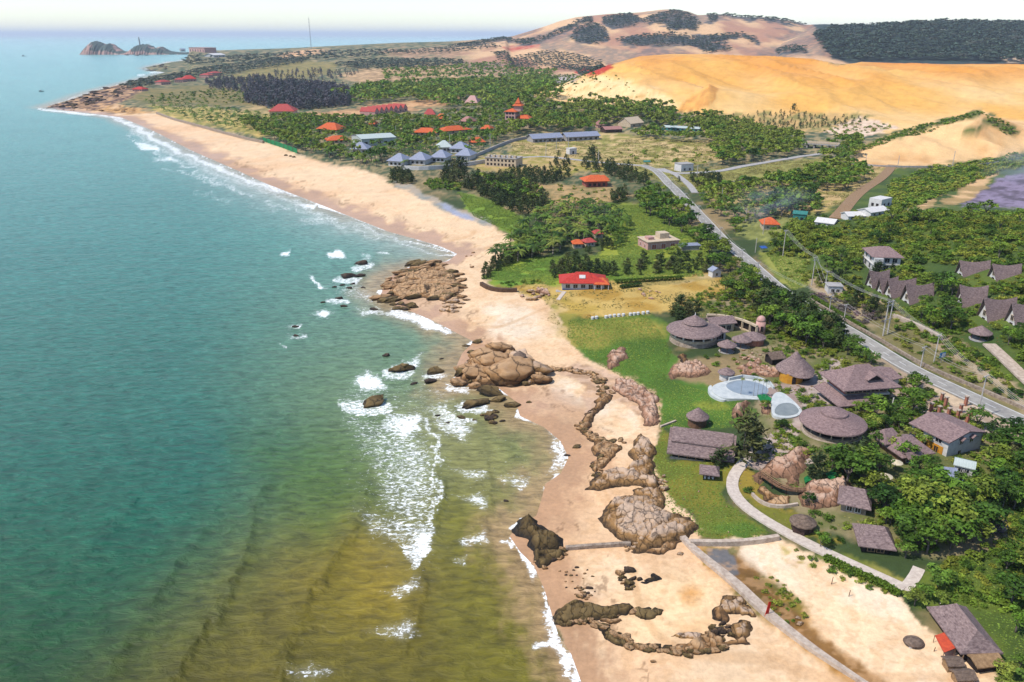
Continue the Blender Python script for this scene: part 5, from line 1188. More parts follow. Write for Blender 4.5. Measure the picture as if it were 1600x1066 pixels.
# banner, blocks and sticks
a = G(1197, 965); t = thing('red_banner', 'tall narrow red banner standing at the bend of the sea wall', 'banner', a, .3); MB().tube((0, 0, -.4), (.22, 0, 3.5), .05).build('pole', M['wood'], t); MB().add([(-.35, -.06, .4), (.35, -.06, .3), (.62, -.06, 3.3), (.15, -.06, 3.5), (-.35, .06, .4), (.35, .06, .3), (.62, .06, 3.3), (.15, .06, 3.5)], [(0, 1, 2, 3), (7, 6, 5, 4), (0, 4, 5, 1), (1, 5, 6, 2), (2, 6, 7, 3), (3, 7, 4, 0)]).build('cloth', M['cloth_red'], t)
for lb, x, y, sx, sy, h, r in [('pale squared stone block on the sea wall above the red banner', 1185, 946, 1.3, .8, .7, .5), ('pale stone slab beside the red banner', 1209, 963, 1.2, .7, .5, -.6), ('pale slab lying on the sea wall below the banner', 1215, 976, 1.5, .7, .4, -.5), ('pale block by the bend of the sea wall near the rocks', 1160, 919, 1.2, .7, .5, .3)]:
    a = G(x, y); m = MB(); m.box(0, 0, -.2, sx, sy, h+.2, 0, .9); o = m.build('stone_block', M['stone_pale']); o.location = a; o.rotation_euler.z = r; tag(o, lb, 'stone block')
for lb, x, y, h in [('short weathered post standing on the pale sand', 1299, 913, 1.7), ('thin stick leaning on the pale sand', 1326, 932, 1.4), ('thin stick near the orange awning', 1459, 1018, .9)]:
    a = G(x, y); m = MB(); m.tube((0, 0, -.3), (.12, 0, h), .08, .06); o = m.build('post', M['wood']); o.name = 'wooden_stake'; o.location = a; tag(o, lb, 'stake')
# radio mast and lighthouse
a = P(487, 84, 30); a = np.array((a[0]*3500/a[1], 3500, 0.)); zb = h1(a[0], a[1]); a[2] = zb
t = thing('radio_mast', 'tall thin radio mast on the far skyline', 'mast', a); h = top_h(*a, 28); m = MB(); r = 1.6
for k in range(3): an = 2*PI*k/3; m.tube((r*math.cos(an), r*math.sin(an), -2), (r*.8*math.cos(an), r*.8*math.sin(an), h), .32, .26, 4)
n = 30
for i in range(n):
    for k in range(3):
        a0, a1 = 2*PI*k/3, 2*PI*(k+1)/3; z0, z1 = h*i/n, h*(i+1)/n; m.tube((r*.9*math.cos(a0), r*.9*math.sin(a0), z0), (r*.9*math.cos(a1), r*.9*math.sin(a1), z1), .16, .16, 3)
m.build('lattice', M['steel'], t); MB().tube((0, 0, h), (0, 0, h+6), .25).build('aerial', M['steel'], t)
YH = 4550.0
SIL = [(132,84),(135,79),(139,73),(143,68.5),(150,66),(157,67),(163,71),(168,70.5),(173,68.5),(178,72),(185,77),(193,80.5),(200,81.5),(206,79),(212,74),(218,71),(226,70),(234,71.5),(239,75),(246,75.5),(252,74),(258,77),(266,80.5),(280,81.8),(300,82),(322,82)]
A_, Z_ = crest(SIL, YH); xs = np.linspace(A_[0], A_[-1]+.004, 260); ys = np.linspace(-1, 1, 41)
XX, YY = np.meshgrid(xs, ys); zc = np.interp(XX, A_, Z_); half = 60+.9*zc+40*(fbm(XX*900, XX*0, 77)-.5)
zz = (zc+2)*np.clip(1-np.abs(YY)**2.2, 0, 1)**.8; gx = XX*YH; gy = YH+YY*half
zz = zz*(.86+.34*fbm(gx/16, gy/16, 78, 4))+(fbm(gx/6, gy/6, 79, 3)-.5)*5*np.clip(zc/25, 0, 1)-2.5
k = fbm(gx/38, gy/38, 80, 4); low = sst(.55, .1, zz/np.maximum(zc, 6)); g_ = sst(.50, .56, k+.12*(1-low)-.16*low)
dome = sst(12, 7, np.abs(np.interp(XX, A_, [p[0] for p in SIL])-223)); g_ = np.maximum(g_, dome*sst(.25, .45, zz/np.maximum(zc, 6)))
ct = S(186, 150, 138)[None, None]*(1-g_[..., None])+S(78, 92, 86)[None, None]*g_[..., None]; ct = ct*(.7+.6*fbm(gx/9, gy/9, 81, 3))[..., None]
structure(np_mesh('headland', np.stack([gx, gy, zz], -1).reshape(-1, 3), quads_of(41, 260, np.ones(41*260, bool)), MGROUND, {'tone': ct.reshape(-1, 3), 'wet': np.zeros(41*260)}))
a0 = ray(219.5, 70); a = np.array((a0[0]/a0[1]*YH, YH-8, 0.)); a[2] = CH+YH*ray(219, 71.5)[2]/ray(219, 71.5)[1]-2
t = thing('lighthouse', 'slim pale lighthouse on the green dome of the far headland', 'lighthouse', a); h = top_h(*a, 58)
MB().frus(0, 0, -4, h*.86, 4.6, 3.2, 8).build('tower', M['plaster_grey'], t); MB().frus(0, 0, h*.86, h*.89, 4.6, 4.6, 8).build('gallery', M['plaster_white'], t); m = MB(); m.frus(0, 0, h*.89, h*.96, 2.2, 2.2, 8); m.build('lantern', M['glass_dark'], t); MB().frus(0, 0, h*.96, h*1.02, 2.6, .2, 8).build('cap', M['plaster_grey'], t)
# small boats far out
for lb, x, y, L in [('tiny dark fishing boat far out on the pale sea, nearest the horizon', 38, 88, 26), ('tiny dark fishing boat on the sea left of the rocky point', 65, 143, 9)]:
    a = P(x, y, 0); t = thing('fishing_boat', lb, 'boat', a, .2); w_ = L*.26
    MB().add([(-L/2, -w_/2, .9), (L*.25, -w_/2, .9), (L/2, 0, 1.5), (L*.25, w_/2, .9), (-L/2, w_/2, .9), (-L*.45, -w_*.3, -.5), (L*.2, -w_*.3, -.5), (L*.4, 0, -.4), (L*.2, w_*.3, -.5), (-L*.45, w_*.3, -.5)],
             [(0, 1, 2, 3, 4), (9, 8, 7, 6, 5), (0, 5, 6, 1), (1, 6, 7, 2), (2, 7, 8, 3), (3, 8, 9, 4), (4, 9, 5, 0)]).build('hull', M['wood_dark'], t)
    MB().box(-L*.2, 0, .9, L*.25, w_*.6, L*.16).build('cabin', M['plaster_grey'], t); MB().tube((L*.1, 0, .9), (L*.1, 0, L*.4), .12).build('mast', M['wood'], t)
# ================================================================== VEGETATION
def leaf_mat(name, dark, light, rough=.6, trans=.25):
    m, nt, N, L, b = newmat(name)
    oi = N.new('ShaderNodeObjectInfo'); hu = N.new('ShaderNodeAttribute'); hu.attribute_name = 'hue'; ti = N.new('ShaderNodeAttribute'); ti.attribute_name = 'tint'
    a = N.new('ShaderNodeMath'); a.operation = 'MULTIPLY_ADD'; L.new(oi.outputs['Random'], a.inputs[0]); a.inputs[1].default_value = 1.15; a.inputs[2].default_value = -.575
    c = N.new('ShaderNodeMath'); c.operation = 'ADD'; c.use_clamp = True; L.new(a.outputs[0], c.inputs[0]); L.new(hu.outputs['Fac'], c.inputs[1])
    r = N.new('ShaderNodeValToRGB'); r.color_ramp.elements[0].color = (*dark, 1); r.color_ramp.elements[1].color = (light[0]*1.35, light[1]*1.08, light[2]*1.3, 1); k3 = r.color_ramp.elements.new(.62); k3.color = (light[0]*.8, light[1]*.95, light[2]*.9, 1); L.new(c.outputs[0], r.inputs['Fac'])
    v = N.new('ShaderNodeVectorMath'); v.operation = 'SCALE'; L.new(r.outputs[0], v.inputs[0]); L.new(ti.outputs['Fac'], v.inputs['Scale']); L.new(v.outputs[0], b.inputs['Base Color'])
    b.inputs['Roughness'].default_value = rough; b.inputs['Specular IOR Level'].default_value = .15
    tr = N.new('ShaderNodeBsdfTranslucent'); L.new(v.outputs[0], tr.inputs['Color']); mx = N.new('ShaderNodeMixShader'); mx.inputs[0].default_value = trans
    L.new(b.outputs[0], mx.inputs[1]); L.new(tr.outputs[0], mx.inputs[2]); L.new(mx.outputs[0], N['Material Output'].inputs['Surface'])
    return m
LM = {'far': leaf_mat('leaf_far', (.030, .048, .050), (.066, .090, .058), .9, .1), 'broad': leaf_mat('leaf_broad', (.028, .068, .010), (.135, .205, .022)), 'casu': leaf_mat('leaf_needle', (.024, .042, .014), (.072, .090, .026), .7, .15),
      'palm': leaf_mat('leaf_palm', (.034, .074, .010), (.140, .190, .026), .5, .25), 'shrub': leaf_mat('leaf_scrub', (.034, .074, .010), (.155, .205, .022)),
      'dry': leaf_mat('leaf_dry', (.10, .075, .075), (.17, .13, .11), .8, .1), 'bright': leaf_mat('leaf_bright', (.060, .120, .018), (.160, .230, .030)),
      'pine': leaf_mat('leaf_far_pine', (.036, .046, .062), (.075, .085, .082), .8, .1)}
M['bark'] = noise_mat('bark', (.16, .13, .11), (.07, .055, .045), scale=3, bump=.5)
M['palm_bark'] = noise_mat('palm_bark', (.24, .20, .17), (.14, .115, .095), scale=3, stretch=(1, 1, 4), bump=.4)

def quads(c, n, u_len, v_len, rng, axis=None):
    """leaf quads at centres c with normals n; axis gives the long direction"""
    k = len(c); n = n/(np.linalg.norm(n, axis=1, keepdims=True)+1e-9)
    a = rng.normal(size=(k, 3)) if axis is None else axis
    u = a-(a*n).sum(1, keepdims=True)*n; u /= np.linalg.norm(u, axis=1, keepdims=True)+1e-9
    w = np.cross(n, u); u = u*np.asarray(u_len).reshape(-1, 1)/2; w = w*np.asarray(v_len).reshape(-1, 1)/2
    V = np.stack([c-u-w*.6, c+u*.2-w, c+u+w*.3, c-u*.1+w], 1).reshape(-1, 3)
    return V
def crown_broad(seed, n, R=(1, 1, 1), leaf=.14, nclump=16, low=-.25, spread=.42):
    rng = np.random.default_rng(seed); V = []; T = []
    cl = []
    while len(cl) < nclump:
        p = rng.normal(size=3); p /= np.linalg.norm(p)
        if p[2] < low: continue
        p *= rng.uniform(.45, .85); cl.append(p)
    cl = np.array(cl); cs = rng.uniform(.28, spread, nclump); ct = rng.uniform(.5, 1.5, nclump)
    for i in range(nclump):
        k = int(n/nclump); d = rng.normal(size=(k, 3)); d /= np.linalg.norm(d, axis=1, keepdims=True)
        d[:, 2] = np.where(d[:, 2] < -.3, -d[:, 2]*.5, d[:, 2])
        c = cl[i]+d*cs[i]*rng.uniform(.65, 1.08, (k, 1))*np.array([1, 1, .78])
        nn = d*.8+np.array([0, 0, .55])+rng.normal(size=(k, 3))*.45
        s = leaf*rng.uniform(.6, 1.4, k)
        V.append(quads(c, nn, s*1.3, s*.8, rng)); T.append(np.repeat(ct[i]*rng.uniform(.75, 1.25, k), 4))
    V = np.concatenate(V)*np.array(R); T = np.concatenate(T)
    return V, T
def crown_casu(seed, n):
    rng = np.random.default_rng(seed); V = []; T = []
    nb = 22
    for i in range(nb):
        h = (i+.5)/nb; r = (1-h)**.62*1.0*rng.uniform(.55, 1.15)*min(1, .45+h*3)+.10; a = rng.uniform(0, 2*PI); k = int(n/nb)
        t = rng.uniform(.25, 1, k)**.7
        ct = rng.uniform(.65, 1.3)
        c = np.stack([np.cos(a)*r*t, np.sin(a)*r*t, h*2.0+t*.28-.1+0*t], 1)+rng.normal(size=(k, 3))*np.array([.13, .13, .10])
        ax = np.stack([np.cos(a)*.7+rng.normal(size=k)*.5, np.sin(a)*.7+rng.normal(size=k)*.5, rng.uniform(-.3, .9, k)], 1)
        V.append(quads(c, rng.normal(size=(k, 3))+np.array([0, 0, .6]), rng.uniform(.22, .42, k), rng.uniform(.05, .10, k)*1.3, rng, ax)); T.append(np.repeat(ct*rng.uniform(.8, 1.2, k), 4))
    return np.concatenate(V), np.concatenate(T)
def crown_palm(seed, nf=15, seg=6):
    rng = np.random.default_rng(seed); V = []; T = []
    for i in range(nf):
        a = 2*PI*i/nf+rng.normal()*.2; up = rng.uniform(-.1, 1.0); L = rng.uniform(.85, 1.1); tint = rng.uniform(.5, 1.5)
        d = np.array([math.cos(a), math.sin(a)]); nrm = np.array([-d[1], d[0]])
        pts = []
        for s in range(seg+1):
            t = s/seg; r = L*t*(1-.10*up); z = up*.62*t-.85*t*t*(.55+.25*(1-up)); pts.append(np.array([d[0]*r, d[1]*r, z]))
        for s in range(seg):
            p, q = pts[s], pts[s+1]; w0 = .17*math.sin(PI*min(.96, .12+.88*s/seg)); w1 = .17*math.sin(PI*min(.97, .12+.88*(s+1)/seg))
            for sg in (-1, 1):
                e0 = p+np.array([nrm[0]*w0*sg, nrm[1]*w0*sg, -w0*.55]); e1 = q+np.array([nrm[0]*w1*sg*.86, nrm[1]*w1*sg*.86, -w1*.62])
                sh = (q-p)*.18
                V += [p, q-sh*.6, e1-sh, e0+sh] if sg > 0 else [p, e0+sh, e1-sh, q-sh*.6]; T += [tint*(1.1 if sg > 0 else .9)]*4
    return np.array(V), np.array(T)
def mesh_of(name, V, T, mat, hue=.5):
    n = len(V)
    return np_mesh(name, V, np.arange(n).reshape(-1, 4), mat, {'tint': T, 'hue': np.full(n, hue) if np.isscalar(hue) else hue}, smooth=False, obj=False)
def trunk_mesh(kind, seed):
    rng = np.random.default_rng(seed); m = MB()
    if kind == 'palm':
        p = np.zeros(3); lean = rng.normal(size=2)*.10
        for s in range(5):
            q = np.array([lean[0]*((s+1)/5)**2*5, lean[1]*((s+1)/5)**2*5, (s+1)]); m.tube(p, q, .17-.015*s, .16-.015*s, 6); p = q
        return m, p
    if kind == 'casu':
        m.tube((0, 0, -.06), (0, 0, 1.9), .035, .008, 6)
        for i in range(7):
            a = rng.uniform(0, 2*PI); h = .3+.2*i; m.tube((0, 0, h), (math.cos(a)*.5*(1-h/2.2), math.sin(a)*.5*(1-h/2.2), h+.25), .012, .004, 4)
        return m, None
    m.tube((0, 0, -.3), (.02, .02, .75), .07, .05, 7)
    for i in range(6):
        a = 2*PI*i/6+rng.uniform(-.4, .4); r = rng.uniform(.35, .6)
        k = (math.cos(a)*r*.5, math.sin(a)*r*.5, 1.0); m.tube((.02, .02, .6), k, .04, .025, 5); m.tube(k, (math.cos(a)*r, math.sin(a)*r, 1.35), .025, .01, 4)
    return m, None
# prototypes: unit trees, crown radius about 1 (broad: crown centre at z 1.25; casuarina: 2 high; palm: trunk 5 high, frond 1 -> scaled apart)
def off(vt, z): V, T = vt; return V+np.array([0, 0, z]), T
SH = {}
def shape(kind, i, lod):
    key = (kind, i, lod)
    if key not in SH:
        if kind in ('broad', 'bright', 'far'): v = off(crown_broad(10+i, (520, 110, 30)[lod], (1, 1, .82), (.16, .34, .62)[lod], (18, 11, 8)[lod]), 1.2)
        elif kind in ('shrub', 'dry'): v = off(crown_broad(40+i, (300, 70, 20)[lod], (1, 1, .75), (.20, .40, .70)[lod], (11, 8, 6)[lod], -.05, .5), .12)
        elif kind in ('casu', 'pine'):
            v = crown_casu(70+i, (520, 130, 44)[lod])
            if lod: c = v[0].reshape(-1, 4, 3); m = c.mean(1, keepdims=True); v = (((c-m)*(1.7, 1.7, 2.6)[lod]*np.array([1, 1, 1])+m).reshape(-1, 3), v[1])
        else: v = crown_palm(100+i, (16, 11, 7)[lod], (6, 3, 2)[lod])
        SH[key] = v
    return SH[key]

OBST = []                                            # footprints of what is already built
bpy.context.view_layer.update()
for o in list(COL.objects):
    if o.parent is None and o.type == 'EMPTY' and 'category' in o and o['category'] not in ('power pole', 'mast', 'sign', 'banner', 'pillar', 'fence'):
        P3 = [tuple(c.matrix_local @ v.co) for c in o.children if c.type == 'MESH' for v in c.data.vertices]
        if P3:
            A = np.array(P3); wx = A @ np.array(o.matrix_world.to_3x3()).T+np.array(o.location)
            u, v = proj(wx[:, 0], wx[:, 1], wx[:, 2])
            OBST.append((np.array(o.location), o.rotation_euler.z, A.min(0), A.max(0), u.min(), u.max(), v.min(), v.max()))
ROADS = ROADS_
def blocked(x, y, r, h, front=.85):
    bad = np.zeros(len(x), bool); rng = np.random.default_rng(5)
    z = hfun(x, y); u0, v0 = proj(x, y, z); u1, v1 = proj(x, y, z+h)
    pr = F*r/np.maximum(y*CP+(CH-z)*SP, 1)
    D = np.hypot(x, y)
    for loc, rz, mn, mx_, ua, ub, va, vb in OBST:
        c, s = math.cos(-rz), math.sin(-rz); X = (x-loc[0])*c-(y-loc[1])*s; Y = (x-loc[0])*s+(y-loc[1])*c
        bad |= (X > mn[0]-r*.6) & (X < mx_[0]+r*.6) & (Y > mn[1]-r*.6) & (Y < mx_[1]+r*.6)
        inf = (D < np.hypot(loc[0], loc[1])+1) & (u0+pr*.6 > ua) & (u0-pr*.6 < ub) & (v1 < vb-(vb-va)*.45) & (v0 > va)
        bad |= inf & (rng.random(len(x)) < front)
    for pl, hw in ROADS: bad |= seg_dist(x, y, pl) < hw+r*.55
    return bad
TREES = {k: [] for k in ('broad', 'bright', 'casu', 'palm', 'shrub', 'dry', 'pine', 'far')}
_cid = [0]
def plant(kind, poly, gap, size, label, group, cat='tree', cap=4000, front=.85, jit=.5, hue=.5, hk=1.0):
    W3 = Gm(poly)[:, :2]; _cid[0] += 1; rng = np.random.default_rng(900+_cid[0])
    mn, mx_ = W3.min(0), W3.max(0); n = int((mx_[0]-mn[0])*(mx_[1]-mn[1])/(gap*gap)*7)+20
    n = min(n, 90000)
    p = mn+rng.random((n, 2))*(mx_-mn); p = p[inside(p[:, 0], p[:, 1], [tuple(q) for q in W3])]
    # thin out to the spacing with a hash grid
    keep = []; cell = {}
    for q in p:
        k = (int(q[0]//gap), int(q[1]//gap)); ok = True
        for i in (-1, 0, 1):
            for j in (-1, 0, 1):
                for r_ in cell.get((k[0]+i, k[1]+j), ()):
                    if (q[0]-r_[0])**2+(q[1]-r_[1])**2 < (gap*(.62+.3*((k[0]*7+k[1]*3) % 5)/5))**2: ok = False; break
                if not ok: break
            if not ok: break
        if ok: cell.setdefault(k, []).append(q); keep.append(q)
        if len(keep) >= cap*1.4: break
    if not keep: return
    p = np.array(keep); s = rng.uniform(size[0]*.8, size[1]*1.08, len(p))
    hh = s*({'casu': 2.0, 'pine': 2.0, 'palm': 1.9, 'shrub': .85, 'dry': .8}.get(kind, 2.0))
    b = blocked(p[:, 0], p[:, 1], s, hh, front); p, s = p[~b], s[~b]
    p, s = p[:cap], s[:cap]
    z = hfun(p[:, 0], p[:, 1])
    for q, s_, z_ in zip(p, s, z): TREES[kind].append((q[0], q[1], z_, s_, rng.uniform(0, 2*PI), label, group, cat, hue+rng.normal()*.32, hk))
def one_tree(kind, px, py, s, label, cat='tree', group=None, hk=1.0):
    a = G(px, py); TREES[kind].append((a[0], a[1], a[2], s, random.uniform(0, 6), label, group, cat, .5, hk, 1))
# ------------------------------------------------------------------ where the plants grow
Bt = 'broadleaf trees'; 
plant('broad', [(1310,760),(1330,735),(1400,740),(1450,735),(1500,742),(1560,735),(1600,745),(1620,800),(1560,800),(1545,850),(1500,870),(1440,880),(1405,885),(1398,845),(1368,800),(1330,795)], 3.5, (2.6, 4.2), 'rounded green tree in the dense grove behind the two brown hipped cottages', 'dense grove trees', front=.9, hue=.45)
plant('broad', [(1535,690),(1640,700),(1640,800),(1600,745),(1545,735)], 5.5, (3, 4.6), 'broadleaf tree at the right edge, beyond the dense grove', 'right edge trees')
plant('broad', [(1388,862),(1425,862),(1432,895),(1402,915),(1380,895)], 3.2, (1.8, 2.6), 'bushy round tree at the fork of the white path', 'path fork trees')
plant('bright', [(1418,930),(1462,915),(1478,955),(1472,1000),(1440,1000),(1428,970)], 3.4, (1.7, 2.5), 'glossy green bush tree between the sand and the beach bar', 'beach bar bushes')
plant('broad', [(1570,880),(1640,850),(1640,1000),(1590,1005),(1560,930)], 5, (2.2, 3.4), 'tangled tree behind the beach bar at the right edge', 'beach bar backdrop trees')
plant('bright', [(1535,1062),(1570,1042),(1640,1035),(1640,1130),(1540,1130)], 3.2, (1.6, 2.4), 'glossy round bush in the bottom right corner', 'corner bushes')
plant('shrub', [(1440,900),(1500,870),(1600,850),(1640,860),(1600,960),(1540,950),(1480,940)], 2.6, (1.0, 1.9), 'low green shrub on the open slope below the dense grove', 'slope shrubs', 'shrub', hue=.6)
plant('broad', [(1335,650),(1395,615),(1430,598),(1448,615),(1425,650),(1440,700),(1405,720),(1370,715),(1345,690)], 4.8, (2.4, 4.0), 'leafy garden tree between the resort house and the brown roofed house', 'resort garden trees', front=.8)
plant('bright', [(1355,680),(1400,640),(1420,650),(1400,690),(1370,720)], 5, (2, 3), 'bright green garden tree below the resort house', 'resort garden trees', front=.8)
plant('broad', [(1500,655),(1560,675),(1560,700),(1535,705),(1520,680)], 4.6, (2, 3.2), 'tree between the white and yellow house and the road', 'house side trees')
plant('casu', [(1560,700),(1600,690),(1640,700),(1640,730),(1580,735)], 4.5, (2, 3), 'dark brownish tree at the right edge beside the road', 'dark roadside trees', hue=.3)
plant('broad', [(1190,470),(1215,455),(1260,490),(1320,535),(1300,548),(1250,545),(1205,520)], 4.6, (3.0, 4.6), 'dark green tree in the belt between the curved colonnade and the road', 'roadside belt trees', hue=.25)
plant('casu', [(1196,450),(1240,470),(1300,505),(1350,540),(1300,540),(1230,520),(1190,490)], 4.2, (3.2, 4.8), 'feathery dark tree in the belt beside the road', 'feathery roadside trees')
plant('bright', [(1318,548),(1355,540),(1395,556),(1402,572),(1370,578),(1330,566)], 4.0, (2.2, 3.2), 'bright yellow green tree behind the resort house roof', 'bright roof side trees', front=.5)
plant('broad', [(1130,448),(1175,425),(1215,445),(1245,485),(1195,480),(1140,478)], 5.2, (2.2, 3.8), 'leafy tree between the dry field and the road', 'field corner trees')
plant('casu', [(1045,500),(1062,480),(1085,478),(1090,492),(1060,505)], 4.0, (2.2, 3.2), 'dark tree just behind the round restaurant', 'restaurant trees')
plant('shrub', [(1190,395),(1240,352),(1320,330),(1400,334),(1500,335),(1640,336),(1640,520),(1590,470),(1500,418),(1440,410),(1420,440),(1340,425),(1270,402),(1220,402)], 4.1, (1.9, 3.3), 'rounded green shrub in the thicket covering the hillside', 'hillside thicket', 'shrub', hue=.55, front=.7)
plant('broad', [(1270,400),(1340,350),(1420,345),(1640,350),(1640,520),(1580,460),(1500,420),(1430,415),(1340,425)], 15, (2.6, 4.2), 'larger tree rising out of the hillside thicket', 'hillside trees', front=.8)
plant('broad', [(1420,450),(1490,440),(1500,470),(1490,520),(1450,515),(1425,490)], 6.0, (3, 4.4), 'dark tree between the two rows of a-frame bungalows', 'bungalow trees', hue=.3, front=.5)
plant('shrub', [(1395,480),(1440,490),(1500,490),(1560,530),(1640,560),(1640,640),(1560,590),(1500,560),(1430,520)], 3.4, (1.3, 2.6), 'scattered shrub on the stony slope below the bungalows', 'stony slope shrubs', 'shrub', front=.6)
plant('broad', [(1570,530),(1640,520),(1640,620),(1600,590)], 5.5, (2.4, 3.8), 'tree at the right edge below the bungalows', 'bungalow side trees')
plant('dry', [(1268,462),(1300,458),(1370,486),(1380,505),(1340,505),(1290,490)], 2.8, (1.2, 2.0), 'leafless purple grey shrub beside the road', 'dry purple shrubs', 'shrub')
plant('shrub', [(1290,440),(1330,432),(1350,470),(1330,480),(1300,460)], 4.0, (1.2, 2.2), 'green shrub around the small white roadside block', 'roadside block shrubs', 'shrub')
plant('bright', [(1285,410),(1330,405),(1342,425),(1300,432)], 6, (2.6, 3.6), 'bright round tree left of the white hillside villa', 'villa side trees')
plant('casu', [(1366,428),(1372,426),(1374,430),(1368,432)], 2, (2.6, 3.0), 'dark narrow conifer standing in front of the white hillside villa', 'villa conifers', front=0, cap=2)
plant('casu', [(1390,423),(1396,420),(1400,424),(1394,426)], 2, (1.6, 2.0), 'short dark conifer at the corner of the white hillside villa', 'villa conifers', front=0, cap=1)
plant('shrub', [(1375,330),(1395,285),(1450,262),(1520,255),(1600,238),(1640,236),(1640,262),(1560,268),(1480,300),(1440,318),(1400,338)], 5.2, (2.0, 3.4), 'shrub on the green bank below the pale dune', 'dune bank shrubs', 'shrub', hue=.5)
plant('shrub', [(1340,230),(1400,208),(1470,190),(1530,175),(1535,180),(1470,198),(1400,215),(1350,236)], 4.2, (1.4, 2.6), 'dark shrub along the crest of the pale dune', 'dune crest shrubs', 'shrub', hue=.15)
plant('shrub', [(1540,180),(1570,190),(1592,208),(1570,210),(1545,195)], 5, (1.6, 2.6), 'dark shrub on the shoulder of the pale dune', 'dune shoulder shrubs', 'shrub', hue=.2)
# palm grove and the middle lawns
plant('palm', [(768,412),(800,372),(845,335),(880,322),(925,322),(970,338),(985,352),(955,372),(930,384),(905,392),(860,400),(800,412)], 6.0, (3.6, 4.6), 'coconut palm in the dense grove above the curved beach', 'palm grove', 'palm tree', front=.75)
plant('casu', [(750,440),(756,420),(785,402),(850,378),(862,388),(800,412),(775,428)], 3.4, (1.5, 2.3), 'dark bushy tree in the hedge at the seaward edge of the palm grove', 'grove edge trees')
plant('casu', [(722,292),(745,275),(790,285),(850,308),(862,330),(820,340),(780,322)], 4.6, (2.2, 3.6), 'dark feathery tree in the belt behind the green strip', 'green strip trees')
plant('broad', [(735,280),(790,280),(850,300),(845,320),(790,310)], 8, (2.6, 3.6), 'dark round tree in the belt behind the green strip', 'green strip trees', hue=.2)
plant('casu', [(860,418),(900,408),(945,415),(955,430),(900,436),(865,436)], 4.5, (1.9, 3.0), 'dark tree directly behind the red roofed villa', 'villa backdrop trees', front=.3)
plant('casu', [(955,418),(1010,412),(1110,405),(1112,425),(1010,430),(960,432)], 6.0, (1.8, 3.0), 'dark feathery tree in the row across the yellow green lawn', 'lawn row trees')
plant('shrub', [(780,442),(835,438),(845,443),(795,448)], 2.6, (.9, 1.4), 'small dark shrub along the lawn left of the red roofed villa', 'lawn shrubs', 'shrub', hue=.2)
plant('casu', [(905,385),(950,378),(958,392),(915,398)], 4.0, (1.5, 2.4), 'bushy dark tree beside the palm cottages', 'palm cottage trees')
plant('bright', [(955,365),(975,360),(980,378),(958,392)], 3.5, (1.2, 1.8), 'bright green bush beside the palm cottages', 'palm cottage bushes', 'shrub')
plant('broad', [(995,318),(1020,300),(1048,315),(1088,350),(1072,360),(1040,352),(1010,335)], 6, (3, 4.4), 'large dark tree on the seaward side of the upper road', 'upper road trees', hue=.3)
plant('broad', [(1055,362),(1095,350),(1112,368),(1085,382)], 6.5, (3, 4), 'spreading tree beside the road above the unfinished house', 'spreading trees', hue=.45)
plant('broad', [(1078,382),(1112,372),(1150,405),(1165,420),(1150,432),(1110,420),(1085,400)], 6, (2.8, 4.2), 'tree between the unfinished house and the road', 'unfinished house trees', hue=.35)
plant('broad', [(1040,385),(1062,384),(1070,398),(1045,400)], 4, (1.6, 2.4), 'garden tree in front of the unfinished house', 'unfinished house trees', front=.4)
plant('casu', [(760,285),(800,268),(880,270),(895,278),(850,290),(790,292)], 5, (2.2, 3.2), 'dark tree in the row left of the orange roofed house', 'orange house trees')
plant('casu', [(905,262),(950,258),(1010,275),(1015,292),(980,285),(940,270)], 6, (2.6, 3.8), 'dark tree in the row above the orange roofed house', 'orange house trees')
plant('casu', [(855,262),(870,240),(895,255),(880,268)], 9, (2.6, 3.6), 'dark palm like tree in the dry field', 'field trees'); plant('casu', [(912,262),(925,235),(940,255)], 7, (3.0, 4.0), 'dark tree in front of the right long shed', 'field trees')
plant('shrub', [(860,285),(960,300),(990,318),(930,330),(870,318)], 11, (1.0, 2.0), 'scattered shrub around the orange roofed house', 'bare ground shrubs', 'shrub')
plant('casu', [(955,305),(975,300),(980,315),(958,320)], 6, (2.6, 3.4), 'dark round tree right of the orange roofed house', 'orange house trees')
plant('casu', [(607,282),(625,268),(645,275),(645,288),(620,290)], 5.5, (2.8, 3.8), 'dark bush tree on the beach in front of the grey villas', 'beach top trees'); plant('casu', [(690,285),(700,262),(725,262),(728,280),(710,290)], 6, (3.0, 4.6), 'tall dark tree in front of the villa wall', 'beach top trees'); plant('shrub', [(660,285),(690,280),(725,290),(715,298),(675,296)], 4.5, (1.8, 2.8), 'low dark bush at the top of the beach', 'beach top bushes', 'shrub', hue=.1)
# right of the upper road
plant('broad', [(1088,292),(1150,300),(1210,318),(1200,345),(1160,352),(1150,380),(1115,352),(1096,320)], 6.5, (2.4, 4.0), 'tree on the landward side of the upper road', 'landward road trees')
plant('broad', [(1195,345),(1210,318),(1250,305),(1278,315),(1275,342),(1225,345)], 7, (4.0, 5.6), 'large dark spreading tree behind the teal shed', 'teal shed trees', hue=.15, front=.8)
plant('broad', [(1130,300),(1230,280),(1300,262),(1350,265),(1378,285),(1345,302),(1260,298),(1180,305)], 7, (3.2, 4.8), 'tree in the belt across the fields below the bridge', 'field belt trees', hue=.3)
plant('dry', [(1120,285),(1180,280),(1205,292),(1150,300)], 6, (2.0, 3.0), 'brownish bare tree in the field beyond the road', 'bare field trees')
plant('shrub', [(1215,408),(1270,412),(1262,440),(1225,430)], 8, (1.0, 1.8), 'shrub on the grassy verge left of the road poles', 'verge shrubs', 'shrub')
plant('broad', [(1195,365),(1240,352),(1285,372),(1270,400),(1215,398)], 6, (2.2, 3.4), 'tree at the foot of the hillside near the cream house', 'hill foot trees')
plant('casu', [(1055,285),(1075,278),(1120,278),(1130,290),(1085,294)], 6, (2.4, 3.6), 'dark tree beside the white junction building', 'junction trees')
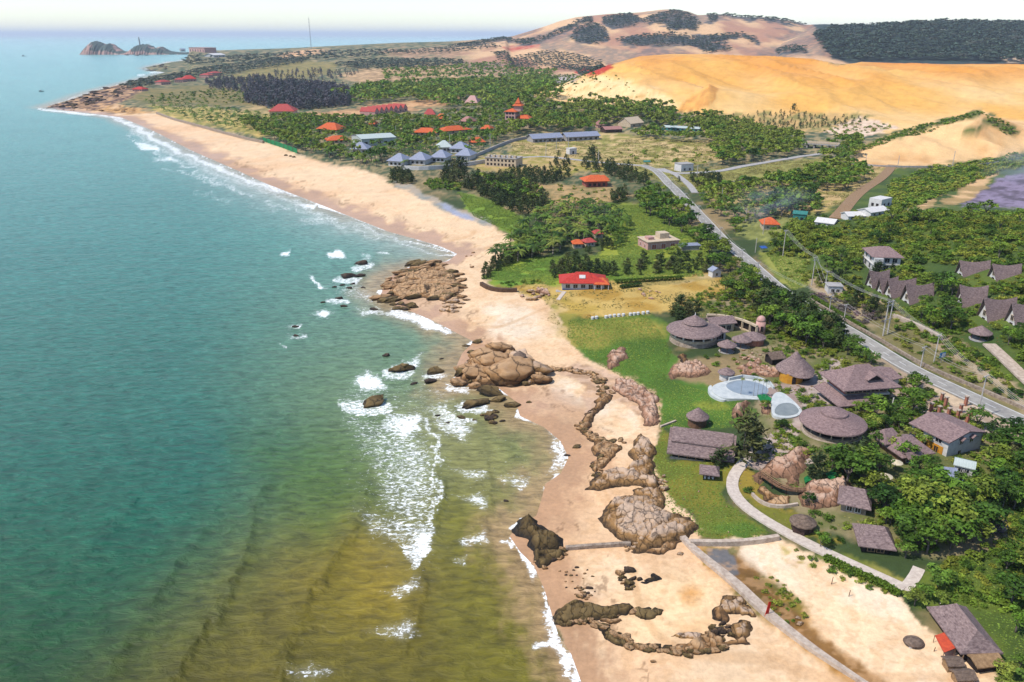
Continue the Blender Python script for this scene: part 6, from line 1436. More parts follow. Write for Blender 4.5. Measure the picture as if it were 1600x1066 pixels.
# the near garden pieces
for k, px, py, s, lb in [('casu', 1160, 718, 6.4, 'tallest dark feathery tree, between the long hall and the path'), ('casu', 1126, 728, 2.9, 'narrow dark tree at the right end of the long hall'), ('casu', 1176, 702, 4.2, 'dark feathery tree behind the tallest one'), ('casu', 1277, 748, 3.6, 'dark ragged tree on the pink rocks below the round pavilion'), ('casu', 1318, 742, 4.2, 'big dark ragged tree right of the pink rocks'),
                         ('casu', 1345, 725, 4.0, 'brownish dark tree left of the brown roofed house'), ('broad', 1425, 647, 4.0, 'round tree standing alone in front of the paved lot'), ('bright', 1456, 735, 2.0, 'yellow flowering tree in front of the white and yellow house'), ('bright', 1440, 720, 1.8, 'yellowish bush beside the outside stairs'), ('broad', 1220, 672, 1.8, 'small round tree beside the lower pool'),
                         ('bright', 1227, 566, 1.7, 'small bright tree against the yellow hut'), ('broad', 1195, 640, 1.6, 'small tree on the boulders by the big pool'), ('broad', 1282, 855, 1.9, 'small tree on the white path below the wicker gazebo'), ('shrub', 1172, 768, 1.2, 'spiky dark shrub at the end of the footbridge'), ('broad', 1262, 790, 1.6, 'small tree between gazebo and footbridge'), ('shrub', 1240, 763, 1.3, 'dark shrub on the rocks above the footbridge')]:
    one_tree(k, px, py, s, lb, 'shrub' if k == 'shrub' else 'tree')
for x, y in [(1157,619),(1177,620),(1183,621),(1190,622),(1196,622)]: one_tree('palm', x, y, .95, 'slender palm standing on the near rim of the big pool', 'palm tree', 'poolside palms', 4.4)
plant('shrub', [(1195,690),(1240,660),(1250,700),(1220,725),(1195,715)], 3.6, (.8, 1.4), 'low shrub on the rocks between path and round pavilion', 'rockery shrubs', 'shrub')
plant('shrub', [(1260,635),(1285,615),(1310,640),(1300,655),(1270,650)], 3.0, (1.2, 1.9), 'garden shrub beside the resort house steps', 'resort shrubs', 'shrub', hue=.6)
plant('shrub', [(1205,600),(1225,590),(1240,605),(1225,618),(1208,612)], 2.8, (1.0, 1.6), 'shrub beside the yellow hut', 'hut shrubs', 'shrub')
plant('shrub', [(1225,830),(1262,862),(1330,898),(1410,922),(1412,935),(1330,912),(1250,880)], 2.8, (.7, 1.3), 'low shrub along the seaward side of the white path', 'path side shrubs', 'shrub', hue=.6)
plant('shrub', [(1180,905),(1200,895),(1258,935),(1262,975),(1230,985),(1200,950)], 2.0, (.5, 1.0), 'olive weed clump in the stained sand by the red banner', 'stained sand weeds', 'weed', hue=.7)
plant('shrub', [(1290,880),(1310,870),(1345,890),(1330,910)], 2.6, (.5, .9), 'weed clump at the edge of the pale sand', 'pale sand weeds', 'weed', hue=.7)
plant('shrub', [(1270,805),(1310,800),(1330,840),(1340,870),(1300,855)], 3.2, (.7, 1.3), 'shrub between the gazebo and the cottages', 'cottage shrubs', 'shrub')
plant('shrub', [(1420,640),(1450,630),(1520,660),(1480,650),(1440,660)], 4, (1.0, 1.7), 'shrub among the ruined brick pillars', 'ruin shrubs', 'shrub', hue=.5)
plant('shrub', [(1100,560),(1140,552),(1200,570),(1195,590),(1150,588)], 5, (.8, 1.5), 'shrub on the rocky slope below the kiosks', 'kiosk slope shrubs', 'shrub')
plant('shrub', [(1195,600),(1300,560),(1420,590),(1560,690),(1640,740),(1640,850),(1500,860),(1400,860),(1320,790),(1290,720),(1215,720)], 3.2, (.9, 2.0), 'garden shrub among the cottages of the resort', 'resort garden shrubs', 'shrub', front=.9)
plant('shrub', [(1060,470),(1190,440),(1270,500),(1400,575),(1300,560),(1200,560),(1190,520)], 3.4, (1.0, 2.2), 'shrub in the belt between the restaurant and the road', 'belt shrubs', 'shrub', front=.9, hue=.35)
plant('broad', [(1560,560),(1640,560),(1640,640)], 6, (2.4, 3.6), 'tree on the far side of the road at the right edge', 'far roadside trees')
plant('shrub', [(1400,500),(1470,540),(1560,590),(1640,630),(1640,655),(1500,590),(1400,540)], 4.4, (1.0, 2.1), 'bush along the landward verge of the road', 'landward verge bushes', 'shrub', hue=.6)
plant('shrub', [(1340,445),(1420,430),(1480,430),(1640,430),(1640,560),(1560,535),(1480,505),(1400,482)], 3.6, (1.2, 2.4), 'bush between the a-frame bungalows', 'bungalow bushes', 'shrub', front=.75, hue=.5)
plant('broad', [(1440,440),(1640,440),(1640,500),(1500,445)], 9, (2.6, 3.8), 'tree between the upper and lower a-frame bungalows', 'bungalow trees', front=.6)
for px, py, s in [(1232,492,5.0),(1246,500,4.6),(1262,512,5.2),(1275,520,4.6),(1290,532,4.4),(1218,480,4.6),(1308,545,4.2),(1202,470,4.4)]: one_tree('casu', px, py, s, 'tall dark feathery tree hiding the road bend behind the yellow hut', 'tree', 'road bend trees')
for px, py, s in [(1332,742,4.0),(1300,735,3.4),(1355,735,3.6),(1372,742,3.2),(1365,770,3.0),(1380,800,3.4),(1415,720,2.8)]: one_tree('broad', px, py, s, 'bushy dark tree in the garden between the round pavilion and the cottages', 'tree', 'pavilion garden trees')
plant('shrub', [(1240,425),(1270,440),(1300,462),(1400,500),(1480,545),(1560,590),(1560,575),(1470,515),(1380,470),(1330,430),(1290,425)], 3.6, (1.1, 2.4), 'bush on the rough ground around the power poles', 'pole side bushes', 'shrub', front=.6, hue=.45)
plant('casu', [(1265,440),(1330,440),(1390,480),(1380,500),(1300,470)], 7, (2.0, 3.2), 'dark bushy tree on the rough ground around the power poles', 'pole side trees', front=.6)
for px, py, s in [(1388,655,2.6),(1404,672,2.4),(1366,676,2.5),(1424,688,2.2),(1442,700,2.2),(1392,705,2.6),(1372,700,2.4)]: one_tree('bright', px, py, s, 'fresh green garden tree between the resort house and the brown roofed house', 'tree', 'fresh garden trees')
plant('bright', [(1310,760),(1400,740),(1500,742),(1620,800),(1560,800),(1500,870),(1405,885),(1368,800)], 9, (2.2, 3.6), 'lighter green tree scattered through the dense grove', 'light grove trees', front=.9, hue=.6)
plant('dry', [(1310,760),(1450,735),(1600,745),(1560,850),(1405,885)], 14, (1.6, 2.6), 'bare brownish tree in the dense grove', 'bare grove trees', 'tree', front=.9)
plant('shrub', [(1070,470),(1135,440),(1150,455),(1100,482)], 4.5, (.8, 1.6), 'shrub at the end of the sandy drive', 'drive end shrubs', 'shrub')
plant('broad', [(1330,880),(1400,900),(1460,860),(1420,850),(1390,862)], 5, (1.6, 2.6), 'small tree along the path below the cottages', 'path cottage trees', front=.8)
# ---- woods farther off
plant('broad', [(800,215),(795,190),(820,165),(880,172),(960,162),(1050,172),(1062,190),(1040,200),(1000,192),(950,195),(940,207),(880,207),(830,207)], 8.5, (4.2, 6.5), 'green tree in the wood at the foot of the orange dune', 'dune foot wood', hk=1.2)
plant('broad', [(985,212),(1040,205),(1095,185),(1110,180),(1140,200),(1120,215),(1180,225),(1250,215),(1250,245),(1180,252),(1130,265),(1110,240),(1120,225),(1060,222),(1000,218)], 8, (3.6, 5.6), 'green tree in the wood between the field and the pond', 'pond side wood', hue=.55)
plant('broad', [(1062,188),(1100,178),(1140,188),(1190,205),(1240,215),(1180,222),(1110,205)], 8, (3.4, 5), 'bright green tree at the sunny edge of the dune', 'dune edge wood', hue=.8)
plant('broad', [(370,195),(450,186),(560,192),(640,188),(700,182),(770,178),(800,195),(800,215),(760,225),(740,245),(700,232),(640,236),(600,255),(560,255),(500,245),(410,215)], 10, (3.6, 5.6), 'tree in the mixed wood around the red roofed resort', 'resort wood', front=.75, hue=.35)
plant('palm', [(400,205),(470,190),(560,192),(700,190),(790,200),(780,220),(740,250),(640,262),(600,265),(520,250),(450,232)], 11, (4.2, 5.2), 'palm among the resort wood behind the far beach', 'resort palms', 'palm tree', front=.75)
plant('broad', [(520,152),(580,138),(680,132),(760,128),(850,122),(868,132),(840,142),(880,160),(830,168),(800,178),(720,176),(640,158),(560,166)], 13, (5, 8), 'tree in the far wood beyond the resort', 'far wood', hue=.3, hk=1.1)
plant('pine', [(380,160),(400,142),(450,134),(520,140),(548,150),(545,166),(480,172),(420,170)], 10, (6.5, 9), 'tall dark pine in the straight planted wood', 'planted pine wood', 'pine tree')
plant('palm', [(225,160),(290,166),(360,174),(430,184),(440,196),(430,214),(370,206),(300,190),(245,174)], 11.5, (3.6, 4.6), 'young palm in the plantation above the far beach', 'young palm plantation', 'palm tree', hue=.75)
plant('far', [(185,136),(215,128),(260,120),(330,106),(420,94),(480,92),(470,100),(400,110),(320,124),(250,132),(215,142)], 17, (5, 8), 'dark pine in the far coastal belt', 'far coastal pines', 'pine tree')
plant('far', [(285,96),(330,90),(420,86),(500,82),(610,80),(640,84),(560,92),(460,96),(360,100),(300,104)], 30, (7, 11), 'dark pine on the far low skyline', 'far skyline pines', 'pine tree')
plant('far', [(520,102),(560,96),(640,94),(720,95),(725,104),(660,108),(560,110)], 18, (6, 9), 'dark pine below the far pink sand scars', 'scar side pines', 'pine tree')
plant('broad', [(600,112),(680,108),(800,108),(870,112),(860,122),(760,122),(640,126),(600,128)], 20, (4, 7), 'dark shrub in the far sandy scars', 'scar shrubs', 'shrub', hue=.15)
plant('far', [(770,84),(850,80),(940,96),(938,108),(900,112),(850,104),(780,96)], 16, (5, 8), 'dark pine at the foot of the far hill', 'hill foot pines', 'pine tree')
plant('far', [(620,80),(700,76),(770,70),(780,76),(700,84),(640,86)], 26, (6, 9), 'dark pine on the far skyline left of the hill', 'hill side pines', 'pine tree')
plant('pine', [(430,112),(560,112),(560,120),(500,126),(430,122)], 30, (4, 6), 'small dark pine on the far brown field', 'brown field pines', 'pine tree')
plant('shrub', [(230,150),(330,140),(420,138),(420,160),(330,162),(240,158)], 18, (2, 4), 'bush on the far brown grassland', 'brown grassland bushes', 'shrub', hue=.2)
plant('pine', [(320,128),(420,122),(450,136),(390,146),(330,140)], 17, (4, 7), 'dark pine left of the planted wood', 'planted pine fringe', 'pine tree')
plant('casu', [(1130,186),(1180,178),(1270,180),(1360,184),(1290,200),(1200,206),(1150,204)], 8.5, (1.4, 2.4), 'small seedling tree in the plantation at the dune foot', 'dune seedlings', 'shrub', hue=.6)
plant('shrub', [(850,150),(900,128),(950,112),(1000,140),(1050,160),(960,165),(880,160)], 19, (1.2, 2.2), 'dry tussock on the pale lower dune', 'dune tussocks', 'shrub', hue=.7)
plant('casu', [(1233,172),(1243,170),(1245,174),(1236,175)], 6, (4, 5), 'single dark tree on the open orange dune', 'lone dune tree', cap=2)
plant('shrub', [(800,118),(900,116),(935,125),(880,138),(815,130)], 15, (2, 4), 'bush in the pale quarry ground left of the dune', 'quarry bushes', 'shrub', hue=.2)
plant('shrub', [(1285,205),(1340,186),(1372,190),(1400,198),(1345,212),(1310,214)], 12, (1.5, 3), 'dry bush on the pale cut bank by the pond', 'cut bank bushes', 'shrub', hue=.5)
plant('broad', [(1300,225),(1340,220),(1350,238),(1320,255),(1280,250)], 7, (3, 4.6), 'tree between the low bridge and the pale dune', 'bridge trees', hue=.3)
plant('shrub', [(815,260),(960,258),(1060,262),(1050,280),(960,268),(840,275)], 16, (1.2, 2.4), 'bush in the dry field by the side road', 'dry field bushes', 'shrub')
plant('shrub', [(960,235),(1110,235),(1120,255),(1000,258)], 14, (1.4, 2.8), 'bush on the sandy clearing', 'clearing bushes', 'shrub', hue=.6)
for hp in HILLP: plant('far', hp, 17, (6, 10), 'dark scrub tree on the far hill', 'far hill scrub', 'shrub', hue=.25)
plant('far', [(1272,62),(1300,44),(1640,38),(1640,98),(1330,96),(1300,90)], 22, (12, 17), 'tree of the dark forest hill', 'forest hill', hue=.05)

# ------------------------------------------------------------------ grow them: the largest in view one by one, the rest as masses
N1 = {'broad': 300, 'bright': 120, 'casu': 290, 'palm': 290, 'shrub': 300, 'dry': 80, 'pine': 0, 'far': 0}
NAME = {'broad': 'broadleaf_tree', 'bright': 'leafy_tree', 'casu': 'casuarina_tree', 'palm': 'coconut_palm', 'shrub': 'shrub', 'dry': 'dry_shrub', 'pine': 'pine_tree', 'far': 'far_tree'}
MASS = {'broad': 'woodland', 'bright': 'woodland', 'casu': 'dark_woodland', 'palm': 'palm_wood', 'shrub': 'scrub', 'dry': 'dry_scrub', 'pine': 'pine_wood', 'far': 'far_forest'}
PROTO = {}
def crown_mesh(kind, i, lod):
    k = (kind, i, lod)
    if k not in PROTO:
        V, T = shape(kind, i, lod); PROTO[k] = mesh_of('crown', V, T, LM[kind])
    return PROTO[k]
TRK = {}
def trunk_of(kind, i):
    k = ('palm' if kind == 'palm' else 'casu' if kind in ('casu', 'pine') else 'broad', i)
    if k not in TRK:
        m, tip = trunk_mesh(k[0], 300+i); TRK[k] = (m.mesh('trunk', M['palm_bark' if k[0] == 'palm' else 'bark'], True), tip)
    return TRK[k]
NV = {'broad': 5, 'bright': 3, 'casu': 4, 'palm': 5, 'shrub': 4, 'dry': 2, 'pine': 3, 'far': 4}
for kind, L_ in TREES.items():
    def rank(t): return (0 if len(t) > 10 else 1, -t[3]/math.hypot(t[0], t[1]))
    L_.sort(key=rank); n1 = N1[kind]; mv = []; mt = []; mh = []
    for j, t in enumerate(L_):
        x, y, z, s, rz, label, group, cat, hue, hk = t[:10]; i = j % NV[kind]; D = math.hypot(x, y); lod = 0 if D < 430 else (1 if D < 1150 else 2)
        if j < n1:
            me = crown_mesh(kind, i, min(lod, 1)); sc = s*(1+.12*math.sin(j*2.3))
            if kind in ('shrub', 'dry'):
                o = bpy.data.objects.new('weed_clump' if cat == 'weed' else NAME[kind], me); COL.objects.link(o); o.location = (x, y, z); o.rotation_euler.z = rz; o.scale = (sc*(1+.2*math.sin(j)), sc, sc*(.9+.15*math.cos(j*1.7))); tag(o, label, cat, group)
                continue
            tm, tip = trunk_of(kind, i); r = thing(NAME[kind], label, cat, (x, y, z), rz, group)
            to = bpy.data.objects.new('trunk', tm); co_ = bpy.data.objects.new('crown', me)
            for q in (to, co_): COL.objects.link(q); q.parent = r
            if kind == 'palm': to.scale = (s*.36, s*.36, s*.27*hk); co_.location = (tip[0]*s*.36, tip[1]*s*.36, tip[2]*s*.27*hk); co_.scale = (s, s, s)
            elif kind == 'casu': to.scale = (s*.9, s*.9, s*.85); co_.scale = (s*.95*(1+.2*math.sin(j)), s*.95, s*(.82+.1*math.cos(j*1.3)))
            else: to.scale = (s, s, s*.9*hk); co_.scale = (sc, sc, s*.95*hk)
            continue
        V, T = shape(kind, i, lod); c, sn = math.cos(rz), math.sin(rz)
        k = np.array([s, s, s]);
        if kind == 'casu': k = np.array([s*.85, s*.85, s*.85])
        if kind == 'far': k = np.array([s, s, s*.55])
        if kind == 'pine': k = np.array([s*.8, s*.8, s*.85])
        U = V*k; dz = s*.27*5 if kind == 'palm' else 0
        mv.append(np.stack([U[:, 0]*c-U[:, 1]*sn+x, U[:, 0]*sn+U[:, 1]*c+y, U[:, 2]+z+dz], 1)); mt.append(T); mh.append(np.full(len(T), np.clip(hue, 0, 1)))
    if mv:
        V = np.concatenate(mv); n = len(V)
        o = np_mesh(MASS[kind], V, np.arange(n).reshape(-1, 4), LM[kind], {'tint': np.concatenate(mt), 'hue': np.concatenate(mh)}, smooth=False)
        structure(o, 'stuff'); print('mass', kind, len(mv), n//4)
# clipped hedges
for lb, ln, w_, h in [('long clipped dark hedge along the sandy drive of the red roofed villa', [(962,443),(994,441),(1030,438.5),(1066,436.5)], 1.7, 1.4), ('short clipped dark hedge in front of the long one', [(970,451),(986,448.5),(1001,447)], 1.7, 1.2), ('low leafy hedge along the seaward edge of the white path', [(1290,874),(1340,898),(1380,916),(1404,930)], 1.2, .8), ('green hedge band on the far side of the road', [(1270,466),(1310,492),(1350,516)], 1.4, 1.2)]:
    q, s = resample(Gm(ln)[:, :2], .5); rng = np.random.default_rng(len(lb)); k = 60
    c = np.repeat(q, k, 0); t_ = rng.uniform(-1, 1, (len(c), 2)); u = rng.random(len(c))
    zz = np.where(u < .55, h, rng.uniform(0, h, len(c))); xo = np.where(u < .55, t_[:, 0]*w_/2, np.sign(t_[:, 0])*w_/2)
    d = np.gradient(q, axis=0); d /= np.hypot(d[:, 0], d[:, 1])[:, None]; nr_ = np.repeat(np.stack([-d[:, 1], d[:, 0]], 1), k, 0)
    p = c+nr_*xo[:, None]+rng.normal(size=(len(c), 2))*.18; zg = np.repeat(hfun(q[:, 0], q[:, 1]), k)
    V = quads(np.stack([p[:, 0], p[:, 1], zg+zz+rng.normal(size=len(c))*.1], 1), rng.normal(size=(len(c), 3))*.6+np.array([0, 0, .7]), .5*rng.uniform(.6, 1.3, len(c)), .35, rng)
    o = np_mesh('hedge', V, np.arange(len(V)).reshape(-1, 4), LM['shrub'], {'tint': np.repeat(rng.uniform(.6, 1.2, len(c)), 4), 'hue': np.full(len(V), .15)}, smooth=False); tag(o, lb, 'hedge')
# grass and herb tufts over the lawns and fields
def tufts(name, polys, n, size, mat, hue, up=.5, thr=.4, seed=1):
    rng = np.random.default_rng(seed); allp = []; 
    ar = []
    Ws = [Gm(p)[:, :2] for p in polys]
    for w_ in Ws: ar.append(np.prod(w_.max(0)-w_.min(0)))
    for w_, a in zip(Ws, ar):
        k = int(n*a/sum(ar)); p = w_.min(0)+rng.random((k, 2))*(w_.max(0)-w_.min(0)); p = p[inside(p[:, 0], p[:, 1], [tuple(x) for x in w_])]
        p = p[fbm(p[:, 0]/6, p[:, 1]/6, 600+seed, 3) > thr]; allp.append(p)
    p = np.concatenate(allp); p = p[~blocked(p[:, 0], p[:, 1], np.full(len(p), .2), np.full(len(p), .2), 0)]
    z = hfun(p[:, 0], p[:, 1]); D = np.hypot(p[:, 0], p[:, 1]); s = size*rng.uniform(.5, 1.5, len(p))*np.clip(D/260, .8, 1.5)
    V = quads(np.stack([p[:, 0], p[:, 1], z+s*.22], 1), rng.normal(size=(len(p), 3))*(1-up)+np.array([0, 0, up]), s*1.4, s, rng)
    hh = np.clip(hue+.9*(fbm(p[:, 0]/14, p[:, 1]/14, 620+seed, 3)-.5)+rng.normal(size=len(p))*.12, 0, 1)
    o = np_mesh(name, V, np.arange(len(V)).reshape(-1, 4), mat, {'tint': np.repeat(rng.uniform(.7, 1.3, len(p)), 4), 'hue': np.repeat(hh, 4)}, smooth=False); structure(o, 'stuff')
GM = leaf_mat('grass_blades', (.085, .145, .022), (.24, .27, .045), .8, .2); DM = leaf_mat('dry_grass', (.13, .12, .035), (.36, .25, .09), .9, .2)
tufts('grass_tufts', [[(888,500),(1010,490),(1050,545),(1040,592),(1165,630),(1185,650),(1150,668),(1035,668),(1012,610),(935,570),(885,525)], [(1035,662),(1050,722),(1150,722),(1130,760),(1205,832),(1170,848),(1090,838),(1040,790),(1010,760)], [(715,300),(760,312),(815,340),(845,372),(840,392),(812,388),(796,362),(740,338)], [(752,436),(800,402),(1010,398),(1090,400),(1100,432),(860,446)], [(950,352),(960,322),(1030,318),(1120,400),(1090,428),(980,432)], [(1420,905),(1500,870),(1640,840),(1640,1100),(1480,960)], [(1560,790),(1640,770),(1640,860)], [(1195,395),(1260,405),(1262,440),(1240,455)]], 170000, .30, GM, .55, .85, .24, 1)
tufts('dry_grass', [[(775,448),(960,442),(1125,425),(1150,450),(1090,480),(925,500),(850,468)], [(1060,480),(1190,440),(1400,580),(1640,720),(1640,850),(1350,850),(1190,700),(1190,580)], [(1290,855),(1420,910),(1418,930),(1270,870)], [(1160,730),(1310,850),(1190,805),(1145,750)], [(800,215),(1120,222),(1130,250),(960,262),(800,240)], [(960,262),(1330,250),(1340,275),(1100,300)], [(1100,290),(1395,258),(1330,320),(1120,320)], [(1240,430),(1420,560),(1640,690),(1500,530),(1300,440)], [(850,462),(890,530),(855,500)], [(1340,445),(1640,430),(1640,640),(1400,482)], [(1200,600),(1640,720),(1640,860),(1320,860),(1190,700)]], 190000, .36, DM, .5, .8, .47, 2)
# ================================================================== ROCKS
def rock_mat(name, top, mid, low, dark=.25, k_=1.0, cw=.045):
    """pale dry tops, ochre sides, dark weedy foot: by height on the rock ('band' attribute) broken up by noise"""
    m, nt, N, L, b = newmat(name)
    at = N.new('ShaderNodeAttribute'); at.attribute_name = 'band'; tc = N.new('ShaderNodeTexCoord')
    n1 = N.new('ShaderNodeTexNoise'); n1.inputs['Scale'].default_value = .9*k_; n1.inputs['Detail'].default_value = 9; n1.inputs['Roughness'].default_value = .7; L.new(tc.outputs['Object'], n1.inputs['Vector'])
    vo = N.new('ShaderNodeTexVoronoi'); vo.feature = 'DISTANCE_TO_EDGE'; vo.inputs['Scale'].default_value = .34*k_; vo.inputs['Randomness'].default_value = 1
    mp = N.new('ShaderNodeMapping'); mp.inputs['Scale'].default_value = (1.5, .38, 1.6); mp.inputs['Rotation'].default_value = (0, 0, .6); L.new(tc.outputs['Object'], mp.inputs['Vector'])
    ad = N.new('ShaderNodeVectorMath'); ad.operation = 'MULTIPLY_ADD'; L.new(n1.outputs['Color'], ad.inputs[0]); ad.inputs[1].default_value = (1.6/k_, 1.6/k_, 1.6/k_); L.new(mp.outputs[0], ad.inputs[2]); L.new(ad.outputs[0], vo.inputs['Vector'])
    a = N.new('ShaderNodeMath'); a.operation = 'MULTIPLY_ADD'; L.new(n1.outputs['Fac'], a.inputs[0]); a.inputs[1].default_value = .9; a.inputs[2].default_value = -.45
    s = N.new('ShaderNodeMath'); s.operation = 'ADD'; s.use_clamp = True; L.new(a.outputs[0], s.inputs[0]); L.new(at.outputs['Fac'], s.inputs[1])
    r = N.new('ShaderNodeValToRGB'); e = r.color_ramp.elements; e[0].position = .07; e[0].color = (*low, 1); e[1].position = .85; e[1].color = (*top, 1); k = e.new(.5); k.color = (*mid, 1); L.new(s.outputs[0], r.inputs['Fac'])
    cr = N.new('ShaderNodeMapRange'); cr.inputs['From Max'].default_value = cw; cr.inputs['To Min'].default_value = dark; cr.inputs['To Max'].default_value = 1; L.new(vo.outputs['Distance'], cr.inputs['Value'])
    v = N.new('ShaderNodeVectorMath'); v.operation = 'SCALE'; L.new(r.outputs[0], v.inputs[0]); L.new(cr.outputs[0], v.inputs['Scale']); L.new(v.outputs[0], b.inputs['Base Color'])
    b.inputs['Roughness'].default_value = .8; b.inputs['Specular IOR Level'].default_value = .3
    h = N.new('ShaderNodeMath'); h.operation = 'MULTIPLY_ADD'; L.new(n1.outputs['Fac'], h.inputs[0]); h.inputs[1].default_value = 1.6; L.new(cr.outputs[0], h.inputs[2])
    bp = N.new('ShaderNodeBump'); bp.inputs['Strength'].default_value = .8; bp.inputs['Distance'].default_value = .45; L.new(h.outputs[0], bp.inputs['Height']); L.new(bp.outputs[0], b.inputs['Normal'])
    return m
RC = {'brown': (S(214,172,128,K), S(166,122,76,K), S(66,50,36,K)), 'dark': (S(136,112,70,K), S(96,76,40,K), S(38,32,28,K)), 'pink': (S(226,188,162,K), S(190,142,112,K), S(120,88,64,K)),
      'pale': (S(222,190,162,K), S(180,136,84,K), S(80,60,38,K)), 'wet': (S(98,78,62,K), S(60,48,40,K), S(28,24,22,K))}
RM = {k: rock_mat('rock_'+k, *v, dark=.42) for k, v in RC.items()}
RB = {k: rock_mat('boulder_'+k, *v, dark=.35, k_=2.2, cw=.03) for k, v in RC.items()}
from mathutils import noise as mnoise
def boulder_mesh(seed, mat, sub=4, sharp=.36):
    bm = __import__('bmesh').new(); __import__('bmesh').ops.create_icosphere(bm, subdivisions=sub, radius=1)
    rng = np.random.default_rng(seed); pl = rng.normal(size=(16, 3)); pl /= np.linalg.norm(pl, axis=1)[:, None]; dd = rng.uniform(.52, .88, 16)
    for v in bm.verts:
        p = np.array(v.co)
        for n, d in zip(pl, dd):                      # fracture planes
            t = p @ n
            if t > d: p = p-n*(t-d)*.96
        q = Vector3(p*1.7+seed); k = mnoise.noise(q)*.16+mnoise.noise(q*2.7)*.09+mnoise.noise(q*6.1)*.045
        v.co = p*(1+k*sharp/.30)
    me = bpy.data.meshes.new('boulder'); bm.to_mesh(me); bm.free(); me.materials.append(mat)
    me.polygons.foreach_set('use_smooth', [True]*len(me.polygons))
    z = np.array([v.co.z for v in me.vertices]); at = me.attributes.new('band', 'FLOAT', 'POINT'); at.data.foreach_set('value', np.clip((z+.45)/1.35, 0, 1).astype(np.float32))
    return me
from mathutils import Vector as Vector3
BM = {}; BL = {}
def bmesh_of(mat, i):
    if (mat, i) not in BM: BM[(mat, i)] = boulder_mesh(11+i*7+len(mat), RB[mat])
    return BM[(mat, i)]
_rr = np.random.default_rng(77)
def boulder(px, py, w_px, label, group=None, mat='brown', asp=.7, hgt=.5, rot=None, sink=.25, loc=None):
    a = G(px, py) if loc is None else np.array(loc); s = (a[1]*CP+(CH-a[2])*SP)/F*w_px/2
    BOULD.append((w_px*(1e6 if group is None else 1), (mat, int(_rr.integers(0, 6))), (s*1.1, s*asp*1.1, max(s*hgt, .3)), (_rr.normal()*.12, _rr.normal()*.12, _rr.uniform(-.5, .5) if rot is None else rot+_rr.normal()*.2),
                  (a[0], a[1], max(a[2], -.15)+s*hgt*(1-2*sink)*.5), label, group))
BOULD = []
def field(poly, n, wpx, label, group, mat='brown', rot=None, asp=.6, hgt=.5, seed=0, mats=None):
    rng = np.random.default_rng(seed+500); xs = [p[0] for p in poly]; ys = [p[1] for p in poly]; k = 0; g = 0
    while k < n and g < n*40:
        g += 1; x, y = rng.uniform(min(xs), max(xs)), rng.uniform(min(ys), max(ys))
        if not bool(inside(np.array([x]), np.array([y]), poly)[0]): continue
        w = wpx[0]+(wpx[1]-wpx[0])*rng.random()**2
        boulder(x, y, w, label, group, mats[int(rng.integers(0, len(mats)))] if mats else mat, asp*rng.uniform(.7, 1.3), hgt*rng.uniform(.7, 1.3), rot); k += 1
def along(line, n, wpx, spread, label, group, mats, seed=0, hgt=.6):
    rng = np.random.default_rng(seed+900); L = np.array(line, float); d = np.r_[0, np.cumsum(np.hypot(*np.diff(L, axis=0).T))]
    for s in np.sort(rng.random(n))*d[-1]:
        x = np.interp(s, d, L[:, 0])+rng.normal()*spread; y = np.interp(s, d, L[:, 1])+rng.normal()*spread*.5
        boulder(x, y, rng.uniform(*wpx), label, group, mats[int(rng.integers(0, len(mats)))], rng.uniform(.5, .9), hgt*rng.uniform(.7, 1.3))
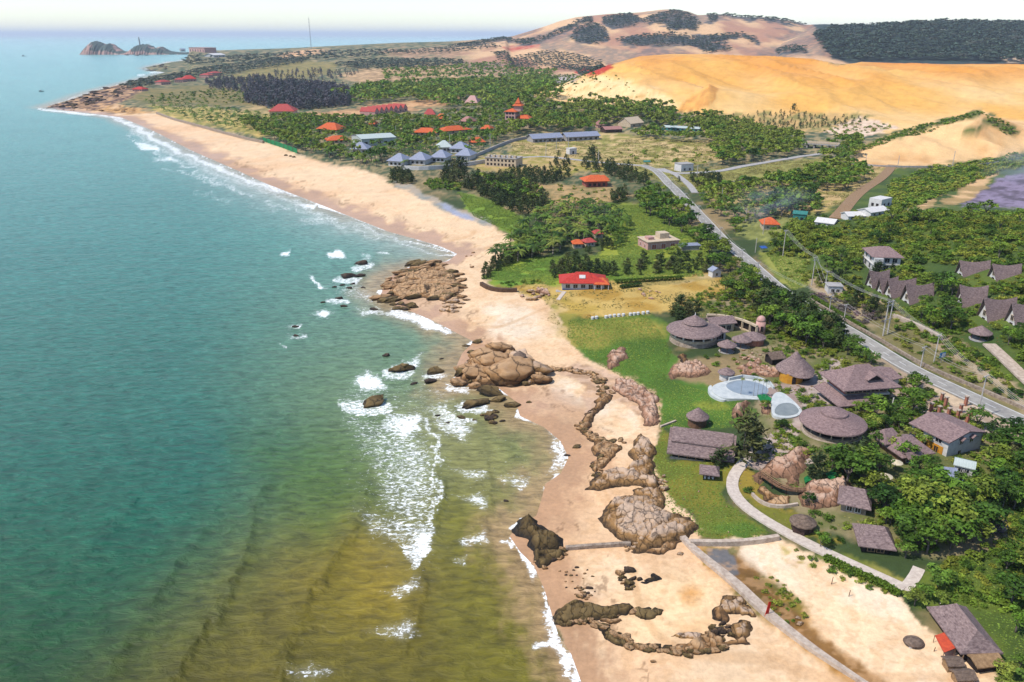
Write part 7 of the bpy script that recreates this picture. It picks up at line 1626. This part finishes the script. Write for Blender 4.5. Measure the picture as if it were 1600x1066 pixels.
def outcrop(poly, H_, label, mat, seed=0, res=.36, facet=2.6, tilt=(0, 0), flat=.5, band0=0.0, rough=.55, stretch=(1, 1.8)):
    W3 = Gm(poly); w2 = [tuple(p[:2]) for p in W3]; A = W3[:, :2]; mn, mx_ = A.min(0)-1.5, A.max(0)+1.5
    xs = np.arange(mn[0], mx_[0], res); ys = np.arange(mn[1], mx_[1], res); X, Y = np.meshgrid(xs, ys); x, y = X.ravel(), Y.ravel()
    xw = x+(fbm(x/3, y/3, seed+5, 3)-.5)*2.6; yw = y+(fbm(x/3, y/3, seed+6, 3)-.5)*2.6
    d = seg_dist(xw, yw, w2, True); sd = np.where(inside(xw, yw, w2), d, -d)
    rng = np.random.default_rng(seed); n = max(6, int(np.prod(mx_-mn)/(facet*facet*stretch[1])))
    c = mn+rng.random((n, 2))*(mx_-mn); ch = rng.uniform(-1, 1, n); cg = rng.normal(size=(n, 2))*.16
    best = np.full(len(x), 1e9); sec = np.full(len(x), 1e9); idx = np.zeros(len(x), int); an = .5; ca, sa = math.cos(an), math.sin(an)
    for i in range(n):
        dx, dy = xw-c[i, 0], yw-c[i, 1]; q = ((dx*ca+dy*sa)/stretch[1])**2+((-dx*sa+dy*ca)/stretch[0])**2
        nb = q < best; sec = np.where(nb, best, np.minimum(sec, q)); idx = np.where(nb, i, idx); best = np.where(nb, q, best)
    edge = np.sqrt(sec)-np.sqrt(best); crack = sst(.0, .28, edge)
    n2 = min(n*6, 420); c_2 = mn+rng.random((n2, 2))*(mx_-mn); h2 = rng.uniform(-1, 1, n2); b2 = np.full(len(x), 1e9); s2 = b2.copy(); i2 = np.zeros(len(x), int)
    for i in range(n2):
        dx, dy = xw-c_2[i, 0], yw-c_2[i, 1]; q = ((dx*ca+dy*sa)/stretch[1])**2+((-dx*sa+dy*ca)/stretch[0])**2
        nb = q < b2; s2 = np.where(nb, b2, np.minimum(s2, q)); i2 = np.where(nb, i, i2); b2 = np.where(nb, q, b2)
    fine = h2[i2]*.5-.6*(1-sst(0, .16, np.sqrt(s2)-np.sqrt(b2)))
    dome = sst(0, 1, sd/(H_*1.25))
    h = H_*dome*(flat+(1-flat)*fbm(x/7, y/7, seed+9, 3)*1.3)+dome*(ch[idx]*rough*H_*.45+cg[idx, 0]*(x-c[idx, 0])+cg[idx, 1]*(y-c[idx, 1]))*.8
    h = h+dome*fine*min(.42, H_*.22)
    h = h*(.66+.34*crack)+dome*(fbm(x/.9, y/.9, seed+12, 3)-.5)*.45+dome*(np.abs(fbm((xw*ca+yw*sa)/4.5, (-xw*sa+yw*ca)/1.1, seed+15, 3)-.5)*2-.25)*H_*.34
    z = hfun(x, y)-.35+np.where(sd > -.6, np.maximum(h, 0)+.3*sst(-.6, .4, sd), -.3)
    band = np.clip(h/(H_*1.05)+band0, 0, 1)
    V, Q, At = compact(np.stack([x, y, z], 1), quads_of(len(ys), len(xs), sd > -.5), {'band': band})
    c0 = np.array([A[:, 0].mean(), A[:, 1].mean(), W3[:, 2].min()])
    o = np_mesh('rock_outcrop', V-c0, Q, RM[mat], At); o.location = c0
    return tag(o, label, 'rock outcrop')
# --- the near headland rocks
outcrop([(1002,676),(1018,688),(1026,706),(1026,735),(1034,748),(1033,764),(1012,766),(988,762),(960,762),(936,768),(914,768),(922,748),(936,738),(962,736),(975,738),(984,722),(980,706),(990,690)], 2.1, 'pale ridged rock outcrop along the lawn edge, above the biggest one', 'pale', 3, stretch=(1, 2.0))
outcrop([(938,792),(956,778),(985,772),(1020,774),(1034,778),(1040,796),(1062,802),(1086,812),(1096,822),(1088,838),(1060,846),(1030,856),(1000,866),(984,864),(990,852),(966,842),(944,826),(934,808)], 2.2, 'biggest pale rock outcrop with ochre flanks, at the head of the groyne wall', 'pale', 7, stretch=(1, 2.2))
outcrop([(812,810),(834,808),(848,818),(866,832),(880,842),(886,856),(872,864),(852,868),(832,862),(818,848),(804,840),(798,828)], 2.6, 'dark weedy rock outcrop standing in the surf left of the groyne wall', 'dark', 11, stretch=(1, 1.6), rough=.5)
outcrop([(832,860),(860,858),(884,858),(878,872),(858,884),(840,888),(830,876)], 1.3, 'low dark rock shelf at the foot of the weedy outcrop', 'dark', 12, rough=.7, facet=1.4)
outcrop([(862,962),(880,946),(905,940),(940,944),(965,938),(985,940),(995,952),(975,962),(945,968),(915,974),(885,978),(866,974)], 1.2, 'long dark layered rock shelf pointing into the surf at the bottom', 'dark', 15, stretch=(.6, 3.2), rough=.6, facet=1.3)
outcrop([(1112,954),(1125,940),(1140,944),(1145,962),(1132,974),(1112,972)], 1.5, 'rounded brown rock just left of the sea wall', 'brown', 18); outcrop([(1140,978),(1160,970),(1178,974),(1180,990),(1160,1006),(1142,1000)], 1.3, 'smooth pale brown rock slab below the bend of the sea wall', 'pale', 19, facet=4)
outcrop([(1092,998),(1120,986),(1140,994),(1132,1010),(1100,1022),(1065,1022),(1040,1018),(1060,1006)], 1.0, 'low brown rock ledge curving across the bottom sand', 'brown', 21, rough=.6, facet=1.4)
outcrop([(1130,930),(1160,930),(1178,945),(1186,962),(1160,966),(1135,962),(1115,955)], .7, 'flat ochre rock apron against the sea wall', 'pale', 23, band0=-.1)
outcrop([(1000,915),(1022,894),(1034,908),(1018,916),(1000,918)], 1.4, 'ribbed brown rock on the sand right of the weedy boulders', 'dark', 25, stretch=(.5, 1.6), rough=.7, facet=1.0)
outcrop([(922,640),(940,612),(958,618),(950,634),(934,652),(920,672),(906,682),(902,668)], 1.5, 'brown curved rock rim on the seaward side of the pale sand pocket', 'brown', 27, facet=1.8, rough=.5)
outcrop([(962,592),(985,594),(1012,606),(1028,622),(1034,650),(1018,668),(1004,664),(1004,644),(990,628),(972,620),(955,606)], 1.1, 'broken pink rock rim on the landward side of the pale sand pocket', 'pink', 29, facet=1.6, rough=.7)
outcrop([(1003,640),(1024,640),(1035,656),(1030,664),(1006,668)], 1.6, 'pink rock lump at the corner of the lawn', 'pink', 30, facet=1.8)
outcrop([(1040,586),(1052,572),(1070,566),(1092,564),(1108,572),(1114,582),(1092,592),(1068,590),(1048,594)], 1.9, 'broken pink rock outcrop on the lawn below the restaurant', 'pink', 31, facet=1.3, rough=.7)
outcrop([(944,572),(950,556),(964,542),(978,544),(981,558),(968,572),(950,580)], 1.7, 'small pink rock outcrop at the edge of the lawn above the beach', 'pink', 33, facet=1.6)
outcrop([(1058,556),(1066,552),(1076,556),(1072,570),(1060,566)], 1.8, 'dark split rock beside the pink outcrop', 'brown', 34, facet=1.0, rough=.7)
outcrop([(1175,742),(1200,722),(1232,706),(1258,694),(1266,704),(1262,726),(1250,745),(1252,762),(1236,764),(1222,748),(1200,748),(1185,760)], 2.3, 'bare pink granite outcrop above the footbridge', 'pink', 35, facet=2.8, stretch=(1, 2.4))
outcrop([(1258,752),(1300,744),(1330,752),(1330,770),(1308,790),(1275,800),(1250,795),(1246,776)], 1.9, 'pink granite outcrop between the footbridge and the cottages', 'pink', 37, facet=2.4)
outcrop([(1186,760),(1205,768),(1240,776),(1238,788),(1210,792),(1188,780),(1178,768)], .8, 'grey rock gully under the footbridge', 'brown', 39, facet=1.6)
outcrop([(1140,640),(1160,625),(1172,628),(1168,645),(1150,655),(1142,652)], 2.0, 'pink boulder outcrop on the lawn side of the big pool', 'pink', 41); outcrop([(1184,632),(1200,628),(1208,640),(1200,650),(1186,648)], 1.5, 'pale pink boulder outcrop between the two pools', 'pink', 43)
outcrop([(1150,575),(1185,560),(1200,575),(1232,580),(1215,590),(1180,588),(1160,586)], 1.2, 'jumbled grey pink rocks behind the big pool', 'pink', 45, facet=1.3, rough=.7)
outcrop([(918,700),(935,688),(962,690),(975,704),(955,716),(948,732),(930,742),(920,730),(930,716)], 1.0, 'low brown rock shelf joining the sand pocket bank to the ridged outcrop', 'brown', 51, facet=1.1, rough=.8)
outcrop([(622,440),(650,424),(690,416),(712,432),(722,456),(700,472),(660,466),(625,468),(604,456)], 1.5, 'layered brown rock platform under the boulders of the middle point', 'brown', 53, facet=2.2, rough=.8, stretch=(.6, 3))
outcrop([(715,596),(728,566),(752,548),(790,546),(830,560),(856,584),(856,600),(800,606),(745,604)], 2.2, 'rugged brown rock mass carrying the thatched shelter', 'brown', 55, facet=3.0, rough=.7, stretch=(.8, 2))
def belt(line, wpx, H_, label, mat, seed):
    L = np.array(line, float); t = np.gradient(L, axis=0); t /= np.hypot(t[:, 0], t[:, 1])[:, None]; nn = np.stack([-t[:, 1], t[:, 0]], 1)*wpx/2*np.array([1, .7]); rg = np.random.default_rng(seed); j = 1+.5*rg.normal(size=(len(L), 1)).clip(-1, 1)
    return outcrop([tuple(p) for p in np.concatenate([L+nn*j, (L-nn*j[::-1])[::-1]])], H_, label, mat, seed, facet=1.2, rough=.8, stretch=(.7, 2.2))
belt([(860,579),(880,577),(905,580),(925,585),(938,598),(946,614)], 12, .7, 'low tan rock belt curving behind the sand cove', 'brown', 61)
belt([(905,662),(912,676),(926,686),(945,692),(962,696)], 16, .9, 'tan rock belt closing the seaward side of the pale sand pocket', 'brown', 62)
belt([(866,972),(895,976),(920,974),(940,984),(960,996),(985,1008),(1015,1014),(1050,1016)], 15, .7, 'flat wet rock belt running from the layered shelf across the bottom sand', 'dark', 63)
belt([(1045,1018),(1080,1018),(1115,1010),(1145,1002),(1170,996)], 18, .9, 'tan rock belt joining the ledge to the smooth slab below the sea wall', 'brown', 64)
belt([(985,866),(1010,862),(1035,858),(1062,850),(1078,846)], 14, 1.0, 'tan rock belt at the foot of the biggest outcrop', 'brown', 65)
outcrop([(985,764),(1012,762),(1036,762),(1046,780),(1040,796),(1012,786),(990,778)], 1.6, 'pale rock saddle joining the ridged outcrop to the biggest one', 'pale', 68, stretch=(1, 2))
outcrop([(985,955),(1010,948),(1040,952),(1030,966),(1000,970)], .5, 'small flat dark rock in the middle of the bottom sand', 'dark', 66)
outcrop([(1062,1000),(1040,996),(1075,985),(1100,988),(1095,1000)], .5, 'pale flat wet rock above the bottom ledge', 'pale', 67)
# --- beach rocks in the middle
BR = 'layered brown boulders of the middle point'
field([(592,458),(610,432),(640,416),(668,408),(692,410),(690,425),(720,430),(726,450),(715,472),(690,470),(650,466),(620,474),(596,470)], 120, (12, 46), 'brown slab boulder in the layered rocks where the sand point meets the sea', BR, rot=.55, asp=.34, hgt=.30, seed=1, mats=['brown', 'brown', 'dark'])
field([(668,455),(722,452),(735,470),(712,492),(690,488)], 34, (8, 22), 'smaller brown boulder on the landward side of the layered rocks', 'small boulders of the middle point', rot=.4, asp=.5, hgt=.4, seed=2, mats=['brown', 'pale'])
field([(612,472),(640,470),(648,482),(620,490)], 12, (10, 20), 'dark boulder at the wet foot of the layered rocks', 'wet boulders of the middle point', seed=3, mats=['wet', 'dark'])
field([(690,390),(740,388),(770,420),(725,430)], 7, (4, 9), 'small lone stone on the sand above the layered rocks', 'lone stones above the layered rocks', seed=4, mats=['brown'])
for x, y, w, lb in [(806,590,92,'largest rounded brown boulder of the pavilion rocks, in front of the thatched shelter'), (840,584,56,'pale cracked boulder at the right end of the pavilion rocks'), (775,572,64,'big brown boulder left of the thatched shelter'), (748,592,52,'brown boulder in the middle left of the pavilion rocks'), (754,562,50,'reddish slab boulder at the back of the pavilion rocks'), (815,572,60,'flat pale boulder carrying the thatched shelter'),
                    (716,602,30,'brown boulder leaning out to sea at the left foot of the pavilion rocks'), (728,580,34,'dark boulder on the seaward side of the pavilion rocks'), (846,598,40,'split boulder at the right foot of the pavilion rocks'), (785,552,50,'flat brown boulder at the back of the pavilion rocks')]:
    boulder(x, y, w, lb, None, 'pale' if 'pale' in lb else 'brown', .62, .62 if w > 45 else .6, .35, .12)
field([(712,600),(722,570),(745,550),(790,545),(850,575),(858,600),(800,606),(740,606)], 38, (10, 30), 'smaller boulder wedged among the big pavilion rocks', 'boulders among the pavilion rocks', rot=.3, seed=5, mats=['brown', 'brown', 'dark', 'pale'], hgt=.7)
for x, y, w, lb in [(746,535,22,'dark boulder off the back of the pavilion rocks, farthest of the pair'), (740,551,22,'dark boulder off the back of the pavilion rocks, nearer of the pair'), (727,541,14,'small dark rock left of the dark boulder pair'), (770,615,52,'flat dark slab just below the pavilion rocks'), (745,632,52,'wide flat dark slab lying in the shallows'), (778,626,30,'small dark slab beside the wide flat one'), (802,634,30,'long thin dark rock on the wet sand'), (827,629,11,'little round dark rock alone on the wet sand'),
                    (721,653,20,'squat dark boulder in the foam, left of the black rock group'), (742,657,9,'small dark rock between the squat boulder and the black group')]: boulder(x, y, w, lb, None, 'dark', .5, .34, .2)
field([(745,655),(765,640),(790,646),(795,655),(770,664),(750,664)], 13, (9, 22), 'black wet rock in the tight group at the water edge', 'black rock group', seed=6, mats=['wet', 'dark'], hgt=.6)
# rocks in the water
for x, y, w, lb, mt in [(567,413,25,'black rock in the sea farthest from the beach point', 'wet'), (543,433,27,'largest black rock of the offshore group', 'wet'), (563,432,20,'black rock just right of the largest offshore one', 'wet'), (535,446,10,'small black rock below the largest offshore one', 'wet'), (552,444,9,'tiny black rock in the middle of the offshore group', 'wet'), (523,449,10,'black rock on the left side of the offshore group', 'wet'), (547,451,12,'round black rock in the centre of the offshore group', 'wet'), (567,450,9,'little black rock on the right side of the offshore group', 'wet'),
                     (530,467,16,'long black rock at the lower side of the offshore group', 'wet'), (504,473,9,'black rock at the outer left of the offshore group', 'wet'), (537,479,13,'lowest black rock of the offshore group', 'wet'), (585,484,15,'black rock between the offshore group and the point', 'wet'), (461,511,12,'flat black rock awash far left of the group', 'wet'), (462,525,10,'smaller flat rock awash below the other one', 'wet'),
                     (603,556,16,'thin black rock barely above the waves', 'wet'), (690,561,8,'tiny black rock in the calm water left of the pavilion rocks', 'wet'), (627,578,42,'tall leaning olive rock in the surf', 'dark'), (682,582,32,'dark leaning rock between the olive rock and the pavilion rocks', 'dark'), (671,597,26,'dark rounded rock below the leaning one', 'wet'), (647,600,14,'dark rock awash in the foam', 'wet'), (582,632,44,'golden brown rock in the widest white surf', 'dark'), (684,650,10,'small dark rock in the inner surf', 'wet'), (700,661,9,'tiny dark rock at the edge of the inner surf', 'wet'),
                     (790,783,9,'small dark rock in the yellow shallows above the weedy outcrop', 'wet'), (886,712,12,'small dark rock at the tip of the curved swash', 'wet'), (900,699,16,'dark round rock on the sand right of the curved swash', 'dark'), (1021,954+80,11,'single round stone on the bottom sand', 'brown')]:
    boulder(x, y, w, lb, None, mt, .55, .42, .6 if w > 25 else None, .2)
# bits around the near beach
WR = ['dark', 'brown', 'wet']
field([(846,850),(880,852),(885,870),(850,890),(832,884)], 46, (6, 16), 'dark angular boulder tumbled against the weedy outcrop', 'tumbled weedy boulders', seed=8, mats=['dark', 'wet', 'brown'], hgt=.7)
field([(862,890),(900,870),(925,890),(930,930),(900,945),(880,910)], 22, (4, 11), 'small stone scattered on the sand below the groyne wall', 'scattered beach stones', seed=9, mats=WR); field([(900,915),(925,918),(925,938),(905,940)], 12, (7, 15), 'stone in the tight pile on the wet sand', 'stone pile on the wet sand', seed=10, mats=WR)
field([(968,892),(990,890),(1000,905),(1000,925),(980,925),(968,905)], 13, (8, 20), 'boulder in the pile beside the ribbed rock', 'boulders beside the ribbed rock', seed=11, mats=WR, hgt=.7)
along([(868,974),(890,974),(920,968),(935,978),(950,986),(968,996),(985,1008),(1010,1014),(1050,1018),(1090,1020),(1130,1012)], 85, (7, 19), 4, 'brown boulder in the curving chain of rocks across the bottom sand', 'boulder chain across the bottom sand', ['brown', 'dark', 'brown'], 1)
field([(1115,975),(1140,975),(1145,995),(1125,1005),(1105,995)], 22, (8, 19), 'dark boulder between the two smooth rocks by the sea wall', 'boulders between the smooth rocks', seed=12, mats=WR, hgt=.8)
field([(920,950),(990,948),(998,960),(960,975),(930,968)], 24, (8, 24), 'slab boulder on the layered shelf', 'slabs on the layered shelf', rot=.3, asp=.35, seed=13, mats=['dark', 'brown'])
along([(862,580),(890,578),(922,584),(936,600),(944,618)], 42, (6, 13), 2.5, 'brown stone in the curved line behind the sand cove', 'stones behind the sand cove', ['brown', 'dark', 'pale'], 2); along([(926,585),(944,606),(948,622)], 34, (7, 14), 5, 'brown stone in the heap at the top of the cove rim', 'stones of the cove rim heap', ['brown', 'dark'], 3)
along([(906,660),(915,675),(940,688),(955,694)], 38, (7, 15), 4, 'brown boulder in the bank closing the pale sand pocket', 'pocket bank boulders', ['brown', 'dark', 'brown'], 4); along([(958,690),(950,705),(938,718),(930,735),(936,748)], 34, (7, 15), 4, 'dark boulder in the line below the pale sand pocket', 'boulders below the sand pocket', WR, 5)
field([(944,690),(972,685),(978,698),(955,705)], 12, (8, 16), 'brown boulder at the lower corner of the sand pocket', 'pocket corner boulders', seed=14, mats=['brown', 'dark']); field([(1030,735),(1042,748),(1038,772),(1028,765)], 7, (8, 18), 'rounded pale boulder along the edge of the lawn', 'lawn edge boulders', seed=15, mats=['pale'], hgt=.8)
field([(808,470),(822,458),(845,450),(868,458),(872,468),(840,472)], 16, (7, 20), 'rounded tan boulder in front of the red roofed villa', 'villa boulders', seed=16, mats=['pale', 'pink'], hgt=.9); field([(990,450),(1042,458),(1038,468),(1010,470)], 8, (5, 16), 'low grey stone in the ochre field', 'field stones', seed=17, mats=['pink'])
field([(1150,545),(1180,552),(1200,560),(1180,575),(1150,570)], 18, (6, 15), 'pale boulder on the slope below the kiosks', 'kiosk slope boulders', seed=18, mats=['pink', 'pale'], hgt=.7); field([(1245,598),(1270,598),(1268,615),(1240,612)], 6, (5, 10), 'boulder beside the yellow hut', 'hut boulders', seed=19, mats=['pink'])
field([(985,870),(1000,850),(985,845),(970,855)], 10, (7, 16), 'grey boulder at the inner end of the groyne wall', 'groyne boulders', seed=20, mats=['brown', 'pale'], hgt=.7); field([(1090,590),(1180,655),(1160,850),(1060,800)], 26, (2.5, 5), 'small white stone on the lawn', 'white lawn stones', seed=21, mats=['pink'])
for x, y, w, lb in [(1249,975,15,'pale block boulder in the olive weeds, lower one'), (1246,966,12,'pale block boulder in the olive weeds, upper one'), (1062,866,12,'round pink stone under the head of the sea wall')]: boulder(x, y, w, lb, None, 'pale', .6, .45, .3)
# far point rocks
field([(75,168),(110,156),(150,142),(185,134),(205,134),(190,150),(150,160),(120,170)], 85, (5, 15), 'dark red brown rock of the far rocky point', 'far point rocks', seed=22, mats=['wet', 'dark', 'wet'], rot=.1, asp=.5, hgt=.35); field([(40,168),(100,160),(140,172),(90,176)], 16, (3, 7), 'black rock in the sea off the far point', 'rocks off the far point', seed=23, mats=['wet'], hgt=.3)
field([(135,172),(180,166),(240,172),(190,178)], 16, (4, 12), 'ochre rock at the end of the far beach', 'rocks ending the far beach', seed=24, mats=['brown'], hgt=.3); field([(215,108),(258,101),(262,108),(235,112)], 14, (5, 12), 'dark rock of the second far point', 'second point rocks', seed=25, mats=['wet'], hgt=.3); field([(195,86),(240,85.5),(240,87),(200,87.5)], 6, (5, 12), 'low dark reef rock in front of the headland', 'headland reef', seed=26, mats=['wet'], hgt=.15)
field([(437,240),(470,248),(468,250),(440,243)], 3, (7, 10), 'dark clump on the far beach', 'dark clumps on the far beach', seed=27, mats=['dark'])
# the 290 largest boulders stand as objects, the pebbles of the rest as one mass
BOULD.sort(key=lambda b: -b[0])
from mathutils import Euler
mv, mf, mm, mb_, nb_ = [], [], [], [], 0
mk_ = list(RB)
for n, (_, key, sc, ro, lo, label, group) in enumerate(BOULD):
    me = bmesh_of(*key)
    if n < 290:
        o = bpy.data.objects.new('boulder', me); COL.objects.link(o); o.scale = sc; o.rotation_euler = ro; o.location = lo; tag(o, label, 'rock', group); continue
    if key not in BL: BL[key] = boulder_mesh(11+key[1]*7+len(key[0]), RB[key[0]], 2)
    lm = BL[key]; V = np.zeros(len(lm.vertices)*3, np.float32); lm.vertices.foreach_get('co', V); Fc = np.zeros(len(lm.loops), np.int32); lm.loops.foreach_get('vertex_index', Fc)
    at = np.zeros(len(lm.vertices), np.float32); lm.attributes['band'].data.foreach_get('value', at)
    V = (V.reshape(-1, 3)*np.array(sc)) @ np.array(Euler(ro).to_matrix()).T+np.array(lo); mv.append(V); mf.append(Fc.reshape(-1, 3)+nb_); mm.append(np.full(len(Fc)//3, mk_.index(key[0]))); mb_.append(at); nb_ += len(V)
o = np_mesh('loose_stones', np.concatenate(mv), np.concatenate(mf), None, {'band': np.concatenate(mb_)})
for k in mk_: o.data.materials.append(RB[k])
o.data.polygons.foreach_set('material_index', np.concatenate(mm).astype(np.int32)); structure(o, 'stuff')
# thatched shelter on the rock
a = G(812, 577); t = thing('rock_shelter', 'tiny thatched shelter on wooden legs on top of the brown boulders', 'shelter', (a[0], a[1], a[2]+2.6), .3)
for x in (-1, 1):
    for y in (-1, 1): MB().tube((x*1.15, y*1.15, -2.6), (x*1.05, y*1.05, 2.3), .13).build('post', M['wood_dark'], t)
MB().box(0, 0, .15, 2.7, 2.7, .16).build('floor', M['wood'], t); m = MB()
for s in (-1, 1): m.tube((-1.1, s*1.1, 1.0), (1.1, s*1.1, 1.0), .06); m.tube((s*1.1, -1.1, 1.0), (s*1.1, 1.1, 1.0), .06)
m.build('railing', M['wood'], t); m = MB(); m.frus(0, 0, 2.1, 2.3, 2.1, 2.1, 14); m.frus(0, 0, 2.3, 3.7, 2.1, .15, 14, cap=False); m.build('roof', M['thatch_old'], t)
# ================================================================== SMOKE
def smoke(label, px, py, size, dens, seed, dz):
    a = G(px, py); mb = MB(); n = 14
    bm = __import__('bmesh').new(); __import__('bmesh').ops.create_icosphere(bm, subdivisions=3, radius=1); me = bpy.data.meshes.new('smoke'); bm.to_mesh(me); bm.free()
    m = bpy.data.materials.new('smoke_air'); m.use_nodes = True; nt = m.node_tree; nt.nodes.clear(); N, L = nt.nodes, nt.links
    o_ = N.new('ShaderNodeOutputMaterial'); pv = N.new('ShaderNodeVolumePrincipled'); tc = N.new('ShaderNodeTexCoord'); ns = N.new('ShaderNodeTexNoise'); ns.inputs['Scale'].default_value = 2.2; ns.inputs['Detail'].default_value = 4
    L.new(tc.outputs['Object'], ns.inputs['Vector']); ln = N.new('ShaderNodeVectorMath'); ln.operation = 'LENGTH'; L.new(tc.outputs['Object'], ln.inputs[0])
    fa = N.new('ShaderNodeMapRange'); fa.interpolation_type = 'SMOOTHSTEP'; fa.inputs['From Min'].default_value = .98; fa.inputs['From Max'].default_value = .1; L.new(ln.outputs['Value'], fa.inputs['Value'])
    nr_ = N.new('ShaderNodeMapRange'); nr_.inputs['From Min'].default_value = .42; nr_.inputs['From Max'].default_value = .72; L.new(ns.outputs['Fac'], nr_.inputs['Value'])
    mu = N.new('ShaderNodeMath'); mu.operation = 'MULTIPLY'; L.new(fa.outputs[0], mu.inputs[0]); L.new(nr_.outputs[0], mu.inputs[1]); m2 = N.new('ShaderNodeMath'); m2.operation = 'MULTIPLY'; L.new(mu.outputs[0], m2.inputs[0]); m2.inputs[1].default_value = dens
    L.new(m2.outputs[0], pv.inputs['Density']); pv.inputs['Color'].default_value = (.80, .86, 1, 1); L.new(pv.outputs[0], o_.inputs['Volume']); m.cycles.volume_step_rate = 2.0
    me.materials.append(m); o = bpy.data.objects.new('smoke', me); COL.objects.link(o); o.location = (a[0], a[1], a[2]+dz); o.scale = size; o.rotation_euler = (0, -.3, .2); o['label'] = label; structure(o, 'stuff')
smoke('thin blue smoke drifting over the bushes by the road', 1195, 345, (30, 34, 11), .022, 1, 9)
smoke('blue smoke above the burnt slope at the right edge', 1600, 285, (34, 40, 14), .03, 2, 12)
# ================================================================== CAMERA, SKY, SUN, AIR
cam = bpy.data.cameras.new('camera'); co = bpy.data.objects.new('camera', cam); COL.objects.link(co)
cam.sensor_width = 36; cam.lens = F/1600*36; cam.clip_start = 1; cam.clip_end = 400000
co.location = (0, 0, CH); co.rotation_euler = (PI/2-PITCH, 0, 0); SC.camera = co
SUN_EL, SUN_AZ = math.radians(56), math.radians(-112)     # azimuth clockwise from the view direction
w = bpy.data.worlds.new('World'); SC.world = w; w.use_nodes = True
wn = w.node_tree.nodes; bg = wn['Background']
sky = wn.new('ShaderNodeTexSky'); sky.sky_type = 'NISHITA'; sky.sun_disc = False; sky.sun_elevation = SUN_EL; sky.sun_rotation = SUN_AZ
sky.air_density = 1.0; sky.dust_density = 0.35; sky.ozone_density = 3.5; sky.altitude = 100
w.node_tree.links.new(sky.outputs[0], bg.inputs['Color']); bg.inputs['Strength'].default_value = .108
sl = bpy.data.lights.new('sun', 'SUN'); so = bpy.data.objects.new('sun', sl); COL.objects.link(so)
sl.energy = 2.75; sl.angle = math.radians(.6); sl.color = (1, .95, .86)
so.rotation_euler = (PI/2-SUN_EL, 0, PI-SUN_AZ)
from mathutils import Vector
so.rotation_euler = Vector((-math.sin(SUN_AZ)*math.cos(SUN_EL), -math.cos(SUN_AZ)*math.cos(SUN_EL), -math.sin(SUN_EL))).to_track_quat('-Z', 'Y').to_euler()
HAZE = True
if HAZE:
    mb = MB(); mb.box(0, 60000, -9, 330000, 330000, 300)
    m = bpy.data.materials.new('haze_air'); m.use_nodes = True; nt = m.node_tree; nt.nodes.clear()
    out = nt.nodes.new('ShaderNodeOutputMaterial'); pv = nt.nodes.new('ShaderNodeVolumePrincipled')
    pv.inputs['Color'].default_value = (.80, .88, 1.0, 1); pv.inputs['Density'].default_value = .000042; pv.inputs['Anisotropy'].default_value = 0
    nt.links.new(pv.outputs[0], out.inputs['Volume'])
    ho = mb.build('haze', m); structure(ho, 'stuff')
SC.view_settings.view_transform = 'Standard'; SC.view_settings.look = 'None'; SC.view_settings.exposure = .95; SC.view_settings.gamma = 1
cy = SC.cycles
cy.max_bounces = 6; cy.diffuse_bounces = 2; cy.glossy_bounces = 2; cy.transmission_bounces = 3; cy.transparent_max_bounces = 6; cy.volume_bounces = 0
cy.caustics_reflective = False; cy.caustics_refractive = False; cy.use_denoising = True
